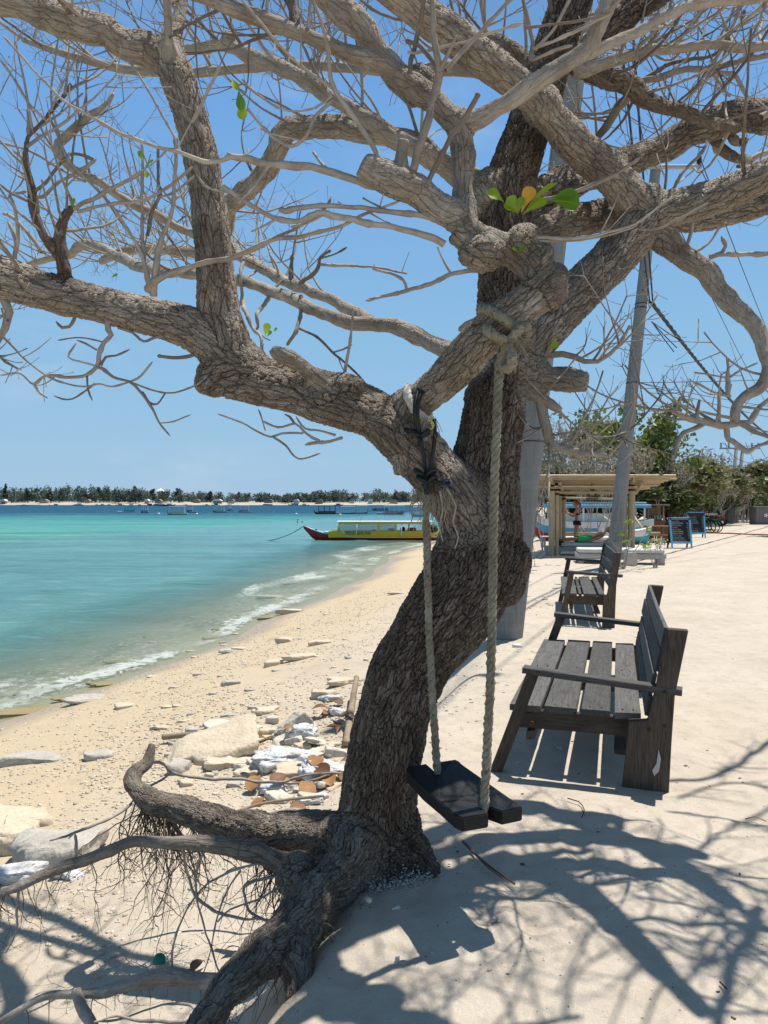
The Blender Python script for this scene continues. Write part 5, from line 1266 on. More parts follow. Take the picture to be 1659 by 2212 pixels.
def arm(t, lean, z, x0, x1, ins=True, th=.08):
    c = Vector((lean[0] * z, lean[1] * z - .16, z))
    MB().bar(c + Vector((x0, 0, 0)), c + Vector((x1, 0, 0)), th, th, ch=.006).build('crossarm', galv, t, False)
    MB().tube([c + Vector((x1 * .92, 0, 0)), c + Vector((0, .05, -abs(x1) * .75))], .022, 6).build('brace', galv, t)
    for x in (x0 + .06, x1 - .06):
        i_ = MB().lathe([(.03, 0), (.03, .05), (.065, .06), (.05, .10), (.07, .12), (.05, .17), (.065, .19), (.04, .25), (.05, .28), (.01, .30)], c + Vector((x, 0, th / 2)), 10).build('insulator', blackm, t)
    return t
l1 = (.1135, 0); l2 = (.104, 0); l3 = (.03, 0); l4 = (.055, 0)
base1 = Vector((1.43, 8.95, 0)); base2 = Vector((5.62, 18.9, 0))
p1_ = pole('thick leaning grey concrete pole right behind the tree', base1, l1, 9.9, .180, .125)
arm(p1_, l1, 9.6, -.4, 1.05)
MB().tube([Vector((.185 * math.cos(t), .185 * math.sin(t), .0)) + Vector((l1[0] * 2.3, 0, 2.3)) for t in np.linspace(0, 6.28, 24)], .006, 5).build('wire_band', blackm, p1_)
MB().box((-.13, -.13, 2.15), (.03, .03, .05)).build('bolt', rust, p1_)
p2_ = pole('leaning concrete pole with a steel crossarm standing by the bamboo shelter', base2, l2, 10.2, .175, .118)
arm(p2_, l2, 9.72, -.34, 1.06)
for z, rr_ in ((6.45, .143), (6.35, .146), (4.52, .155)):
    MB().tube([Vector((rr_ * math.cos(t), rr_ * math.sin(t), z)) + Vector((l2[0] * z, 0, 0)) for t in np.linspace(0, 6.28, 24)], .011, 5).build('band', blackm, p2_)
for z in (7.2, 6.75):
    MB().ball((l2[0] * z - .02, -.128, z), .025, 8, 6, (1, .5, 1.5)).build('rust_bolt', rust, p2_)
base3 = Vector((G(1465, 1123).x, 52.0, 0)); base3.z = gz(base3.x, 52) - .1
p3_ = pole('thin grey concrete pole with crossarm rising out of the bushes beyond the menu boards', base3, l3, (P(1456, 890, 52).z - base3.z), .20, .13, seam=False)
arm(p3_, l3, P(1456, 898, 52).z - base3.z, -1.1, 1.2)
b4 = P(1583, 1125, 60); base4 = Vector((b4.x, 60, gz(b4.x, 60) - .1)); H4 = P(1600, 962, 60).z - base4.z
p4_ = thing('twin_pole', 'far twin concrete pole carrying a transformer platform beyond the bushes', 'utility pole', tuple(base4))
for dx in (-.22, .26):
    MB().tube([(dx, 0, -.3), (dx + .075 * H4, 0, H4 - (.0 if dx < 0 else .2))], [.17, .12], 14).build('shaft', conc_m, p4_)
MB().bar((.075 * H4 - 1.6, -.2, H4 - .25), (.075 * H4 + 1.5, -.2, H4 - .25), .1, .12).build('crossarm', galv, p4_, False)
for dx in (-1.5, -.9, .9, 1.4):
    MB().lathe([(.05, 0), (.09, .1), (.06, .2), (.09, .3), (.03, .45)], (.075 * H4 + dx, -.2, H4 - .19), 8).build('insulator', galv, p4_)
MB().box((.36, -.3, H4 - 2.1), (.5, .4, .5), ch=.03).build('fuse_box', blackm, p4_)
MB().box((-.35, -.3, H4 - 2.6), (.3, .3, .5), ch=.03).build('lamp_head', galv, p4_)
def wire(name, label, a, b, sag, r=.006, cat='cable', group=None, n=24, mat=None, twist=0):
    a = Vector(a); b = Vector(b); pp = []
    for i in range(n + 1):
        f = i / n; p = a.lerp(b, f); p.z -= 4 * sag * f * (1 - f); pp.append(p)
    o_ = a.copy(); m = MB()
    if twist:
        dn = []
        for i in range(n * 12 + 1):
            f = i / (n * 12); p = a.lerp(b, f); p.z -= 4 * sag * f * (1 - f); dn.append(p)
        for k in range(3):
            m.tube([p - o_ + Vector((math.cos(i * .55 + k * 2.09), .0, math.sin(i * .55 + k * 2.09))) * r * 1.05 for i, p in enumerate(dn)], r, 5)
    else: m.tube([p - o_ for p in pp], r, 6)
    o = m.build(name, mat or blackm, None, loc=o_); return tag(o, label, cat, group)
a1 = base1 + Vector((l1[0] * 9.6, -.16, 9.9)); a2 = base2 + Vector((l2[0] * 9.72, -.16, 10.0)); a3z = P(1456, 898, 52).z; a3 = Vector((base3.x + l3[0] * (a3z - base3.z), 51.84, a3z + .3)); 
tw3 = Vector((base4.x + .075 * H4, 59.8, base4.z + H4 + .2))
wire('power_line', 'power wire from the near pole to the right end of the leaning pole crossarm', a1 + Vector((1.0, 0, 0)), a2 + Vector((1.0, 0, 0)), .12, .011)
wire('power_line', 'power wire from the near pole to the left end of the leaning pole crossarm', a1 + Vector((-.34, 0, 0)), a2 + Vector((-.28, 0, 0)), .12, .011)
wire('power_line', 'power wire running from the leaning pole to the thin far pole, right hand one', a2 + Vector((1.0, 0, 0)), a3 + Vector((1.14, 0, 0)), .35, .013)
wire('power_line', 'power wire running from the leaning pole to the thin far pole, left hand one', a2 + Vector((-.28, 0, 0)), a3 + Vector((-1.04, 0, 0)), .35, .013)
bz = base2 + Vector((l2[0] * 6.5 + .20, -.12, 6.45)); bz2 = base2 + Vector((l2[0] * 8.2 + .10, -.16, 8.2))
wire('twisted_cable', 'thick twisted black cable sagging from the leaning pole toward the far pole', bz + Vector((0.02, 0, 0)), a3 + Vector((-.2, 0, -2.2)), .55, .028, twist=1)
wire('twisted_cable', 'black cable pair coming down to the leaning pole through the branches, left strand', a1 + Vector((-.1, 0, -.6)), bz + Vector((-.03, 0, 0)), .10, .020)
wire('twisted_cable', 'black cable pair coming down to the leaning pole through the branches, right strand', a1 + Vector((.12, 0, -.55)), bz + Vector((.03, -.03, .05)), .10, .020)
tail = thing('cable_tail', 'loose cut cable ends sticking out below the band of the leaning pole', 'cable', tuple(bz))
for dx, dz in ((.75, -.95), (.62, -1.1), (.55, -1.2)):
    MB().tube([(0, -.03, -.45), (dx * .5, -.05, dz * .5 - .25), (dx, -.04, dz)], .012, 5).build('cable_end', blackm, tail)
wire('power_line', 'thin wire between the far thin pole and the twin pole, upper one', a3 + Vector((.2, 0, -.4)), tw3 + Vector((-1.4, 0, 0)), 1.3, .018)
wire('power_line', 'thin wire between the far thin pole and the twin pole, middle one', a3 + Vector((.9, 0, -.2)), tw3 + Vector((-.8, 0, 0)), 1.0, .018)
wire('power_line', 'thin wire between the far thin pole and the twin pole, lower one', a3 + Vector((.2, 0, -1.6)), tw3 + Vector((-1.2, 0, -.4)), 1.5, .018)
for k, (dz, ex) in enumerate(((0, -1.2), (0, .4), (-.2, 1.4))):
    wire('power_line', ('left', 'middle', 'right')[k] + ' thin wire running from the twin pole down to the right edge behind the trees', tw3 + Vector((ex, 0, dz)), (44 + k * 3, 92, 5.6 - k), 1.2, .018)
s0 = base2 + Vector((l2[0] * 4.5 + .14, -.08, 4.52))
for k, (y_, zz) in enumerate(((34, 7.6), (36, 5.6), (36, 4.9))):
    wire('service_wire', ('upper', 'middle', 'lower')[k] + ' thin service wire strung from the leaning pole to the right', s0, (24.5, y_, zz), .15 + .12 * k, .008)
# ================================================================== BAMBOO SHELTER
bam = NT('bamboo', .55, .35)
co = shift(bam, bam.coord('Object', (1.2, 20, 20))); g = bam.noise(co, 2, 5, .6); h = bam.noise(shift(bam, bam.coord('Object', (2, 2, 2))), 2, 4)
c = bam.mix(bam.rng(g, .3, .7), (0.32, 0.24, 0.135), (0.46, 0.37, 0.23)); c = bam.mix(bam.rng(h, .52, .75, 0, .5), c, (0.27, 0.18, 0.085))
hs_ = bam.new('ShaderNodeHueSaturation'); bam.link(c, hs_.inputs['Color']); bam.link(bam.rng(bam.rand(), 0, 1, .8, 1.2), hs_.inputs['Value']); bam.base(hs_.outputs[0]); bam.bump(g, .2, .004); bam_m = bam.m
lash_m = simple('black_lashing', (0.020, 0.016, 0.013), .8, .3, 40, bump=.4, bscale=90)
_bmcache = {}
def bamboo(name, a, b, r, parent, n=9):
    a = Vector(a); b = Vector(b); L = (b - a).length; key = (round(L, 2), round(r, 3), n)
    if key not in _bmcache:
        k = max(2, int(L / .34)); pts = []; rad = []
        for i in range(k):
            for f, q in ((.0, 1.10), (.04, .95), (.08, 1.0), (.92, 1.0), (.97, .97)):
                pts.append(Vector((-L/2 + L * (i + f) / k, 0, 0))); rad.append(r * q)
        pts.append(Vector((L/2, 0, 0))); rad.append(r)
        _bmcache[key] = MB().tube(pts, rad, n).mesh(name)
    x = (b - a).normalized(); y = Vector((0, 0, 1)).cross(x)
    if y.length < 1e-3: y = Vector((0, 1, 0)).cross(x)
    y.normalize(); z = x.cross(y)
    me = _bmcache[key]
    o = obj(name, me, parent, bam_m); o.matrix_local = Matrix.Translation((a + b) / 2) @ Matrix((x, y, z)).transposed().to_4x4(); return o
GO = Vector((4.9, 22.5, 0)); GO.z = gz(4.9, 22.5)
hut = thing('bamboo_shelter', 'open bamboo shelter with a flat pole roof over the sunbeds', 'shelter', tuple(GO))
cs = [(0, 0), (2.36, .05), (.74, 2.3), (3.05, 2.35)]        # post feet
for i, (x, y) in enumerate(cs):
    bamboo('post', (x, y, -.2), (x + .01, y, 2.32 if i < 2 else 2.05), .088 if i < 2 else .078, hut, 12)
    dx = .17 if i in (0, 2) else -.17
    bamboo('inner_post', (x + dx, y + .06, -.2), (x + dx, y + .06, 2.02 if i < 2 else 1.9), .06, hut, 10)
    for z in ((2.22, 2.05, 1.93) if i < 2 else (1.98, 1.9, 1.8)):
        MB().lathe([(.094, -.03), (.10, -.01), (.10, .01), (.094, .03)], (x, y, z), 12).build('lashing', lash_m, hut)
        MB().lathe([(.066, -.03), (.072, 0), (.066, .03)], (x + dx, y + .06, z - .12), 10).build('lashing', lash_m, hut)
for y in (-.05, .06, 2.30, 2.42):
    x0 = -.1 if y < 1 else .6
    bamboo('beam', (x0, y, 2.0 if y in (-.05, 2.30) else 1.86), (x0 + 2.6, y, 2.0 if y in (-.05, 2.30) else 1.86), .045, hut)
for i in (0, 1):
    x = cs[i][0]; bamboo('beam', (x - .12, -.5, 2.20), (x + .78, 2.75, 1.93), .05, hut)
    bamboo('beam', (x + .12, -.5, 2.12), (x + 1.0, 2.75, 1.86), .045, hut)
    MB().lathe([(.07, 0), (.08, .05), (.05, .1)], (x, 0, 2.36), 10).build('lashing', lash_m, hut)
for k in range(30):
    y = -.55 + k * .113; x0 = -1.25 + .32 * y * .3 + rng.uniform(-.06, .06)
    bamboo('roof_pole', (x0 + .2, y, 2.26 - .085 * y + rng.uniform(-.008, .008)), (x0 + 4.7 + rng.uniform(-.25, .06), y, 2.26 - .085 * y + rng.uniform(-.008, .008)), .054, hut, 8)
for k in range(3):
    bamboo('roof_batten', (-1.0, -.4 + k * 1.4, 2.20 - .085 * (-.4 + k * 1.4)), (3.5, -.4 + k * 1.4, 2.20 - .085 * (-.4 + k * 1.4)), .035, hut, 8)
wick = simple('dark_wicker', (0.055, 0.038, 0.026), .8, .3, 30)
for k, (dx, dy) in enumerate(((1.42, .9), (1.62, 1.5))):
    o_ = GO + Vector((dx, dy, 0)); ld = thing('pendant_lamp', ('front', 'rear')[k] + ' dark wicker lamp hanging under the bamboo roof', 'lamp', (o_.x, o_.y, o_.z + 2.2), 0)
    MB().tube([(0, 0, 0), (0, 0, -.24)], .012, 6).build('cord', lash_m, ld)
    m = MB()
    for q in range(14):
        a = q / 14 * 6.283; m.tube([(math.cos(a) * r_, math.sin(a) * r_, z) for r_, z in ((.03, -.24), (.09, -.30), (.17, -.42), (.18, -.52), (.13, -.60))], .006, 4)
    for r_, z in ((.09, -.30), (.14, -.37), (.175, -.44), (.18, -.52), (.13, -.60)):
        m.tube([(math.cos(a) * r_, math.sin(a) * r_, z) for a in np.linspace(0, 6.283, 20)], .007, 4)
    m.build('shade', wick, ld)
    MB().lathe([(.02, -.30), (.06, -.36), (.05, -.42), (.01, -.44)], (0, 0, 0), 8).build('bulb', simple('bulb', (.6, .55, .45), .4), ld)

# ---- sunbeds
bedw = simple('whitewashed_wood', (0.42, 0.41, 0.39), .8, .2, 5, stretch=(1, 10, 10), bump=.3, dirt=(.2, .18, .15, .6))
bedg = simple('grey_wood', (0.24, 0.24, 0.235), .8, .2, 5, stretch=(1, 10, 10), bump=.3)
cush = simple('cream_cushion', (0.62, 0.60, 0.55), .9, .08, 3, bump=.5, bscale=6, bdist=.02)
cushg = simple('grey_towel', (0.40, 0.40, 0.39), .95, .15, 3, bump=.6, bscale=9, bdist=.02)
def bed(label, o, rz, L, W, top, frame_m, cus_m, rest=False):
    t = thing('sunbed', label, 'sunbed', tuple(o), rz)
    for x in (-L/2 + .09, L/2 - .09):
        for y in (-W/2 + .07, W/2 - .07):
            MB().box((x, y, (top - .12) / 2 - .03), (.12, .09, top - .12), ch=.008).build('leg', frame_m, t, False)
    for y in (-W/2 + .03, W/2 - .03):
        MB().box((0, y, top - .09), (L, .05, .12), ch=.006).build('side_rail', frame_m, t, False)
    for x in (-L/2 + .03, L/2 - .03):
        MB().box((x, 0, top - .09), (.05, W - .11, .12), ch=.006).build('end_rail', frame_m, t, False)
    for k in range(9):
        MB().box((-L/2 + .15 + k * (L - .3) / 8, 0, top - .035), (.12, W - .1, .025), ch=.004).build('slat', frame_m, t, False)
    m = MB().box((-L * .05 if rest else 0, 0, top + .035), (L * (.72 if rest else .97), W * .94, .11), ch=.04); m.build('cushion', cus_m, t)
    if rest:
        c_ = Vector((L * .40, 0, top + .17)); m = MB().box(c_, (L * .32, W * .92, .10), Matrix.Rotation(-.62, 3, 'Y'), ch=.035); m.build('headrest', cus_m, t)
    return t
o1 = PZ(1262, 1199, 0.0); o1 = Vector((6.05, 23.0, gz(6.05, 23.0)))
man_bed = bed('grey sunbed under the bamboo shelter with a person lying on it', o1, .05, 2.05, .75, .30, bedg, cushg, True)
MB().box((-1.02, -.05, .14), (.34, .5, .30), ch=.02).build('foot_block', bedg, man_bed, False)
o2 = Vector((6.15, 20.1, gz(6.15, 20.1)))
bed('low white sunbed with a cream mattress in front of the bamboo shelter', o2, -.16, 2.2, .85, .30, bedw, cush)
o3 = Vector((6.9, 26.2, gz(6.9, 26.2)))
bed('white sunbed at the back of the bamboo shelter', o3, .1, 2.0, .8, .34, bedw, cush)
q = G(1361, 1222); blk = MB().prism([(-.15, -.03), (.15, -.03), (.14, .33), (-.10, .34), (-.13, .28)], -.09, .09).build('stone_block', simple('pale_stone_block', (0.48, 0.46, 0.41), .9, .12, 8, bump=.4), None, False, loc=q, rot=(0, 0, .1)); tag(blk, 'upright pale block standing in front of the cream sunbed', 'block')
q = Vector((4.98 + .35, 22.75, gz(5.3, 22.75))); 
bag = thing('black_bag', 'small black bag by the feet on the grey sunbed', 'bag', (5.22, 22.72, gz(5.2, 22.7) + .30)); MB().box((0, 0, .06), (.16, .12, .13), ch=.03).build('body', blackm, bag); MB().tube([(-.05, 0, .12), (-.04, 0, .17), (.04, 0, .17), (.05, 0, .12)], .007, 5).build('handle', blackm, bag)
tb = thing('side_table', 'small white side table behind the standing person', 'table', (5.55, 25.3, gz(5.5, 25.3))); MB().box((0, 0, .43), (.75, .5, .05), ch=.008).build('top', bedw, tb, False)
for x in (-.3, .3):
    for y in (-.2, .2): MB().box((x, y, .2), (.05, .05, .42)).build('leg', bedw, tb, False)

# ================================================================== PEOPLE
skin = NT('skin', .55, .4); co = skin.coord('Object'); n_ = skin.noise(co, 8, 3); skin.base(skin.mix(skin.rng(n_, .3, .7), (0.36, 0.19, 0.12), (0.44, 0.245, 0.165))); skin.p.inputs['Subsurface Weight'].default_value = .0; skin_m = skin.m
hair_m = simple('auburn_hair', (0.22, 0.085, 0.035), .5, .35, 25, stretch=(6, 6, 1))
dark_hair = simple('dark_hair', (0.03, 0.02, 0.015), .5, .3, 25)
def skin_body(name, joints, edges, parent, mat, sub=2, root=0):
    """continuous figure grown over a skeleton: joints = [(x, y, z, rx, ry)]"""
    me = bpy.data.meshes.new(name); me.from_pydata([j[:3] for j in joints], edges, []); o = bpy.data.objects.new(name, me); COL.objects.link(o)
    s = o.modifiers.new('skin', 'SKIN'); s.use_smooth_shade = True; s.branch_smoothing = .6
    sv_ = me.skin_vertices[0].data
    for i, j in enumerate(joints): sv_[i].radius = (j[3], j[4] if len(j) > 4 else j[3]); sv_[i].use_root = (i == root)
    su_ = o.modifiers.new('sub', 'SUBSURF'); su_.levels = sub; su_.render_levels = sub
    dg = bpy.context.evaluated_depsgraph_get(); new = bpy.data.meshes.new_from_object(o.evaluated_get(dg)); new.name = name
    bpy.data.objects.remove(o); smooth_mesh(new); new.materials.clear(); return obj(name, new, parent, mat)
def hand(parent, wrist, d, palm_n, mat, curl=.5, s=1.0, side=1):
    """palm and five separate bent fingers"""
    d = d.normalized(); n = palm_n.normalized(); x = d.cross(n).normalized() * side; J = []; E = []
    def add(p, r): J.append((p.x, p.y, p.z, r, r)); return len(J) - 1
    w0 = add(wrist, .021 * s); pm = add(wrist + d * .05 * s, .026 * s); E.append((w0, pm))
    for k, (off, L) in enumerate(((-.028, .062), (-.010, .074), (.009, .070), (.027, .054))):
        b_ = add(wrist + d * .088 * s + x * off * s, .0105 * s); E.append((pm, b_)); p = wrist + d * .088 * s + x * off * s; dd = d.copy(); last = b_
        for q in range(3):
            dd = (dd + n * curl * .75).normalized(); p = p + dd * L * s * (.45, .32, .23)[q]; i_ = add(p, (.0092, .0085, .0072)[q] * s); E.append((last, i_)); last = i_
    tb_ = add(wrist + d * .035 * s - x * .034 * s, .0115 * s); E.append((pm, tb_)); t1 = add(wrist + d * .068 * s - x * .052 * s + n * .015 * s, .010 * s); E.append((tb_, t1)); t2 = add(wrist + d * .092 * s - x * .050 * s + n * .03 * s, .0085 * s); E.append((t1, t2))
    return skin_body('hand', J, E, parent, mat, 1, 1)
def head(parent, c, fwd, up, mat, hair, s=1.0, tail=True, name='head'):
    """head with brow, nose, mouth, ears and hair; c = centre"""
    f = fwd.normalized(); u = (up - f * up.dot(f)).normalized(); r = f.cross(u); M = Matrix((r, f, u)).transposed()
    prof = [(0.001, -.118), (.035, -.112), (.052, -.09), (.062, -.055), (.070, -.01), (.075, .035), (.070, .075), (.050, .105), (.02, .118), (.001, .12)]
    vs = []; fs = []; n = 14; N = len(prof)
    for (rr, z) in prof:
        for k in range(n):
            a = 2 * math.pi * k / n; x = rr * math.cos(a); y = rr * 1.22 * math.sin(a)
            if y > 0 and z < -.05: y *= 1.02
            if y < 0 and z < -.03: y *= .62
            if z < -.1 and y > 0: y += .03
            vs.append(M @ Vector((x * s, y * s, z * s)) + c)
    for i in range(N - 1):
        for k in range(n): fs.append((i*n + k, i*n + (k+1) % n, (i+1)*n + (k+1) % n, (i+1)*n + k))
    m = MB(); m.add(vs, fs)
    def at(x, y, z): return M @ Vector((x * s, y * s, z * s)) + c
    m.tube([at(0, .088, .02), at(0, .108, -.02), at(0, .085, -.032)], [.008 * s, .014 * s, .010 * s], 6)
    for sx in (-1, 1): m.ball(at(sx * .076, -.005, -.005), .026 * s, 8, 6, (.35, .7, 1.0))
    m.tube([at(-.022, .083, -.062), at(0, .092, -.062), at(.022, .083, -.062)], .006 * s, 5)
    h = m.build(name, mat, parent)
    e = MB()
    for sx in (-1, 1): e.ball(at(sx * .028, .083, .012), .010 * s, 6, 4)
    e.build('eyes', dark_hair, parent)
    hb = MB()
    hv = [(.02, .128), (.055, .112), (.078, .075), (.083, .03), (.080, -.02), (.066, -.055)]
    vs = []; fs = []
    for i, (rr, z) in enumerate(hv):
        for k in range(18):
            a = 2 * math.pi * k / 18; x = rr * math.cos(a); y = rr * 1.24 * math.sin(a) - .008; zz = z
            if math.sin(a) > .1 and i > 2: zz = max(z, .07 - .02 * (i - 3)); y *= .97
            vs.append(at(x, y, zz))
    for i in range(len(hv) - 1):
        for k in range(18): fs.append((i*18 + k, i*18 + (k+1) % 18, (i+1)*18 + (k+1) % 18, (i+1)*18 + k))
    fs.append(tuple(range(17, -1, -1))); hb.add(vs, fs)
    if tail:
        hb.tube([at(0, -.085, .03), at(0, -.125, .02), at(0, -.135, -.06), at(.01, -.115, -.15), at(.01, -.10, -.21)], [.022 * s, .034 * s, .034 * s, .026 * s, .006 * s], 8)
    hb.build('hair', hair, parent); return h
# --- standing person seen from behind and the left, phone held up; local +y = facing
wp = Vector((6.32, 25.2, gz(6.32, 25.2)))
wm = thing('person', 'person standing under the shelter in a black bikini holding up a phone', 'person', tuple(wp), R(72))
S = 1.0
J = [(0, 0, .90, .125, .095), (0, .0, 1.02, .100, .078), (0, .01, 1.17, .112, .085), (0, 0, 1.31, .085, .068), (0, .005, 1.39, .043, .045), (0, .02, 1.45, .045, .048),
     (.085, 0, .84, .088, .09), (.09, .02, .48, .052, .055), (.095, -.01, .27, .048, .05), (.095, -.02, .07, .032, .036), (.10, .10, .025, .035, .022),
     (-.085, 0, .84, .088, .09), (-.10, .05, .48, .052, .055), (-.12, .0, .27, .048, .05), (-.13, -.02, .07, .032, .036), (-.135, .10, .025, .035, .022),
     (.165, .0, 1.315, .048, .048), (.21, .10, 1.10, .038, .038), (.12, .30, 1.24, .028, .028), (.08, .335, 1.33, .021, .021),
     (-.165, .0, 1.315, .048, .048), (-.20, .12, 1.11, .038, .038), (-.10, .31, 1.25, .028, .028), (-.07, .34, 1.34, .021, .021)]
E = [(0,1),(1,2),(2,3),(3,4),(4,5),(0,6),(6,7),(7,8),(8,9),(9,10),(0,11),(11,12),(12,13),(13,14),(14,15),(3,16),(16,17),(17,18),(18,19),(3,20),(20,21),(21,22),(22,23)]
skin_body('body', J, E, wm, skin_m, 2)
head(wm, Vector((0, .03, 1.535)), Vector((-.1, 1, -.12)), Vector((0, 0, 1)), skin_m, hair_m, .95)
hand(wm, Vector((.08, .335, 1.33)), Vector((-.15, .1, 1)), Vector((-.6, .6, 0)), skin_m, .45, .9, 1)
hand(wm, Vector((-.07, .34, 1.34)), Vector((.15, .1, 1)), Vector((.6, .6, 0)), skin_m, .45, .9, -1)
bik = simple('black_cloth', (0.010, 0.010, 0.011), .8, .2)
def wrap(parent, name, rows, mat, n=20):
    """closed band of cloth round the body: rows = (z, cx, cy, rx, ry)"""
    vs = []; fs = []
    for (z, cx, cy, rx, ry) in rows:
        for k in range(n):
            a = 2 * math.pi * k / n; vs.append((cx + rx * math.cos(a), cy + ry * math.sin(a), z))
    for i in range(len(rows) - 1):
        for k in range(n): fs.append((i*n + k, i*n + (k+1) % n, (i+1)*n + (k+1) % n, (i+1)*n + k))
    return MB().add(vs, fs).build(name, mat, parent)
wrap(wm, 'bikini_bottom', [(.985, 0, 0, .150, .116), (.94, 0, 0, .163, .128), (.90, 0, -.006, .168, .134), (.86, 0, -.01, .150, .135), (.825, 0, -.012, .075, .125)], bik)
wrap(wm, 'bikini_top', [(1.215, 0, .01, .132, .104), (1.19, 0, .015, .134, .108), (1.165, 0, .012, .131, .103)], bik)
for sx in (-1, 1): MB().tube([(sx * .07, .085, 1.21), (sx * .075, .05, 1.34), (sx * .05, -.02, 1.385), (sx * .03, -.07, 1.33), (sx * .05, -.098, 1.2)], .006, 5).build('strap', bik, wm)
ph = MB().box((0, .385, 1.43), (.15, .012, .078), ch=.004).build('phone', blackm, None, False); ph.location = wp; ph.rotation_euler = (0, 0, R(72)); tag(ph, 'black phone held up before the face of the standing person', 'phone')
# --- person lying on the back on the grey sunbed; local x = toward the head
mp_ = Vector(man_bed.location) + Vector((0, 0, .39))
mn = thing('person', 'person in bright green shorts lying on the grey sunbed', 'person', tuple(mp_), .05)
J = [(.02, 0, .09, .12, .085), (.15, 0, .10, .11, .08), (.32, 0, .15, .13, .085), (.48, 0, .235, .10, .07), (.56, 0, .285, .05, .05), (.60, 0, .30, .05, .05),
     (-.05, .09, .085, .085, .08), (-.44, .13, .10, .056, .054), (-.62, .14, .075, .052, .05), (-.84, .15, .05, .034, .034), (-.88, .16, .12, .028, .034), (-.885, .165, .17, .018, .03),
     (-.05, -.09, .085, .085, .08), (-.44, -.12, .115, .056, .054), (-.62, -.13, .085, .052, .05), (-.84, -.15, .05, .034, .034), (-.88, -.17, .12, .028, .034), (-.885, -.175, .17, .018, .03),
     (.46, .17, .22, .05, .05), (.24, .27, .10, .04, .04), (.02, .25, .05, .030, .030), (-.04, .24, .045, .024, .02),
     (.46, -.17, .22, .05, .05), (.25, -.28, .12, .04, .04), (.04, -.27, .05, .030, .030), (-.02, -.26, .045, .024, .02)]
E = [(0,1),(1,2),(2,3),(3,4),(4,5),(0,6),(6,7),(7,8),(8,9),(9,10),(10,11),(0,12),(12,13),(13,14),(14,15),(15,16),(16,17),(3,18),(18,19),(19,20),(20,21),(3,22),(22,23),(23,24),(24,25)]
tan = simple('tanned_skin', (0.30, 0.15, 0.09), .5, .15, 8)
skin_body('body', J, E, mn, tan, 2)
head(mn, Vector((.70, 0, .37)), Vector((-.45, 0, .9)), Vector((.9, 0, .45)), tan, simple('red_headscarf', (0.22, 0.03, 0.025), .8, .2), .95, False)
for sy in (-1, 1): hand(mn, Vector((-.03, sy * .245, .045)), Vector((-1, 0, 0)), Vector((0, 0, -1)), tan, .25, .95, sy)
grn = simple('green_shorts', (0.03, 0.42, 0.13), .8, .15, 6, bump=.5, bscale=20, bdist=.01)
def wrapx(parent, name, rows, mat, n=16):
    vs = []; fs = []
    for (x, cy, cz, ry, rz) in rows:
        for k in range(n):
            a = 2 * math.pi * k / n; vs.append((x, cy + ry * math.cos(a), cz + rz * math.sin(a)))
    for i in range(len(rows) - 1):
        for k in range(n): fs.append((i*n + k, i*n + (k+1) % n, (i+1)*n + (k+1) % n, (i+1)*n + k))
    return MB().add(vs, fs).build(name, mat, parent)
m = MB()
wrapx(mn, 'shorts', [(.14, 0, .10, .16, .118), (.02, 0, .095, .178, .122), (-.08, 0, .095, .19, .118)], grn)
for sy in (-1, 1): wrapx(mn, 'shorts_leg', [(-.02, sy * .085, .093, .105, .112), (-.20, sy * .105, .098, .100, .098), (-.31, sy * .115, .10, .102, .095)], grn)
# ================================================================== MENU BOARDS, TABLE, STOOLS
skyb = paint('sky_blue_paint', (0.12, 0.47, 0.72), .5, .25, (.45, .5, .52)); chalk_m = simple('blackboard', (0.020, 0.021, 0.024), .75, .3, 4, dirt=(.07, .07, .075, .5)); darkw = simple('dark_wood', (0.035, 0.022, 0.018), .7, .3)
CH = {k: simple('chalk_' + k, c, .9, .15) for k, c in {'white': (.62, .62, .60), 'yellow': (.62, .60, .22), 'pink': (.62, .28, .38), 'green': (.25, .55, .42), 'blue': (.25, .45, .62), 'red': (.5, .16, .16)}.items()}
def text(body, size, mat, parent, M, name='lettering', align='LEFT', ext=.0015, sx=1.0):
    cu = bpy.data.curves.new(name, 'FONT'); cu.body = body; cu.size = size; cu.align_x = align; cu.extrude = ext; cu.resolution_u = 2
    o = bpy.data.objects.new(name, cu); COL.objects.link(o); dg = bpy.context.evaluated_depsgraph_get(); me = bpy.data.meshes.new_from_object(o.evaluated_get(dg)); bpy.data.objects.remove(o)
    me.name = name; me.materials.clear(); n = obj(name, me, parent, mat); n.matrix_local = M @ Matrix.Diagonal((sx, 1, 1, 1)); return n
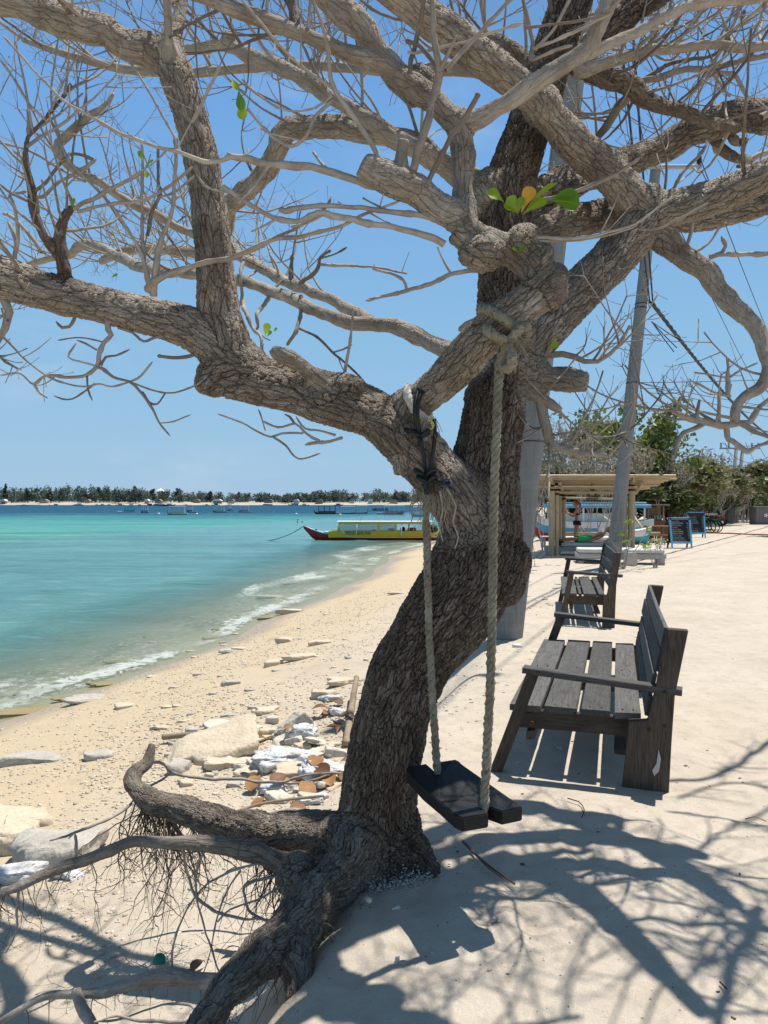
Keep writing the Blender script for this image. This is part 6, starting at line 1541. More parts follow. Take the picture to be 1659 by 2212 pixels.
def aboard(label, o, rz, W, Hh, lines, leg=.17):
    t = thing('menu_board', label, 'menu board', tuple(o), rz); tilt = R(11)
    T = Matrix.Rotation(-tilt, 4, 'X')           # top leans back (+y)
    def place(ob): ob.matrix_local = Matrix.Translation((0, -.20, 0)) @ T @ ob.matrix_local; return ob
    b = .07
    for (c_, s_) in (((-W/2 + b/2, 0, leg + Hh/2), (b, .035, Hh)), ((W/2 - b/2, 0, leg + Hh/2), (b, .035, Hh)), ((0, 0, leg + Hh - b/2), (W - 2*b, .035, b)), ((0, 0, leg + b/2), (W - 2*b, .035, b))):
        place(MB().box(c_, s_, ch=.005).build('frame_rail', skyb, t, False))
    place(MB().box((0, .006, leg + Hh/2), (W - 2*b, .012, Hh - 2*b)).build('board', chalk_m, t, False))
    for sx in (-1, 1): place(MB().box((sx * (W/2 - b/2), 0, leg/2 - .01), (b * .8, .033, leg + .02), ch=.004).build('front_leg', skyb, t, False))
    T2 = Matrix.Rotation(tilt * 1.1, 4, 'X')
    for sx in (-1, 1):
        ob = MB().box((sx * (W/2 - b/2), 0, (leg + Hh)/2), (b * .8, .03, leg + Hh), ch=.004).build('rear_leg', darkw, t, False); ob.matrix_local = Matrix.Translation((0, .20, 0)) @ T2 @ ob.matrix_local
    ob = MB().box((0, 0, leg + Hh/2), (W - b, .012, Hh * .95)).build('rear_panel', darkw, t, False); ob.matrix_local = Matrix.Translation((0, .205, 0)) @ T2
    n = len(lines); hh = (Hh - 2*b) / (n + .6)
    for i, (l, pr, col, col2) in enumerate(lines):
        z = leg + Hh - b - hh * (i + 1.05)
        M = Matrix.Translation((0, -.20, 0)) @ T @ Matrix.Translation((-W/2 + b + .02, -.004, z)) @ Matrix.Rotation(R(90), 4, 'X')
        o_ = text(l, hh * .86, CH[col], t, M); wd = max(v.co.x for v in o_.data.vertices); mxw = (W - 2*b - .04) * (.66 if pr else 1.0)
        if wd > mxw: o_.matrix_local = M @ Matrix.Diagonal((mxw / wd, 1, 1, 1))
        if pr:
            M = Matrix.Translation((0, -.20, 0)) @ T @ Matrix.Translation((W/2 - b - .02, -.004, z)) @ Matrix.Rotation(R(90), 4, 'X'); text(pr, hh * .82, CH[col2], t, M, align='RIGHT', sx=.8)
    return t
q = G(1468, 1184)
aboard('front blue framed chalk menu board standing on the sand path', q, .04, .76, .92, [('smoothies', '', 'green', 'white'), ('FRENCH SMOOTHIE', '15K', 'white', 'white'), ('The Paradise', '30', 'white', 'blue'), ('Waffles', '35K', 'pink', 'pink'), ('Eat my style', '25', 'green', 'green'), ('HEALTHY BREAKFAST', '55', 'yellow', 'yellow'), ('FRENCH TOAST', '45', 'yellow', 'green'), ('Soup Today', '30', 'blue', 'pink'), ('Omelette Toast', '25', 'white', 'green'), ('FRIED SEAFOOD', '', 'pink', 'red')])
q = G(1503, 1161)
aboard('rear blue framed chalk menu board half hidden behind the front one', q, -.10, .78, 1.0, [('Fresh drinks', '', 'pink', 'red'), ('Ice coffee', '20', 'pink', 'pink'), ('Lime juice', '25', 'blue', 'blue'), ('Cold drinks', '40', 'green', 'green'), ('Young coconut', '25', 'yellow', 'yellow'), ('Tea', '20', 'white', 'red'), ('Lassi', '25', 'green', 'green'), ('Mixed fruit', '', 'red', 'red'), ('Happy hour', '!', 'yellow', 'yellow')])
teak = simple('teak', (0.17, 0.075, 0.032), .6, .35, 4, stretch=(1, 1, 8), bump=.3)
q = G(1424, 1172); tt_ = thing('bar_table', 'brown wooden table with slatted sides left of the menu boards', 'table', tuple(q), .05)
MB().box((0, 0, .64), (.98, .75, .05), ch=.008).build('top', teak, tt_, False)
for k in range(9):
    MB().box((-.36 + k * .09, -.30, .30), (.065, .03, .66), ch=.003).build('side_slat', teak, tt_, False)
for sx in (-1, 1):
    for y in (-.3, .0, .3): MB().box((sx * .38, y, .30), (.03, .07, .66), ch=.003).build('side_slat', teak, tt_, False)
def stool(o, lab):
    t = thing('bar_stool', lab, 'stool', tuple(o), rng.uniform(-.4, .4))
    MB().lathe([(.15, -.02), (.165, -.01), (.165, .015), (.15, .025)], (0, 0, .34), 16).build('seat', teak, t)
    for sx in (-1, 1):
        for sy in (-1, 1): MB().tube([(sx * .15, sy * .15, -.02), (sx * .10, sy * .10, .33)], .02, 7).build('leg', teak, t)
    for k in range(4):
        a = k * 1.5708; MB().tube([(.13 * math.cos(a) - .13 * math.sin(a), .13 * math.sin(a) + .13 * math.cos(a), .12), (-.13 * math.cos(a) - .13 * math.sin(a), -.13 * math.sin(a) + .13 * math.cos(a), .12)], .011, 6).build('rung', teak, t)
stool(G(1433, 1176), 'round brown stool standing in front of the slatted table'); stool(G(1447, 1170), 'round brown stool half behind the front menu board')
q = Vector(G(1424, 1170)); q.y += .6; q.z = gz(q.x, q.y)
lan = thing('bamboo_stall', 'small bamboo drinks stand with a flat brown roof behind the slatted table', 'stall', tuple(q))
for x in (-.33, .33):
    for y in (-.2, .2): MB().tube([(x, y, -.02), (x * .95, y, 1.45)], .03, 8).build('post', bam_m, lan)
MB().box((0, 0, 1.49), (1.05, .75, .07), ch=.012).build('roof', simple('brown_thatch', (0.16, 0.11, 0.07), .9, .3, 9, bump=.6), lan)
MB().box((0, 0, .74), (.72, .5, .22), ch=.01).build('shelf', teak, lan, False)
MB().box((.02, .18, 1.2), (.62, .03, .45), ch=.005).build('back_panel', simple('bamboo_mat', (0.20, 0.14, 0.08), .8, .3, 20), lan, False)
for k in range(5): MB().lathe([(.03, 0), (.035, .1), (.03, .15), (.012, .19), (.012, .23)], (-.25 + k * .12, -.1, .85), 8).build('bottle', simple('bottle', rng.choice([(.03, .10, .04), (.2, .1, .03), (.4, .4, .38)]), .2), lan)
# ================================================================== THINGS DOWN THE PATH
tyre = simple('tyre', (0.015, 0.015, 0.016), .8, .2); chrome = simple('bike_metal', (0.35, 0.36, 0.36), .35, .1)
def wheel(parent, c, R_, r_, ax='x', name='wheel'):
    ring = [Vector((0, math.cos(a), math.sin(a))) * R_ for a in np.linspace(0, 2 * math.pi, 25)]
    w_ = MB().tube([Vector(c) + p for p in ring], r_, 6, False).build(name, tyre, parent)
    s = MB()
    for k in range(10): a = k * .628; s.tube([Vector(c), Vector(c) + Vector((0, math.cos(a), math.sin(a))) * R_], .004, 3, False)
    s.tube([Vector(c) - Vector((.05, 0, 0)), Vector(c) + Vector((.05, 0, 0))], .02, 6); s.build('spokes', chrome, w_)
    return w_
def bicycle(o, rz, colr, lab):
    t = thing('bicycle', lab, 'bicycle', tuple(o), rz, 'bicycles parked behind the menu boards'); fm = paint('bike_paint', colr, .4, .1)
    wheel(t, (0, -.52, .33), .31, .025); wheel(t, (0, .52, .33), .31, .025)
    A, B, C, D = Vector((0, -.46, .78)), Vector((0, .02, .30)), Vector((0, .18, .80)), Vector((0, .52, .33))
    m = MB()
    for a, b in ((A, B), (A, C), (B, C), (B, D), (C, D), (A + Vector((0, -.02, .06)), Vector((0, -.52, .33)))): m.tube([a, b], .018, 6)
    m.build('frame', fm, t)
    MB().tube([(-.28, -.36, 1.0), (-.2, -.44, .98), (0, -.45, .95), (.2, -.44, .98), (.28, -.36, 1.0)], .014, 6).build('handlebar', chrome, t)
    MB().tube([A, (0, -.45, .96)], .014, 6).build('stem', chrome, t)
    MB().tube([C, (0, .2, .9)], .014, 6).build('seat_post', chrome, t); MB().box((0, .2, .93), (.14, .26, .06), ch=.025).build('saddle', blackm, t)
    for y in (-.52, .52):
        g_ = MB().tube([Vector((0, y + math.cos(a) * .35, .33 + math.sin(a) * .35)) for a in np.linspace(.3, 2.6, 10)], .022, 5).build('mudguard', fm, t)
    MB().box((0, -.68, .82), (.32, .24, .22), ch=.02).build('basket', wick, t)
for k, (px, py, c_, lab) in enumerate([(1508, 1150, (.03, .25, .16), 'green bicycle parked right behind the rear menu board'), (1515, 1151, (.02, .02, .022), 'black bicycle in the middle of the parked row'), (1522, 1151, (.03, .33, .24), 'teal bicycle in the middle of the parked row'), (1528, 1150, (.10, .45, .36), 'pale green bicycle at the right end of the parked row')]):
    bicycle(G(px, py), R(28 + 4 * k), c_, lab)
def scooter(o, rz, colr, lab):
    t = thing('motor_scooter', lab, 'scooter', tuple(o), rz, 'scooters parked under the trees'); bm_ = paint('scooter_paint', colr, .3, .1)
    wheel(t, (0, -.62, .27), .22, .05); wheel(t, (0, .62, .27), .22, .05)
    MB().prism([(-.9 + .3, .35), (.75, .42), (.80, .72), (.45, .80), (.05, .62), (.0, .36), (-.3, .34)], -.14, .14, Matrix(((0, 1, 0), (1, 0, 0), (0, 0, 1)))).build('body', bm_, t)
    MB().prism([(-.62, .38), (-.42, .40), (-.36, 1.0), (-.50, 1.02)], -.19, .19, Matrix(((0, 1, 0), (1, 0, 0), (0, 0, 1)))).build('leg_shield', bm_, t)
    MB().box((0, .40, .83), (.26, .70, .10), ch=.04).build('seat', blackm, t)
    MB().tube([(-.34, -.36, 1.05), (0, -.46, 1.03), (.34, -.36, 1.05)], .018, 6).build('handlebar', blackm, t)
    MB().ball((0, -.56, .96), .09, 10, 6).build('headlight', chrome, t)
for k, (px, py, c_, lab) in enumerate([(1527, 1134, (.30, .03, .03), 'dark red scooter at the left of the parked scooters'), (1536, 1137, (.02, .02, .02), 'black scooter nearest the path'), (1545, 1136, (.28, .05, .04), 'red scooter at the right of the parked scooters')]):
    scooter(G(px, py), R(60 + 20 * k), c_, lab)
q = G(1541, 1129); um = thing('parasol', 'faded pink parasol under the trees beyond the scooters', 'parasol', tuple(q)); MB().cyl((0, 0, 0), (0, 0, 2.15), .025, n=8).build('pole', chrome, um)
m = MB(); 
for k in range(8):
    a0, a1 = k * .7854, (k + 1) * .7854; am = (a0 + a1) / 2
    m.add([(0, 0, 2.2), (.55 * math.cos(a0), .55 * math.sin(a0), 1.95), (.55 * math.cos(a1), .55 * math.sin(a1), 1.95), (.62 * math.cos(a0), .62 * math.sin(a0), 1.05), (.60 * math.cos(a1), .60 * math.sin(a1), 1.05)], [(0, 1, 2), (1, 3, 4, 2)])
m.build('canopy', simple('pink_cloth', (0.62, 0.20, 0.19), .85, .15), um)
q = G(1566, 1128); fl = thing('flag', 'red and white flag hanging limp from a pole by the grey cabinet', 'flag', tuple(q)); MB().tube([(0, 0, 0), (-.1, 0, 2.6)], .02, 6).build('pole', chrome, fl)
def cloth(x0, z0, x1, z1, w_): 
    vs = []; fs = []
    for i in range(9):
        f = i / 8
        for k in range(5): g_ = k / 4; vs.append((x0 + (x1 - x0) * f + g_ * w_ * (1 - .2 * f), .05 * math.sin(f * 5 + g_ * 4), z0 + (z1 - z0) * f - g_ * .12))
    for i in range(8):
        for k in range(4): fs.append((i*5 + k, i*5 + k + 1, i*5 + k + 6, i*5 + k + 5))
    return MB().add(vs, fs)
cloth(-.22, 2.15, .18, .95, .22).build('red_half', simple('red_cloth', (.5, .02, .03), .8), fl); cloth(-.02, 2.05, .38, .85, .18).build('white_half', simple('white_cloth', (.75, .75, .73), .8), fl)
cloth(-.35, 2.4, .7, 2.25, .5).build('blue_tarp', simple('blue_tarp', (.08, .16, .42), .7), fl)
q = G(1577, 1131); cb = thing('electric_cabinet', 'grey electrical cabinet at the foot of the twin pole', 'cabinet', tuple(q)); cg = paint('grey_paint', (.16, .165, .165), .5)
MB().box((0, 0, .6), (.62, .45, 1.15), ch=.02).build('body', cg, cb, False); MB().box((0, -.235, .62), (.54, .02, 1.0), ch=.006).build('door', cg, cb, False); MB().box((0, 0, 1.2), (.70, .52, .05), ch=.01).build('lid', cg, cb, False); MB().box((.2, -.25, .6), (.03, .02, .14)).build('handle', blackm, cb)
q = G(1650, 1133); hb_ = thing('grey_kiosk', 'grey boarded kiosk at the right edge of the path', 'kiosk', tuple(q)); 
for k in range(7): MB().box((-.66 + k * .22, -.5, .62), (.205, .04, 1.25), ch=.004).build('board', cg, hb_, False)
for k in range(4): MB().box((-.78, -.4 + k * .27, .62), (.04, .25, 1.25), ch=.004).build('board', cg, hb_, False)
MB().box((0, .05, 1.28), (1.8, 1.3, .06), ch=.01).build('roof', cg, hb_, False)
q = G(1615, 1118); rf = thing('roofed_hut', 'long low grey roof showing between the bushes at the end of the path', 'hut', tuple(q)); hz_ = P(1615, 1089, q.y).z - q.z
MB().prism([(-2.7, hz_ - .35), (2.7, hz_ - .35), (2.6, hz_ + .1), (-2.6, hz_ + .1)], -1, 1.6).build('roof', simple('grey_sheet', (.14, .15, .16), .6, .15), rf, False)
for x in (-2.4, -.8, .8, 2.4): MB().cyl((x, -.8, 0), (x, -.8, hz_ - .3), .07, n=7).build('post', darkw, rf)
MB().box((0, .8, hz_ / 2 - .2), (4.8, .08, hz_ - .4)).build('wall', darkw, rf, False)
a_, b_ = G(1524, 1152), G(1670, 1157)
pp = [a_.lerp(b_, f) + Vector((0, .1 * math.sin(f * 9), 0)) for f in np.linspace(0, 1, 30)]
tag(MB().tube([Vector((p.x, p.y, gz(p.x, p.y) + .03)) for p in pp], .035, 6).build('red_hose', simple('red_hose', (.42, .10, .07), .6)), 'thin red hose lying straight across the sand path', 'hose')
# ================================================================== BOATS
def loft(stations, name, mat, parent, cap=True):
    """stations: list of closed outlines with the same count"""
    n = len(stations[0]); vs = [q for s in stations for q in s]; fs = []
    for i in range(len(stations) - 1):
        for k in range(n): fs.append((i*n + k, i*n + (k+1) % n, (i+1)*n + (k+1) % n, (i+1)*n + k))
    if cap: fs.append(tuple(range(n-1, -1, -1))); fs.append(tuple((len(stations)-1)*n + k for k in range(n)))
    return MB().add(vs, fs).build(name, mat, parent, False)
def hull(t, L, B, fb, bow, mats, draft=.25, stern=.15, tr=.75, x0=None):
    """bow toward -x; bands of colour from the keel up: mats = [(upper fraction, material, name)]"""
    x0 = -L/2 if x0 is None else x0; N = 18
    def sec(f):
        b = B/2 * (min(1, (f / .32)) ** .75 if f < .32 else 1) * (1 if f < .6 else 1 - (1 - tr) * ((f - .6) / .4) ** 1.6)
        top = fb + bow * max(0, 1 - f / .38) ** 2 + stern * max(0, (f - .7) / .3) ** 2
        keel = -draft + (draft + fb * .75 + bow * .8) * max(0, 1 - f / .10) ** 1.3
        return max(b, .03), top, min(keel, top - .05), x0 + L * f
    lo = 0
    for (fr, m_, nm) in mats:
        st = []
        for i in range(N + 1):
            b, top, keel, x = sec(i / N); h = top - keel
            z0, z1 = keel + h * lo, keel + h * fr
            def wd(z): q = (z - keel) / h; return b * (.25 + .75 * min(1, q * 1.25) ** .55)
            zm = (z0 + z1) / 2
            st.append([(x, -wd(z0), z0), (x, -wd(zm), zm), (x, -wd(z1), z1), (x, wd(z1), z1), (x, wd(zm), zm), (x, wd(z0), z0)])
        loft(st, nm, m_, t); lo = fr
    return sec
red_p = paint('red_hull', (.34, .022, .022), .45, .3, (.12, .06, .05)); yel_p = paint('yellow_paint', (.74, .47, .02), .45, .2, (.4, .3, .1)); whp = paint('white_paint', (.72, .72, .70), .45, .25, (.45, .42, .38))
ltb = paint('light_blue_deck', (.36, .58, .64), .5, .2); letter_m = simple('navy_letters', (.025, .025, .05), .6)
glass = NT('cabin_glass', .08, .5); glass.base((.45, .50, .50)); glass.p.inputs['Alpha'].default_value = .28; glass_m = glass.m
YB = 57.5; K_ = YB / F
boat = thing('passenger_boat', 'yellow and red wooden passenger boat moored just off the beach', 'boat', (0, YB, WATER))
def bx(px): return (px - 829.5) * K_
def bz_(py): return CAMZ - (py - 1085) * K_ - WATER
def zc(zx, zy): return 548.6 + zx * .26455, 1014.9 + zy * .26455
x0b = bx(655.7); Lb = 11.6
sec_b = hull(boat, Lb, 1.9, .26, .82, [(.86, red_p, 'hull'), (.93, whp, 'rubbing_strake')], .25, .12, .8, x0b)
# raised yellow side with the wheelhouse on it
xs = [bx(zc(q, 0)[0]) for q in (615, 690, 1010, 1385, 1500)]
Bc = .86
def side_panel(name, x_a, x_b, za, zb, mat=yel_p, y0=-Bc, th=.05, slant=0):
    return MB().add([(x_a, y0, za), (x_b, y0, za), (x_b, y0, zb), (x_a + slant, y0, zb), (x_a, y0 + th, za), (x_b, y0 + th, za), (x_b, y0 + th, zb), (x_a + slant, y0 + th, zb)], [(0,1,2,3), (7,6,5,4), (0,4,5,1), (1,5,6,2), (2,6,7,3), (3,7,4,0)]).build(name, mat, boat, False)
zlow, zsill, zhead, zroof = .20, bz_(1146.6), bz_(1131.5), bz_(1128)
for y0 in (-Bc, Bc - .05):
    side_panel('coaming', xs[0], xs[3] + .02, zlow, zsill, y0=y0)
    side_panel('coaming', xs[3] + .02, xs[0] + 9.4, zlow, zsill - .12, y0=y0)
    side_panel('window_header', xs[1] + .05, xs[3] + .02, zhead, zroof, y0=y0)
    for a, b in ((683, 700), (1010, 1026), (1150, 1165), (1262, 1268)):
        side_panel('window_post', bx(zc(a, 0)[0]), bx(zc(b, 0)[0]), zsill - .001, zhead + .001, y0=y0 + .004, slant=.12 if a == 683 else 0)
    for a, b in ((836, 850), (910, 924)):
        side_panel('window_post', bx(zc(a, 0)[0]), bx(zc(b, 0)[0]), zsill - .001, zhead + .001, glass_m, y0=y0 + .006, th=.02)
    for a, b in ((700, 836), (850, 910), (924, 1010), (1026, 1150)):
        side_panel('window_pane', bx(zc(a, 0)[0]) + (.10 if a == 700 else 0), bx(zc(b, 0)[0]), zsill, zhead, glass_m, y0=y0 + .02, th=.008)
MB().box(((xs[1] + xs[3]) / 2 + .35, 0, zroof + .05), (xs[3] - xs[1] + .9, 2 * Bc + .22, .07), ch=.02).build('roof', whp, boat, False)
MB().box(((xs[1] + xs[3]) / 2 + .35, 0, zroof + .005), (xs[3] - xs[1] + .5, 2 * Bc + .02, .02)).build('ceiling', yel_p, boat, False)
side_panel('front_wall', xs[0] + .02, xs[0] + .07, zlow, zsill + .001, y0=-Bc + .06, th=2 * Bc - .12)
m = MB(); 
for i in range(12):
    f0, f1 = .02 + i * .28 / 12, .02 + (i + 1) * .28 / 12; a = sec_b(f0); b = sec_b(f1)
    m.add([(a[3], -a[0] * .96, a[1] - .05), (b[3], -b[0] * .96, b[1] - .05), (b[3], b[0] * .96, b[1] - .05), (a[3], a[0] * .96, a[1] - .05)], [(0, 1, 2, 3)])
m.build('foredeck', ltb, boat, False)
MB().box((xs[0] - .1, 0, zsill - .10), (.5, 1.5, .12), ch=.02).build('deck_step', ltb, boat, False)
MB().lathe([(.05, 0), (.09, .05), (.07, .16), (.10, .22), (.03, .30)], (bx(zc(507, 0)[0]), -.1, .52), 8).build('bollard', blackm, boat)
for (a, b, c_, d_) in ((697, 440, 742, 520), (844, 438, 841, 524), (1203, 443, 1201, 534)):
    p, q_ = zc(a, b), zc(c_, d_); MB().tube([(bx(p[0]), -Bc - .07, bz_(p[1])), (bx(q_[0]), -Bc - .07, bz_(q_[1]))], .055, 8).build('outrigger_post', whp, boat)
MB().box((bx(zc(1120, 0)[0]), .1, zsill), (.5, .7, .35), ch=.06).build('seat_back', blackm, boat); MB().box((bx(zc(1215, 0)[0]), .1, zsill - .02), (.35, .6, .62), ch=.10).build('engine_cover', blackm, boat)
MB().box((bx(zc(1290, 0)[0]), .0, zsill + .06), (.62, .6, .36), ch=.06).build('fuel_box', paint('red_box', (.38, .03, .025)), boat, False)
for q_ in (975,): MB().box((bx(zc(q_, 0)[0]), .1, zsill - .02), (.35, .7, .22), ch=.06).build('seat_back', blackm, boat)
for x in (xs[3] - .05, xs[3] + 1.3): 
    for y in (-.8, .8): MB().tube([(x, y, zlow), (x, y, zroof + .02)], .03, 6).build('roof_post', whp, boat)
pl_ = leaf_cloud([(0, 0, 0, .30, .25, .35, 1)], 260, .10, 2.2); obj('green_plant', np_mesh('green_plant', pl_[0], pl_[1], False), boat, leafmat('dull_green', (.05, .10, .03), (.09, .15, .05)), (bx(zc(1472, 0)[0]), .2, zsill + .12))  # clump of leaves added for the green plant in the stern
MR = Matrix.Rotation(R(90), 4, 'X')
p = zc(752, 526); q_ = zc(957, 526)
tx = text('MENO BARUNA', .26, letter_m, boat, Matrix.Translation((bx(p[0]), -Bc - .006, bz_(p[1]) )) @ MR, ext=.004)
wd = max(v.co.x for v in tx.data.vertices); hh = max(v.co.y for v in tx.data.vertices)
tx.matrix_local = Matrix.Translation((bx(p[0]), -Bc - .006, bz_(zc(0, 527)[1]))) @ MR @ Matrix.Diagonal(((bx(q_[0]) - bx(p[0])) / wd, (bz_(zc(0, 497)[1]) - bz_(zc(0, 527)[1])) / hh, 1, 1))
em = zc(1476, 530); ec = Vector((bx(em[0]), -Bc - .012, bz_(em[1])))
disc = lambda r, y, mt, nm: MB().cyl(ec + Vector((0, y, 0)), ec + Vector((0, y - .006, 0)), r, n=16).build(nm, mt, boat, False)
disc(.13, 0, whp, 'emblem'); disc(.06, -.008, simple('emblem_blue', (.04, .06, .25)), 'emblem_mark'); MB().box(ec + Vector((.07, -.010, -.03)), (.06, .008, .05)).build('emblem_mark', red_p, boat, False)
MB().tube([(bx(zc(868, 0)[0]), 0, zroof + .08), (bx(zc(880, 0)[0]), 0, zroof + .42)], .012, 5).build('aerial', blackm, boat)
mo = wire('mooring_rope', 'dark green mooring rope running from the yellow boat bow into the sea', (bx(657), YB - .05, WATER + bz_(1136)), (P(555, 1164, 57).x, 56.0, WATER - .02), .35, .028, 'rope', mat=simple('green_rope', (.05, .09, .07), .9))

def ferry(label, pxL, pxR, pyb, hull_m, roof_m, top_h=1.75, cab=(.2, .85), cab_m=None, flip=False, group=None, stripe=None, canopy=None):
    Y = 2.8 * F / (pyb - 1085); k = Y / F; L = (pxR - pxL) * k
    t = thing('moored_boat', label, 'boat', (((pxL + pxR) / 2 - 829.5) * k, Y, WATER), math.pi if flip else 0, group)
    fb = max(.35, L * .045)
    hull(t, L, L * .2, fb, fb * 1.3, [(.72, hull_m, 'hull'), (1.0, stripe or whp, 'gunwale')], .2, .1)
    x0, x1 = -L/2 + cab[0] * L, -L/2 + cab[1] * L; B = L * .085
    MB().box(((x0 + x1) / 2, 0, top_h), (x1 - x0, 2 * B + .25, .10), ch=.03).build('roof', roof_m, t, False)
    n = max(3, int((x1 - x0) / 1.1))
    for i in range(n + 1):
        x = x0 + .1 + (x1 - x0 - .2) * i / n
        for y in (-B, B): MB().box((x, y, (fb + top_h) / 2), (.10, .07, top_h - fb + .1)).build('roof_post', canopy or whp, t, False)
    for y in (-B, B): MB().box(((x0 + x1) / 2, y, fb + .18), (x1 - x0, .05, .42)).build('cabin_side', cab_m or whp, t, False)
    MB().box(((x0 + x1) / 2, 0, fb + .12), ((x1 - x0) * .8, B * 1.2, .3)).build('seats', blackm, t, False)
    MB().tube([(-L * .47, 0, fb * 2), (-L * .47, 0, fb * 2 + .45)], .05, 6).build('bow_post', blackm, t)
    return t
teal = paint('teal_paint', (.05, .42, .38)); bluep = paint('blue_paint', (.03, .15, .38)); greenp = paint('green_paint', (.12, .30, .10)); darkh = paint('dark_hull', (.03, .025, .03)); pinkp = paint('pink_paint', (.50, .20, .24)); creamp = paint('cream_paint', (.55, .52, .42)); navy = paint('navy', (.03, .05, .14))
ferry('white speedboat with a teal canopy, leftmost of the moored boats', 254.6, 292.7, 1107.5, whp, teal, 1.9, (.05, .62), teal, True, canopy=teal)
ferry('small boat with a dark blue canopy right of the teal canopied boat', 304, 321, 1108.5, navy, bluep, 2.0, (.05, .95), bluep)
ferry('long green and white passenger boat moored offshore', 360, 405, 1112.5, greenp, whp, 1.9, (.1, .88), creamp)
ferry('dark teal boat moored behind the stern of the green and white boat', 403, 425, 1107.5, darkh, teal, 2.0, (.05, .6), navy)
ferry('grey canopied boat with a dark hull moored offshore', 459, 491, 1107, darkh, whp, 1.9, (.12, .8), creamp)
ferry('small dark fishing boat moored behind the grey canopied boat', 489, 504, 1104, darkh, creamp, 2.2, (.2, .7), darkh)
ferry('pale pink cabin boat at the right of the left hand group', 514, 544, 1107, pinkp, whp, 1.9, (.15, .8), pinkp)
ferry('long dark wooden boat left of the white boat behind the yellow boat', 678, 726, 1110.7, darkh, darkh, 1.9, (.2, .98), simple('brown_hull', (.10, .07, .05)), False, canopy=darkh, stripe=simple('brown_trim', (.22, .14, .09)))
ferry('white and navy boat with slanted windows behind the yellow boat', 724, 769, 1110, navy, whp, 1.75, (.05, .72), whp, True)
ferry('boat with a white roof and dark hull right of the navy boat', 760, 795, 1109.5, darkh, whp, 1.9, (.05, .65), whp, True)
ferry('dark boat farther out behind the pink boat', 803, 843, 1103, navy, creamp, 2.3, (.1, .9), navy)
ferry('pink hulled boat with a long white roof', 814, 875, 1111, pinkp, whp, 1.95, (.02, .75), pinkp, True)
ferry('white and teal boat half hidden by the hanging rope', 887, 925, 1115.5, teal, whp, 1.9, (.08, .8), whp)
for k in range(34):
    px = rng.uniform(2, 880); py = 1091.6 + rng.uniform(0, 1.0) ** 2 * 1.9; Y = min(2.8 * F / (py - 1085), 700); L = rng.uniform(4, 9) * Y / 620
    x = (px - 829.5) * Y / F
    t = thing('distant_boat', 'tiny pale boat moored off the far beach', 'boat', (x, Y, WATER), rng.choice((0, math.pi)), 'tiny boats off the far beach')
    hull(t, L, L * .22, L * .07, L * .05, [(1, rng.choice([whp, whp, whp, creamp, bluep, pinkp, darkh]), 'hull')], .2)
    if rng.random() < .6:
        MB().box((L * .05, 0, L * .20), (L * .5, L * .18, L * .03)).build('roof', whp, t, False); MB().box((L * .05, 0, L * .13), (L * .42, L * .14, L * .13)).build('cabin', rng.choice([whp, navy, creamp]), t, False)
for (px, py, lab, hm) in [(643, 1128, 'bather standing chest deep in the sea beyond the yellow boat', skin_m), (652.5, 1128.5, 'second bather with dark hair, right of the first one in the sea', skin_m)]:
    Y = 2.8 * F / (py - 1085); s_ = thing('person', lab, 'person', ((px - 829.5) * Y / F, Y, WATER - .02)); dp = -.55 if px < 650 else -.75
    J = [(0, 0, dp, .16, .12), (0, 0, dp + .35, .17, .12), (0, 0, dp + .62, .14, .10), (0, 0, dp + .74, .05, .05), (.19, 0, dp + .58, .05, .05), (.27, .02, dp + .3, .04, .04), (.24, -.15, dp + .1, .03, .03), (-.19, 0, dp + .58, .05, .05), (-.27, .02, dp + .3, .04, .04), (-.24, -.15, dp + .1, .03, .03)]
    skin_body('body', J, [(0,1),(1,2),(2,3),(2,4),(4,5),(5,6),(2,7),(7,8),(8,9)], s_, skin_m, 1)
    head(s_, Vector((0, .02, dp + .87)), Vector((.2, -1, 0)), Vector((0, 0, 1)), skin_m, dark_hair, 1.0, False)
for (px, py) in [(343, 1111.5), (363, 1111.5), (425, 1112), (640, 1112), (868, 1090.5 + 20), (735, 1113.5)]:
    Y = 2.8 * F / (py - 1085); b_ = MB().lathe([(.03, -.25), (.22, -.12), (.30, .05), (.22, .22), (.06, .30)], (0, 0, 0), 10).build('mooring_buoy', whp, None, loc=((px - 829.5) * Y / F, Y, WATER + .08)); tag(b_, 'small white mooring buoy floating off the beach', 'buoy', 'white buoys off the beach')

# ---- beached blue and white outrigger behind the shelter
ob = thing('beached_boat', 'long white blue and red outrigger boat drawn up on the sand behind the shelter', 'boat', (8.55, 32.0, gz(8.55, 32.0) + .18))
blp = paint('sky_hull', (.10, .36, .58), .45, .2)
so = hull(ob, 5.0, 1.3, .62, .30, [(.42, red_p, 'hull'), (.72, blp, 'hull_stripe'), (1.0, whp, 'gunwale')], .28, .12, .8)
MB().box((.25, 0, 1.26), (4.1, 1.6, .14), ch=.02).build('canopy', blp, ob, False); MB().box((.25, 0, 1.40), (3.8, 1.3, .06), ch=.01).build('canopy_top', ltb, ob, False)
for x in (-1.6, -.4, .9, 2.1):
    for y in (-.55, .55): MB().box((x, y, .9), (.07, .06, .75)).build('canopy_post', whp, ob, False)
MB().box((.1, -.3, .80), (3.2, .06, .34), ch=.01).build('seat_back', whp, ob, False)
for x in (-.9, 1.4):
    MB().tube([(x, -2.6, .30), (x, -1.4, .85), (x, 0, 1.0), (x, 1.4, .85), (x, 2.4, .35)], .05, 8).build('outrigger_arm', bam_m, ob)
MB().tube([(-1.8, -2.6, .22), (2.0, -2.6, .22)], .07, 8).build('outrigger_float', bam_m, ob)
MB().tube([(-1.9, -.6, 1.62), (1.2, -.6, 1.55)], .045, 8).build('spar', bam_m, ob)
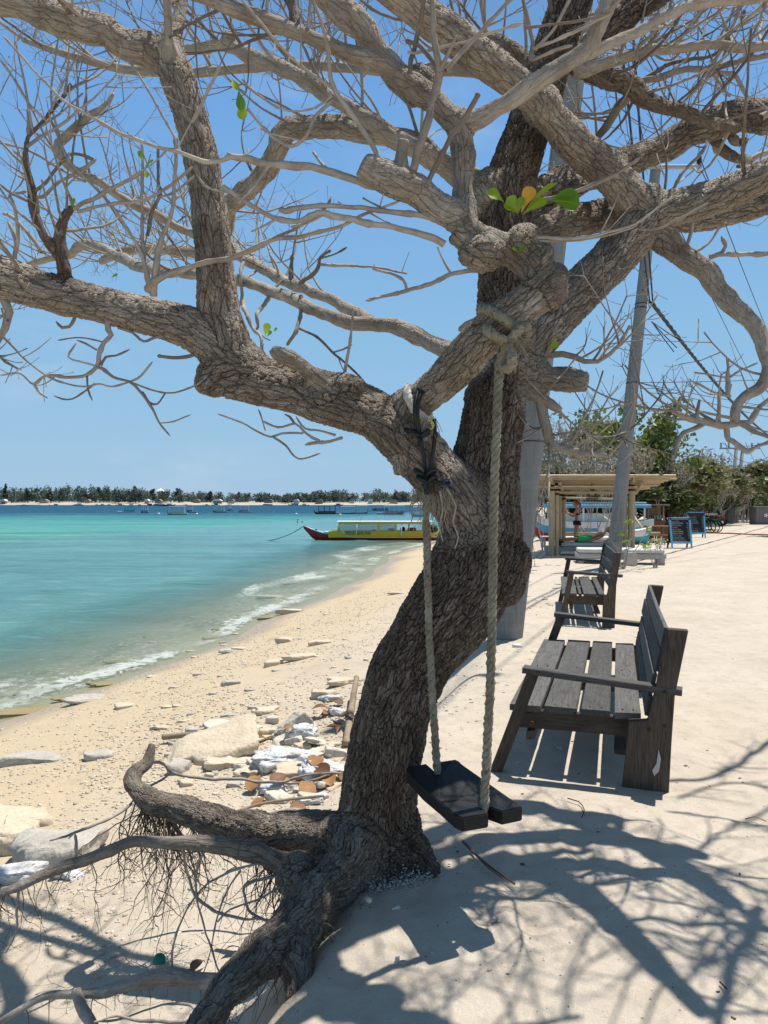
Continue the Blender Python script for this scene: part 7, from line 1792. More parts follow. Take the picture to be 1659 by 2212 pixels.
st_ = thing('beached_boat', 'small white and blue dinghy behind the right post of the shelter', 'boat', (9.25, 29.4, gz(9.2, 29.4) + .12), math.pi * .97)
hull(st_, 1.9, .9, .42, .15, [(.55, paint('aqua_hull', (.05, .36, .45)), 'hull'), (1.0, whp, 'gunwale')], .12, .1)
MB().tube([(.3, 0, .5), (.9, 0, .95)], .06, 8).build('tiller', simple('driftwood_pale', (.45, .40, .33)), st_)
# ================================================================== TREES AND SHRUBS OF THE SHORE
gbark = simple('grey_bark', (0.36, 0.32, 0.275), .9, .3, 9, bump=.6, bscale=30, bdist=.01)
dbark = simple('brown_bark', (0.15, 0.12, 0.09), .9, .3, 9, bump=.6, bscale=30, bdist=.01)
drytw = simple('dry_twigs', (0.36, 0.32, 0.27), .9, .25, 5)
lf_a = leafmat('broad_leaves', (0.075, 0.115, 0.028), (0.17, 0.23, 0.055), (0.24, 0.25, 0.07), .45, .4)
lf_b = leafmat('olive_leaves', (0.105, 0.118, 0.048), (0.20, 0.205, 0.088), (0.26, 0.215, 0.115), .6, .35)
lf_c = leafmat('dry_leaves', (0.20, 0.175, 0.10), (0.31, 0.275, 0.17), (0.18, 0.17, 0.09), .7, .3)
lf_d = leafmat('dark_leaves', (0.050, 0.075, 0.024), (0.11, 0.145, 0.045), (0.09, 0.10, 0.035), .6, .35)
def frame(H, spread, nst, lvl, r0, splay=.45, g=rng, up=.08):
    """stems, forks and ends of a shrub or small tree"""
    stems = []; ends = []; tw_ = []
    def go(p, d, L, r, l):
        n = 5; pts = [p.copy()]; rad = [r]
        for i in range(n):
            d = (d + Vector((g.uniform(-1, 1), g.uniform(-1, 1), g.uniform(-.6, 1))) * .28 + Vector((0, 0, up))).normalized(); p = p + d * (L / n); pts.append(p.copy()); rad.append(r * (1 - .45 * (i + 1) / n))
        (stems if l > 0 else tw_).append((pts, rad))
        if l > 0:
            for k in range(g.choice((2, 3, 3))):
                q = pts[g.choice((3, 4, 5))] if k else pts[-1]
                dd = (d + Vector((g.uniform(-1, 1), g.uniform(-1, 1), g.uniform(-.35, .8))) * .85).normalized(); go(q, dd, L * g.uniform(.55, .8), r * .5, l - 1)
        else: ends.append(pts[-1])
    for k in range(nst):
        a = g.uniform(0, 6.28); d = Vector((math.cos(a) * splay, math.sin(a) * splay, 1)).normalized()
        go(Vector((math.cos(a), math.sin(a), 0)) * spread * .06 * (nst > 1) + Vector((0, 0, -.15)), d, H * .42, r0 * g.uniform(.7, 1.1), lvl)
    return stems, ends, tw_
def plant_proto(name, label, cat, H, spread, nst, lvl, r0, nleaf, lsize, lmat, bmat, twigs=True, splay=.45, lelong=1.7, clump=.16, up=.08):
    t = thing(name, label, cat)
    stems, ends, tw_ = frame(H, spread, nst, lvl, r0, splay, up=up)
    zmax = max(p.z for p in ends); s = H / zmax
    S = Matrix.Diagonal((s * 1.0, s * 1.0, s))
    big = [x for x in stems if x[1][0] > r0 * .45]; small = [x for x in stems if x[1][0] <= r0 * .45]
    def mk(nm, lst, mt, n):
        m = MB()
        for pts, rad in lst: m.tube([S @ p for p in pts], [max(q, .011) for q in rad], n, False)
        o = m.build(nm, mt, t) if lst else None
        if o and nm != 'trunk': o['kind'] = 'stuff'
        return o
    mk('trunk', big, bmat, 7); mk('branches', small, bmat, 4)
    if twigs: o = mk('twigs', tw_, drytw if bmat is gbark else bmat, 3)
    if nleaf:
        es = [S @ p for p in ends]
        bl = [(p.x, p.y, p.z, H * clump * rng.uniform(.6, 1.3), H * clump * rng.uniform(.6, 1.3), H * clump * .7, rng.uniform(.4, 1.4)) for p in es]
        V, Fq = leaf_cloud(bl, nleaf, lsize, lelong); obj('crown', np_mesh('crown', V, Fq, False), t, lmat)
    return t
protos = {}
def P_(k, *a, **kw): protos[k] = [plant_proto(*a, **kw), False]
P_('broad', 'broadleaf_tree', '', 'tree', 5.6, 2.4, 3, 4, .11, 1500, .20, lf_a, gbark, splay=.5, lelong=1.25, clump=.10)
P_('broad2', 'broadleaf_tree', '', 'tree', 5.6, 2.4, 2, 4, .11, 1200, .20, lf_a, gbark, splay=.6, lelong=1.25, clump=.10)
P_('dry', 'dry_shrub', '', 'shrub', 4.2, 2.2, 6, 4, .06, 420, .11, lf_c, gbark, splay=.75, clump=.12)
P_('dry2', 'dry_shrub', '', 'shrub', 4.2, 2.2, 5, 4, .06, 350, .11, lf_c, gbark, splay=.65, clump=.12, up=.14)
P_('olive', 'bushy_tree', '', 'tree', 4.5, 2.4, 4, 4, .09, 4200, .16, lf_b, dbark, splay=.75, clump=.15)
P_('olive2', 'bushy_tree', '', 'tree', 4.5, 2.4, 3, 4, .09, 3600, .16, lf_b, dbark, splay=.8, clump=.15)
P_('dark', 'dark_bush', '', 'shrub', 3.2, 2.0, 5, 3, .07, 3800, .17, lf_d, dbark, splay=.9, clump=.20)
P_('bare', 'bare_tree', '', 'tree', 4.6, 1.8, 4, 3, .075, 0, .1, lf_b, gbark, splay=.42)
def plant(k, px, Y, H, label, rz=None, wide=1.0, group=None, base=None):
    o, used = protos[k]
    if used: o = copy_tree(o)
    protos[k][1] = True
    x = (px - 829.5) * Y / F if base is None else base
    h0 = {'broad': 5.6, 'broad2': 5.6, 'dry': 4.2, 'dry2': 4.2, 'olive': 4.5, 'olive2': 4.5, 'dark': 3.2, 'bare': 4.6}[k]
    s = H / h0
    o.location = (x, Y, gz(x, Y) - .03); o.scale = (s * wide, s * wide, s); o.rotation_euler = (0, 0, rng.uniform(0, 6.28) if rz is None else rz)
    o['label'] = label
    if group: o['group'] = group
    return o
def topH(py, Y): return CAMZ + (1085 - py) * Y / F
plant('broad', 1395, 41, topH(876, 41), 'tall leafy tree with broad green leaves directly right of the leaning pole', wide=.85)
plant('broad2', 1255, 42, topH(890, 42), 'leafy tree with broad leaves rising behind the left end of the shelter roof', wide=.8)
plant('broad2', 1345, 46, topH(885, 46), 'leafy tree partly hidden behind the leaning pole', wide=.8)
plant('broad', 1435, 50, topH(935, 50), 'smaller broad leaved tree at the right of the tall leafy tree', wide=.7)
plant('dry2', 1210, 38, topH(905, 38), 'thin dry grey shrub reaching up left of the shelter', wide=1.1)
plant('dry', 1185, 36, topH(955, 36), 'dense dry grey thicket behind the left end of the shelter', wide=1.3)
plant('dry', 1290, 37, topH(960, 37), 'dry grey thicket above the middle of the bamboo roof', wide=1.4)
plant('dry2', 1330, 38.5, topH(950, 38.5), 'dry twiggy shrub just left of the leaning pole above the roof', wide=1.3)
plant('dry', 1420, 40, topH(985, 40), 'dry thicket above the right end of the bamboo roof', wide=1.4)
plant('dry2', 1505, 62, topH(968, 62), 'tall pale bare shrub between the thin pole and the twin pole', wide=1.3)
plant('dry2', 1540, 66, topH(990, 66), 'pale bare shrub left of the twin pole', wide=1.2)
for i, (k, px, Y, py, wd, lab) in enumerate([
  ('olive', 1160, 44, 985, 1.3, 'olive bush behind the blue boat at the left'), ('dark', 1215, 39, 1035, 1.5, 'dark undergrowth behind the left side of the beached boat'), ('dark', 1275, 39.5, 1035, 1.6, 'dark undergrowth seen under the middle of the bamboo roof'),
  ('dark', 1335, 40, 1030, 1.5, 'dark undergrowth behind the leaning pole'), ('olive2', 1385, 43, 1000, 1.3, 'olive bush between the leaning pole and the thin pole'), ('dark', 1410, 41, 1045, 1.5, 'dark undergrowth right of the shelter'),
  ('olive', 1462, 46, 1000, 1.3, 'olive bush behind the drinks stand'), ('dark', 1450, 43, 1065, 1.4, 'dark low bush behind the front menu board'), ('olive2', 1505, 53, 1003, 1.3, 'brownish olive tree above the rear menu board'),
  ('dark', 1500, 50, 1065, 1.4, 'dark low bush behind the rear menu board'), ('olive', 1545, 58, 1008, 1.25, 'olive tree above the pink parasol'), ('dark', 1540, 57, 1060, 1.5, 'dark shade bush behind the scooters'),
  ('olive2', 1582, 68, 1020, 1.3, 'olive tree behind the twin pole'), ('olive', 1622, 76, 1020, 1.3, 'olive tree at the far end of the path'), ('olive2', 1660, 80, 1012, 1.3, 'olive tree at the far right end of the path'),
  ('dark', 1610, 72, 1062, 1.5, 'dark bush at the end of the path'), ('dark', 1640, 74, 1060, 1.6, 'dark bush behind the grey kiosk'), ('olive', 1700, 62, 1000, 1.4, 'olive tree just beyond the right edge of the view'),
  ('dry', 1475, 45, 1020, 1.3, 'dry brown shrub around the thin pole'), ('dry', 1525, 52, 1025, 1.3, 'dry brown shrub above the bicycles'), ('dry', 1565, 60, 1035, 1.3, 'dry brown shrub by the flag'), ('dry2', 1605, 66, 1025, 1.4, 'pale twiggy shrub right of the twin pole')]):
    plant(k, px, Y, topH(py, Y), lab, wide=wd)
# second row inland, closing the view behind the first
for i in range(16):
    px = 1130 + i * 42 + rng.uniform(-10, 10); Y = rng.uniform(88, 120); k = rng.choice(('olive', 'olive2', 'dry', 'olive'))
    plant(k, px, Y, topH(1012 + rng.uniform(-8, 20), Y), 'olive brown tree in the back row of the shore wood', wide=1.4, group='trees in the back row of the shore wood')
# bare stems behind the shelter
plant('bare', 1297, 27.2, 3.1, 'bare many stemmed grey tree growing behind the sunbeds', rz=.6, wide=.75)
plant('bare', 1270, 28.5, 2.9, 'slender bare grey tree just right of the standing person', rz=2.2, wide=.6)
plant('bare', 1172, 27.0, 2.3, 'small crooked bare tree by the bow of the beached boat', rz=4.0, wide=.6)
# flowering bush at the right edge
fb_ = plant('dark', 1725, 36, topH(1010, 36), 'dark leafy bush with white flowers at the right edge of the path', wide=.95)
wf = simple('white_petals', (.78, .76, .70), .7, .05)
for k in range(46):
    d = Vector((rng.uniform(-1.9, .4), rng.uniform(-1.6, -.6), rng.uniform(.7, 2.9))); m = MB()
    for a in range(5):
        an = a * 1.2566; c_, s_ = math.cos(an), math.sin(an); m.add([(0, 0, 0), (.06 * c_ - .03 * s_, -.03, .06 * s_ + .03 * c_), (.10 * c_, -.04, .10 * s_), (.06 * c_ + .03 * s_, -.03, .06 * s_ - .03 * c_)], [(0, 1, 2, 3)])
    o = m.build('flower', wf, fb_, False, d, (rng.uniform(-.5, .5), 0, rng.uniform(-.6, .6)))
# sapling by the leaning pole
sp_o = Vector((G(1365, 1222).x - .55, 18.4, 0)); sp_o.z = gz(sp_o.x, 18.4)
sap = thing('sapling', 'thin sapling with a few fresh green leaves at the foot of the leaning pole', 'plant', tuple(sp_o))
slf = leafmat('fresh_leaves', (.20, .30, .05), (.34, .44, .09), None, .5, .4)
for k in range(9):
    a = rng.uniform(0, 6.28); tilt = rng.uniform(.3, .9); H = rng.uniform(.7, 1.25); pts = [Vector((0, 0, -.05))]; p = Vector((0, 0, -.05)); d = Vector((math.cos(a) * tilt, math.sin(a) * tilt * .6, 1)).normalized()
    for i in range(7): d = (d + rdir() * .25 + Vector((0, 0, .06))).normalized(); p = p + d * H / 7; pts.append(p.copy())
    s_ = MB().tube(pts, [.016 - .0016 * i for i in range(8)], 6).build('stem', gbark, sap)
    if k % 3 != 2:
        V, Fq = leaf_cloud([(p.x, p.y, p.z, .12, .10, .08, 1)], 11, .065, 2.2, .5); obj('leaves', np_mesh('leaves', V, Fq, False), sap, slf)
s2 = thing('sapling', 'pale leafed sapling beside the white block and the cream sunbed', 'plant', (sp_o.x + .95, 18.9, gz(sp_o.x + .95, 18.9)))
for k in range(7):
    a = rng.uniform(0, 6.28); H = rng.uniform(.5, .95); p = Vector((0, 0, -.05)); pts = [p.copy()]; d = Vector((math.cos(a) * .6, math.sin(a) * .4, 1)).normalized()
    for i in range(6): d = (d + rdir() * .25 + Vector((0, 0, .06))).normalized(); p = p + d * H / 6; pts.append(p.copy())
    MB().tube(pts, [.012 - .0014 * i for i in range(7)], 5).build('stem', gbark, s2)
    V, Fq = leaf_cloud([(p.x, p.y, p.z, .11, .09, .07, 1)], 10, .06, 1.8, .4); obj('leaves', np_mesh('leaves', V, Fq, False), s2, leafmat('pale_leaves', (.30, .36, .20), (.42, .48, .30), None, .6, .3))
# ================================================================== THINGS LYING ON THE SAND
def stone_mat(name, a, b, dark=(.2, .18, .14), moss=0):
    nt = NT(name, .9, .25); co = shift(nt, nt.coord('Object')); n1 = nt.noise(co, 6, 6, .65); n2 = nt.noise(co, 40, 4, .6); v = nt.vor(co, 30)
    c = nt.mix(nt.rng(n1, .3, .7), a, b); c = nt.mix(nt.rng(n2, .55, .75, 0, .5), c, dark)
    if moss: c = nt.mix(nt.rng(n1, .5, .7, 0, moss), c, (.16, .14, .05))
    nt.base(c); nt.bump(nt.math('ADD', nt.math('MULTIPLY', n2, .8), nt.math('ADD', n1, nt.math('MULTIPLY', v, .6))), .8, .012); return nt.m
coral = stone_mat('coral_rock', (.49, .405, .295), (.60, .51, .385)); coral_w = stone_mat('white_coral_slab', (.47, .42, .34), (.63, .58, .50)); coralg = stone_mat('grey_coral_rock', (.34, .315, .27), (.50, .46, .395)); ledge_m = stone_mat('weedy_ledge', (.20, .165, .085), (.36, .29, .16), (.10, .08, .04), .6)
def rock(w_, d_, h_, seed, flat=.6, rough=.22, sub=3):
    bm = bmesh.new(); bmesh.ops.create_icosphere(bm, subdivisions=sub, radius=1); co = np.array([v.co[:] for v in bm.verts])
    sq = np.sign(co) * np.abs(co) ** .55
    n = fbm(co[:, 0] * 1.3 + seed * 3.1, co[:, 1] * 1.3, co[:, 2] * 1.3 + seed, octv=4, seed=seed)
    a_ = np.arctan2(co[:, 1], co[:, 0]); pol = 1 + .16 * np.sin(a_ * 2 + seed) + .12 * np.sin(a_ * 3 + seed * 1.7) + .08 * np.sin(a_ * 5 + seed * .7)
    sq[:, :2] *= pol[:, None]; sq[:, 2] += .35 * sq[:, 0] * math.sin(seed) + .2 * sq[:, 1] * math.cos(seed * 1.3)
    q = sq * (1 + rough * n[:, None] * 1.6); q[:, 2] = np.where(q[:, 2] > flat, flat + (q[:, 2] - flat) * .25, q[:, 2])
    n2 = fbm(co[:, 0] * 5 + seed, co[:, 1] * 5, co[:, 2] * 5, octv=3, seed=seed + 3); q *= 1 + .06 * n2[:, None]; q[:, 2] += .16 * np.round(n * 3) / 3
    q *= np.array([w_ / 2, d_ / 2, h_ / 2])
    for v, p in zip(bm.verts, q): v.co = p
    me = bpy.data.meshes.new('rock'); bm.to_mesh(me); bm.free(); smooth_mesh(me); return me
def put_rock(px, py, wpx, hpx, label, mat=coral, deep=.7, rz=None, group=None, seed=None, tilt=(0, 0), name='coral_slab', sink=.35, cat='rock'):
    p = G(px, py); k = p.y / F; w_ = wpx * k; h_ = max(hpx * k * (.85 if py > 1560 else .62), .012)
    o = obj(name, rock(w_, w_ * deep, h_ * 1.5, seed or rng.randrange(9999), sub=4 if wpx > 60 else 3 if wpx > 24 else 2), None, mat, p + Vector((0, w_ * deep * .3, h_ * .75 * (1 - sink) - .1 * h_)), (tilt[0], tilt[1], rng.uniform(-.35, .35) if rz is None else rz))
    return tag(o, label, cat, group)
# big named ones first (picture position of the near foot, width, height)
put_rock(460, 1638, 165, 44, 'big pale wedge shaped slab lying left of the white sacks', deep=.95, rz=.15, tilt=(.16, -.20), seed=77)
put_rock(505, 1630, 52, 34, 'rounded pale stone leaning against the right end of the big slab', deep=.8)
put_rock(105, 1868, 168, 62, 'large grey flat boulder at the left edge behind the hanging roots', coralg, .7, rz=-.05)
put_rock(15, 1842, 110, 58, 'pale boulder cut by the left edge of the picture', coral, .7)
put_rock(28, 1792, 120, 30, 'flat pale slab behind the boulders at the left edge', coral, .8)
put_rock(632, 1588, 72, 46, 'upright grey white slab leaning among the sacks', coralg, .35, rz=.55, tilt=(.1, -.6))
put_rock(697, 1508, 48, 24, 'pale block shaped stone on the beach left of the trunk', coral, .7)
put_rock(575, 1540, 50, 15, 'flat pale slab with a dark underside beyond the sacks', coral, .7)
put_rock(650, 1425, 76, 16, 'long thin tilted slab on the middle of the beach', coral, .35, rz=.25)
put_rock(590, 1438, 40, 18, 'short thick stone left of the long tilted slab', coral, .7)
put_rock(497, 1480, 36, 15, 'small grey stone in the coral rubble', coralg, .8)
put_rock(265, 1530, 42, 12, 'flat brown stone on the sand near the water', coral, .8)
put_rock(180, 1518, 90, 14, 'grey flat stone half buried near the water edge', coralg, .6)
put_rock(515, 1405, 36, 9, 'thin flat stone below the weedy ledge', coral, .6)
put_rock(497, 1410, 60, 8, 'grey thin slab lying flat on the beach', coralg, .5)
put_rock(625, 1325, 60, 14, 'double flat slab in the middle distance of the beach', coral, .5)
put_rock(615, 1388, 40, 16, 'grey cracked block near the double slab', coral, .6)
put_rock(690, 1392, 44, 13, 'pale slab at the right of the cracked block', coral, .5)
put_rock(580, 1292, 70, 9, 'long low slab by the water far down the beach', coral, .35)
put_rock(860, 1283, 40, 5, 'low brown slab beside the trunk far down the beach', coral, .5)
put_rock(630, 1690, 90, 34, 'broad pale slab in front of the sacks', coral, .8, rz=.15)
put_rock(470, 1660, 70, 20, 'tan slab below the big wedge shaped slab', coral, .8)
put_rock(580, 1590, 40, 18, 'small brown edged slab by the upright slab', coral, .6)
put_rock(735, 1480, 60, 20, 'pale slab under the brown leaves by the trunk', coral, .7)
put_rock(60, 1650, 120, 18, 'buried ribbed slab at the left of the root tip', coralg, .5)
put_rock(210, 1640, 60, 16, 'low grey slab between the buried slab and the root tip', coralg, .6)
put_rock(385, 1668, 50, 24, 'grey rough stone just right of the root tip', coralg, .8)
put_rock(1118, 1398, 24, 10, 'white stone at the foot of the thick concrete pole', simple('white_stone', (.62, .60, .56), .9, .1), .6)
put_rock(1273, 1282, 36, 5, 'flat weathered wood coloured slab behind the near bench', coralg, .5)
# the weedy ledge at the waterline
for i, (px, py, w_, h_) in enumerate([(40, 1545, 130, 14), (150, 1512, 70, 7), (235, 1480, 85, 8), (300, 1440, 60, 6), (250, 1432, 60, 7), (460, 1380, 45, 6), (478, 1362, 46, 9), (560, 1330, 40, 6), (575, 1338, 36, 8), (620, 1322, 50, 7), (70, 1500, 60, 6), (630, 1262, 40, 4)]):
    put_rock(px, py, w_, h_, 'brown weedy rock ledge at the waterline, ' + ORD[i] + ' in the row from the left', ledge_m, .35, rz=.35, group='weedy ledges at the waterline', name='rock_ledge', sink=.55)
for i in range(46):
    px = rng.uniform(300, 800); py = rng.uniform(1300, 1640)
    if py > 1500 and px > 640: px -= 300
    put_rock(px, py, rng.uniform(10, 26) * (py - 1085) / 400, rng.uniform(4, 8) * (py - 1085) / 400, 'small pale coral stone scattered on the beach', rng.choice((coral, coral, coralg)), .7, group='small coral stones scattered on the beach', name='coral_stone', sink=.45)
for i in range(26):
    px = rng.uniform(380, 760); py = rng.uniform(1560, 1720)
    put_rock(px, py, rng.uniform(14, 40), rng.uniform(8, 18), 'pale rubble stone in the heap left of the trunk', rng.choice((coral, coral, coralg)), .7, group='rubble stones left of the trunk', name='rubble_stone', sink=.4)
for i in range(24):
    px = rng.uniform(1130, 1240); py = rng.uniform(1196, 1330)
    put_rock(px, py, rng.uniform(4, 16), rng.uniform(2, 4), 'small grey stone on the mound beyond the concrete pole', coralg, .7, group='small stones on the mound beyond the pole', name='coral_stone', sink=.5)

# white sacks
sack_nt = NT('sack', .55, .35); co = shift(sack_nt, sack_nt.coord('Object')); n_ = sack_nt.noise(co, 9, 5, .6)
sack_nt.base(sack_nt.mix(sack_nt.rng(n_, .42, .70, 0, .6), (.60, .605, .61), (.42, .38, .31)))
sack_nt.bump(sack_nt.math('ADD', sack_nt.noise(sack_nt.coord('Object', (14, 5, 5)), 1, 5, .65, 1.0), sack_nt.math('MULTIPLY', sack_nt.noise(co, 130, 2), .15)), .9, .03)
def sack(px, py, wpx, hpx, label, rz, deep=.7, seed=1):
    p = G(px, py); k = p.y / F; w_ = wpx * k; h_ = hpx * k * .72
    bm = bmesh.new(); bmesh.ops.create_icosphere(bm, subdivisions=5, radius=1); co = np.array([v.co[:] for v in bm.verts]); sq = np.sign(co) * np.abs(co) ** .72
    n = fbm(co[:, 0] * 2.2 + seed, co[:, 1] * 2.2, co[:, 2] * 2.2, octv=4, seed=seed); wr = np.abs(fbm(co[:, 0] * 4 + n * 2, co[:, 1] * 4, co[:, 2] * 4 + seed, octv=3, seed=seed + 5))
    a_ = np.arctan2(co[:, 1], co[:, 0]); q = sq * (1 + .34 * n[:, None] - .22 * wr[:, None]); q[:, :2] *= (1 + .14 * np.sin(a_ * 3 + seed) + .10 * np.sin(a_ * 5 + seed * 2))[:, None]; q[:, 2] += .3 * q[:, 0] * math.sin(seed * 2.1); q *= np.array([w_ / 2, w_ * deep / 2, h_ / 2]) * .95
    for v, c in zip(bm.verts, q): v.co = c
    me = bpy.data.meshes.new('sack'); bm.to_mesh(me); bm.free(); smooth_mesh(me)
    tag(obj('sandbag', me, None, sack_nt.m, p + Vector((0, w_ * deep * .35, h_ * .22)), (rng.uniform(-.15, .15), rng.uniform(-.2, .2), rz)), label, 'sandbag')
sack(652, 1600, 72, 60, 'white plastic sandbag with rounded top beside the upright slab', -.1, .7, 3)
sack(600, 1662, 130, 62, 'crumpled torn white sandbag in the middle of the rubble', .2, .7, 8)
sack(692, 1690, 112, 78, 'biggest white sandbag lying against the trunk, dappled with shade', .1, .75, 14)
sack(595, 1715, 90, 40, 'white sandbag half covered by brown leaves', .1, .7, 20)
sack(728, 1545, 44, 26, 'small white sandbag behind the brown leaves by the trunk', .3, .7, 26)
sack(672, 1738, 70, 30, 'white sandbag end showing under the root', -.1, .7, 31)
sack(28, 1908, 110, 60, 'white sandbag at the left edge behind the long root', .1, .6, 37)
sack(140, 1900, 74, 34, 'white sandbag half hidden behind the long root', -.2, .6, 41)
sack(715, 1515, 50, 22, 'small white sandbag at the top of the rubble heap', .2, .7, 44)

for i in range(44):
    px = rng.gauss(620, 75); py = rng.gauss(1650, 42)
    if px > 745: px = 745 - rng.uniform(0, 120)
    put_rock(px, py, rng.uniform(24, 74), rng.uniform(8, 22), 'broken flat white coral slab in the rubble left of the trunk', rng.choice((coral_w, coral_w, coral)), rng.uniform(.5, .9), rng.uniform(-.8, .8), 'broken white slabs left of the trunk', tilt=(rng.uniform(-.25, .25), rng.uniform(-.3, .3)), sink=.55)
# fallen brown leaves
bl_m = NT('dead_leaf', .6, .35); co = bl_m.coord('leaf_uv'); n_ = bl_m.noise(co, 2, 4); r_ = bl_m.rand()
bl_m.base(bl_m.mix(bl_m.rng(n_, .3, .7), bl_m.mix(r_, (.13, .055, .02), (.26, .12, .035)), bl_m.mix(r_, (.08, .04, .02), (.34, .18, .07))))
def dead_leaf(px, py, L, lift=.05):
    p = G(px, py); a = rng.uniform(0, 6.28); d = Vector((math.cos(a), math.sin(a), rng.uniform(-.1, .5))).normalized() * L
    p = p + Vector((0, .05, lift)); f = Vector((rng.uniform(-.6, .6), rng.uniform(-.8, .3), 1))
    o = leaf(Vector((0, 0, 0)), d, L * .55, 'dead_leaf', None, bl_m.m, Vector((0, 0, 0)), rng.uniform(.4, 1.3), f); o.location = p; o.parent = None
    tag(o, 'curled brown leaf fallen among the sacks and stones by the trunk', 'leaf', 'fallen brown leaves by the trunk')
for (px, py, L) in [(690, 1668, .24), (670, 1690, .22), (702, 1690, .20), (655, 1712, .24), (600, 1718, .24), (560, 1700, .22), (620, 1708, .18), (545, 1690, .16), (735, 1560, .20), (700, 1575, .18), (716, 1552, .2), (690, 1558, .16), (728, 1592, .2), (742, 1575, .16), (708, 1528, .16), (735, 1652, .2), (720, 1690, .16), (578, 1730, .18), (650, 1740, .22), (735, 1620, .14), (640, 1605, .12), (575, 1622, .12), (745, 1700, .16), (505, 1605, .1)]:
    dead_leaf(px, py, L, rng.uniform(.02, .12))
for (px, py) in [(440, 2100), (470, 2085), (420, 2115)]: dead_leaf(px, py, .10, .03)

# sticks
stick_m = simple('driftwood', (.30, .23, .16), .85, .3, 8, stretch=(1, 8, 8), bump=.4)
def stick(pts, r0, r1, label, mat=None, lift=.01, name='stick'):
    p_, _ = spline([(G(x, y) + Vector((0, 0, lift + dz)), 1) for x, y, dz in pts], .04); o_ = p_[0].copy(); N = len(p_)
    o = MB().tube([p - o_ for p in p_], [r0 + (r1 - r0) * i / N for i in range(N)], 7).build(name, mat or stick_m, None, loc=o_); return tag(o, label, 'stick')
stick([(352, 1606, .05), (420, 1602, .06)], .028, .024, 'straight pale driftwood stick lying behind the wedge slab')
stick([(748, 1615, .02), (762, 1540, .12), (770, 1508, .2)], .035, .028, 'pale peeled stick leaning beside the trunk')
stick([(1000, 1828, .012), (1040, 1868, .012), (1085, 1902, .01), (1112, 1918, .005)], .007, .003, 'long thin reddish twig lying on the sand right of the trunk', simple('reddish_twig', (.16, .075, .045), .7))
stick([(1018, 1842, .01), (1048, 1880, .012), (1098, 1916, .008)], .003, .002, 'short thin twig lying beside the long reddish twig', simple('brown_twig', (.14, .08, .05), .7))
stick([(778, 1958, .0), (788, 1962, .03), (798, 2008, .10)], .008, .012, 'short stub of a buried branch poking from the sand below the trunk', bark_m)
stick([(1226, 1730, .004), (1250, 1738, .006), (1262, 1756, .006), (1256, 1772, .004)], .003, .002, 'thin curved dark twig on the sand near the bench', simple('dark_twig', (.04, .03, .025), .8))
stick([(1610, 1775, .004), (1630, 1772, .01), (1655, 1780, .004)], .003, .002, 'thin pale twig on the sand at the right edge', stick_m)
stick([(1555, 2130, .004), (1570, 2146, .004)], .003, .002, 'tiny dark twig on the sand at the lower right', simple('dark_twig2', (.05, .035, .03), .8))
stick([(520, 1700, .05), (640, 1712, .06), (735, 1690, .08)], .010, .006, 'thin pale stick across the sandbags', stick_m)
stick([(455, 1800, .06), (560, 1772, .10), (700, 1760, .12)], .012, .010, 'thin grey stick behind the thick root', stick_m)
gp = G(345, 2078); pc = MB().lathe([(.005, .0), (.028, .002), (.03, .012), (.024, .016), (.004, .018)], (0, 0, 0), 12).build('bottle_cap', simple('green_plastic', (.02, .22, .15), .3), None, loc=gp + Vector((0, 0, .01)), rot=(1.0, .2, 0)); tag(pc, 'bent green plastic cap lying under the roots', 'bottle cap')
for i, (px, py) in enumerate([(250, 2068), (218, 2062), (1318, 2010 - 40), (1070, 1990), (870, 2085), (1225, 1965)]):
    put_rock(px, py, 14, 10, 'small pebble lying on the shaded sand near the trunk', coralg, .8, group='pebbles near the trunk', name='pebble', sink=.3)
put_rock(858, 2080, 9, 16, 'small white coral finger standing in the shadowed sand', simple('white_coral', (.62, .60, .55), .9), .7, name='coral_finger', sink=.2)

# crust of shells, sand and white droppings caked on the foot of the trunk, rubble fields, pebbles
def scatter(name, label, pts, s0, s1, mat, seedk=4, flat=.7, sink=.25):
    """many little stones joined: low-poly lumps"""
    g = np.random.default_rng(seedk); base = []
    bm = bmesh.new(); bmesh.ops.create_icosphere(bm, subdivisions=1, radius=1); bv = np.array([v.co[:] for v in bm.verts]); bf = np.array([[v.index for v in f.verts] for f in bm.faces]); bm.free()
    n = len(pts); pts = np.array(pts)
    s = s0 + (s1 - s0) * g.random(n) ** 2.2
    q = bv[None] * (1 + .35 * g.uniform(-1, 1, (n, len(bv), 1))); an = g.uniform(0, 6.283, n)
    sc = np.stack([np.ones(n) * 1.25, g.uniform(.5, 1.0, n), g.uniform(.4, .9, n) * flat], -1)
    q = q * sc[:, None, :] * s[:, None, None]; c, si = np.cos(an)[:, None], np.sin(an)[:, None]
    x = q[..., 0] * c - q[..., 1] * si; y = q[..., 0] * si + q[..., 1] * c
    V = np.stack([x + pts[:, 0:1], y + pts[:, 1:2], q[..., 2] + pts[:, 2:3] + (s * flat * (.5 - sink))[:, None]], -1).reshape(-1, 3)
    Fq = (bf[None] + (np.arange(n) * len(bv))[:, None, None]).reshape(-1, 3)
    return tag(obj(name, np_mesh(name, V, Fq, False), None, mat), label, name.replace('_', ' '), kind='stuff')
rub = NT('coral_rubble', .9, .2); f_ = rub.island(); rub.base(rub.ramp(f_, [(0, (.44, .37, .27)), (.5, (.54, .46, .35)), (.85, (.66, .60, .50)), (1, (.34, .29, .22))])); rub_m = rub.m
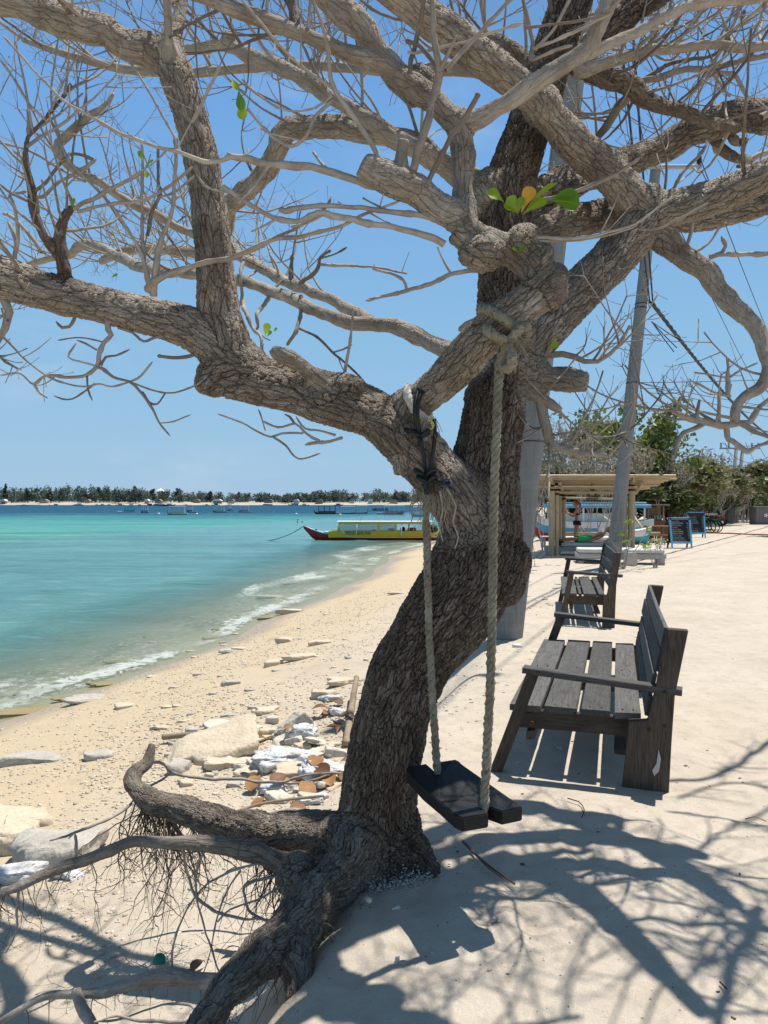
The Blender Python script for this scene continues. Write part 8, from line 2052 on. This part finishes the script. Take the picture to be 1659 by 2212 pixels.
def field(cx, cy, rx, ry, n, seed, noise=.5):
    """random ground points thrown around a picture position (world-space blob)"""
    g = np.random.default_rng(seed); c = G(cx, cy); a = g.normal(size=(n * 3, 2)) * np.array([rx, ry]) * .5; X = c.x + a[:, 0] + .22 * a[:, 1]; Y = c.y + a[:, 1]
    t = (edge_x(Y) - X) * .977; keep = (Y > 1.8) & (t < BW - .4) & (fbm(X * 1.4, Y * 1.4, octv=3, seed=seed) > -.25 * noise)
    X, Y = X[keep][:n], Y[keep][:n]; return np.stack([X, Y, ground_z(X, Y)], -1)
P1 = np.concatenate([field(560, 1500, 3.0, 5.5, 5200, 1), field(480, 1420, 3.0, 8, 3200, 2), field(640, 1600, 1.8, 1.8, 2200, 3), field(300, 1660, 2.6, 1.6, 2400, 4), field(150, 1750, 1.6, 1.4, 1200, 5), field(640, 1350, 3.0, 9, 2600, 6)])
scatter('coral_rubble', 'pale coral rubble strewn along the beach', P1, .003, .020, rub_m, 3)
P2 = np.concatenate([field(560, 1690, 1.1, 1.1, 900, 11), field(660, 1640, .9, 1.0, 900, 12), field(300, 1900, 1.2, .9, 700, 13), field(120, 1980, 1.0, .8, 500, 14)])
scatter('shell_grit', 'white shell grit and coral bits under the roots', P2, .003, .014, rub_m, 8)
pt = []
for k in range(1500):
    a = rng.gauss(.10, .5); r_ = rng.uniform(.13, .22); x = P(838, 1890, 3.32).x + math.sin(a) * r_ * 1.3 - .02; y = 3.30 - math.cos(a) * r_; 
    pt.append((x, y, gz(x, y) + max(0, rng.gauss(.01, .02))))
scatter('white_crust', 'white and grey crust of grit caked round the foot of the trunk', np.array(pt), .002, .007, stone_mat('crust', (.42, .40, .37), (.62, .60, .57), (.10, .09, .08)), 21)
P3 = []
for k in range(240):
    Y = 2.2 + 12 * rng.random() ** 1.8; x = float(edge_x(Y)) + rng.uniform(.2, 5) * (.5 + Y / 8); P3.append((x, Y, gz(x, Y)))
deb = NT('dark_debris', .9, .2); deb.base(deb.mix(deb.island(), (.07, .05, .035), (.24, .18, .13)))
scatter('bark_crumbs', 'dark crumbs of bark and bud scales on the sand path', np.array(P3), .002, .012, deb.m, 31)
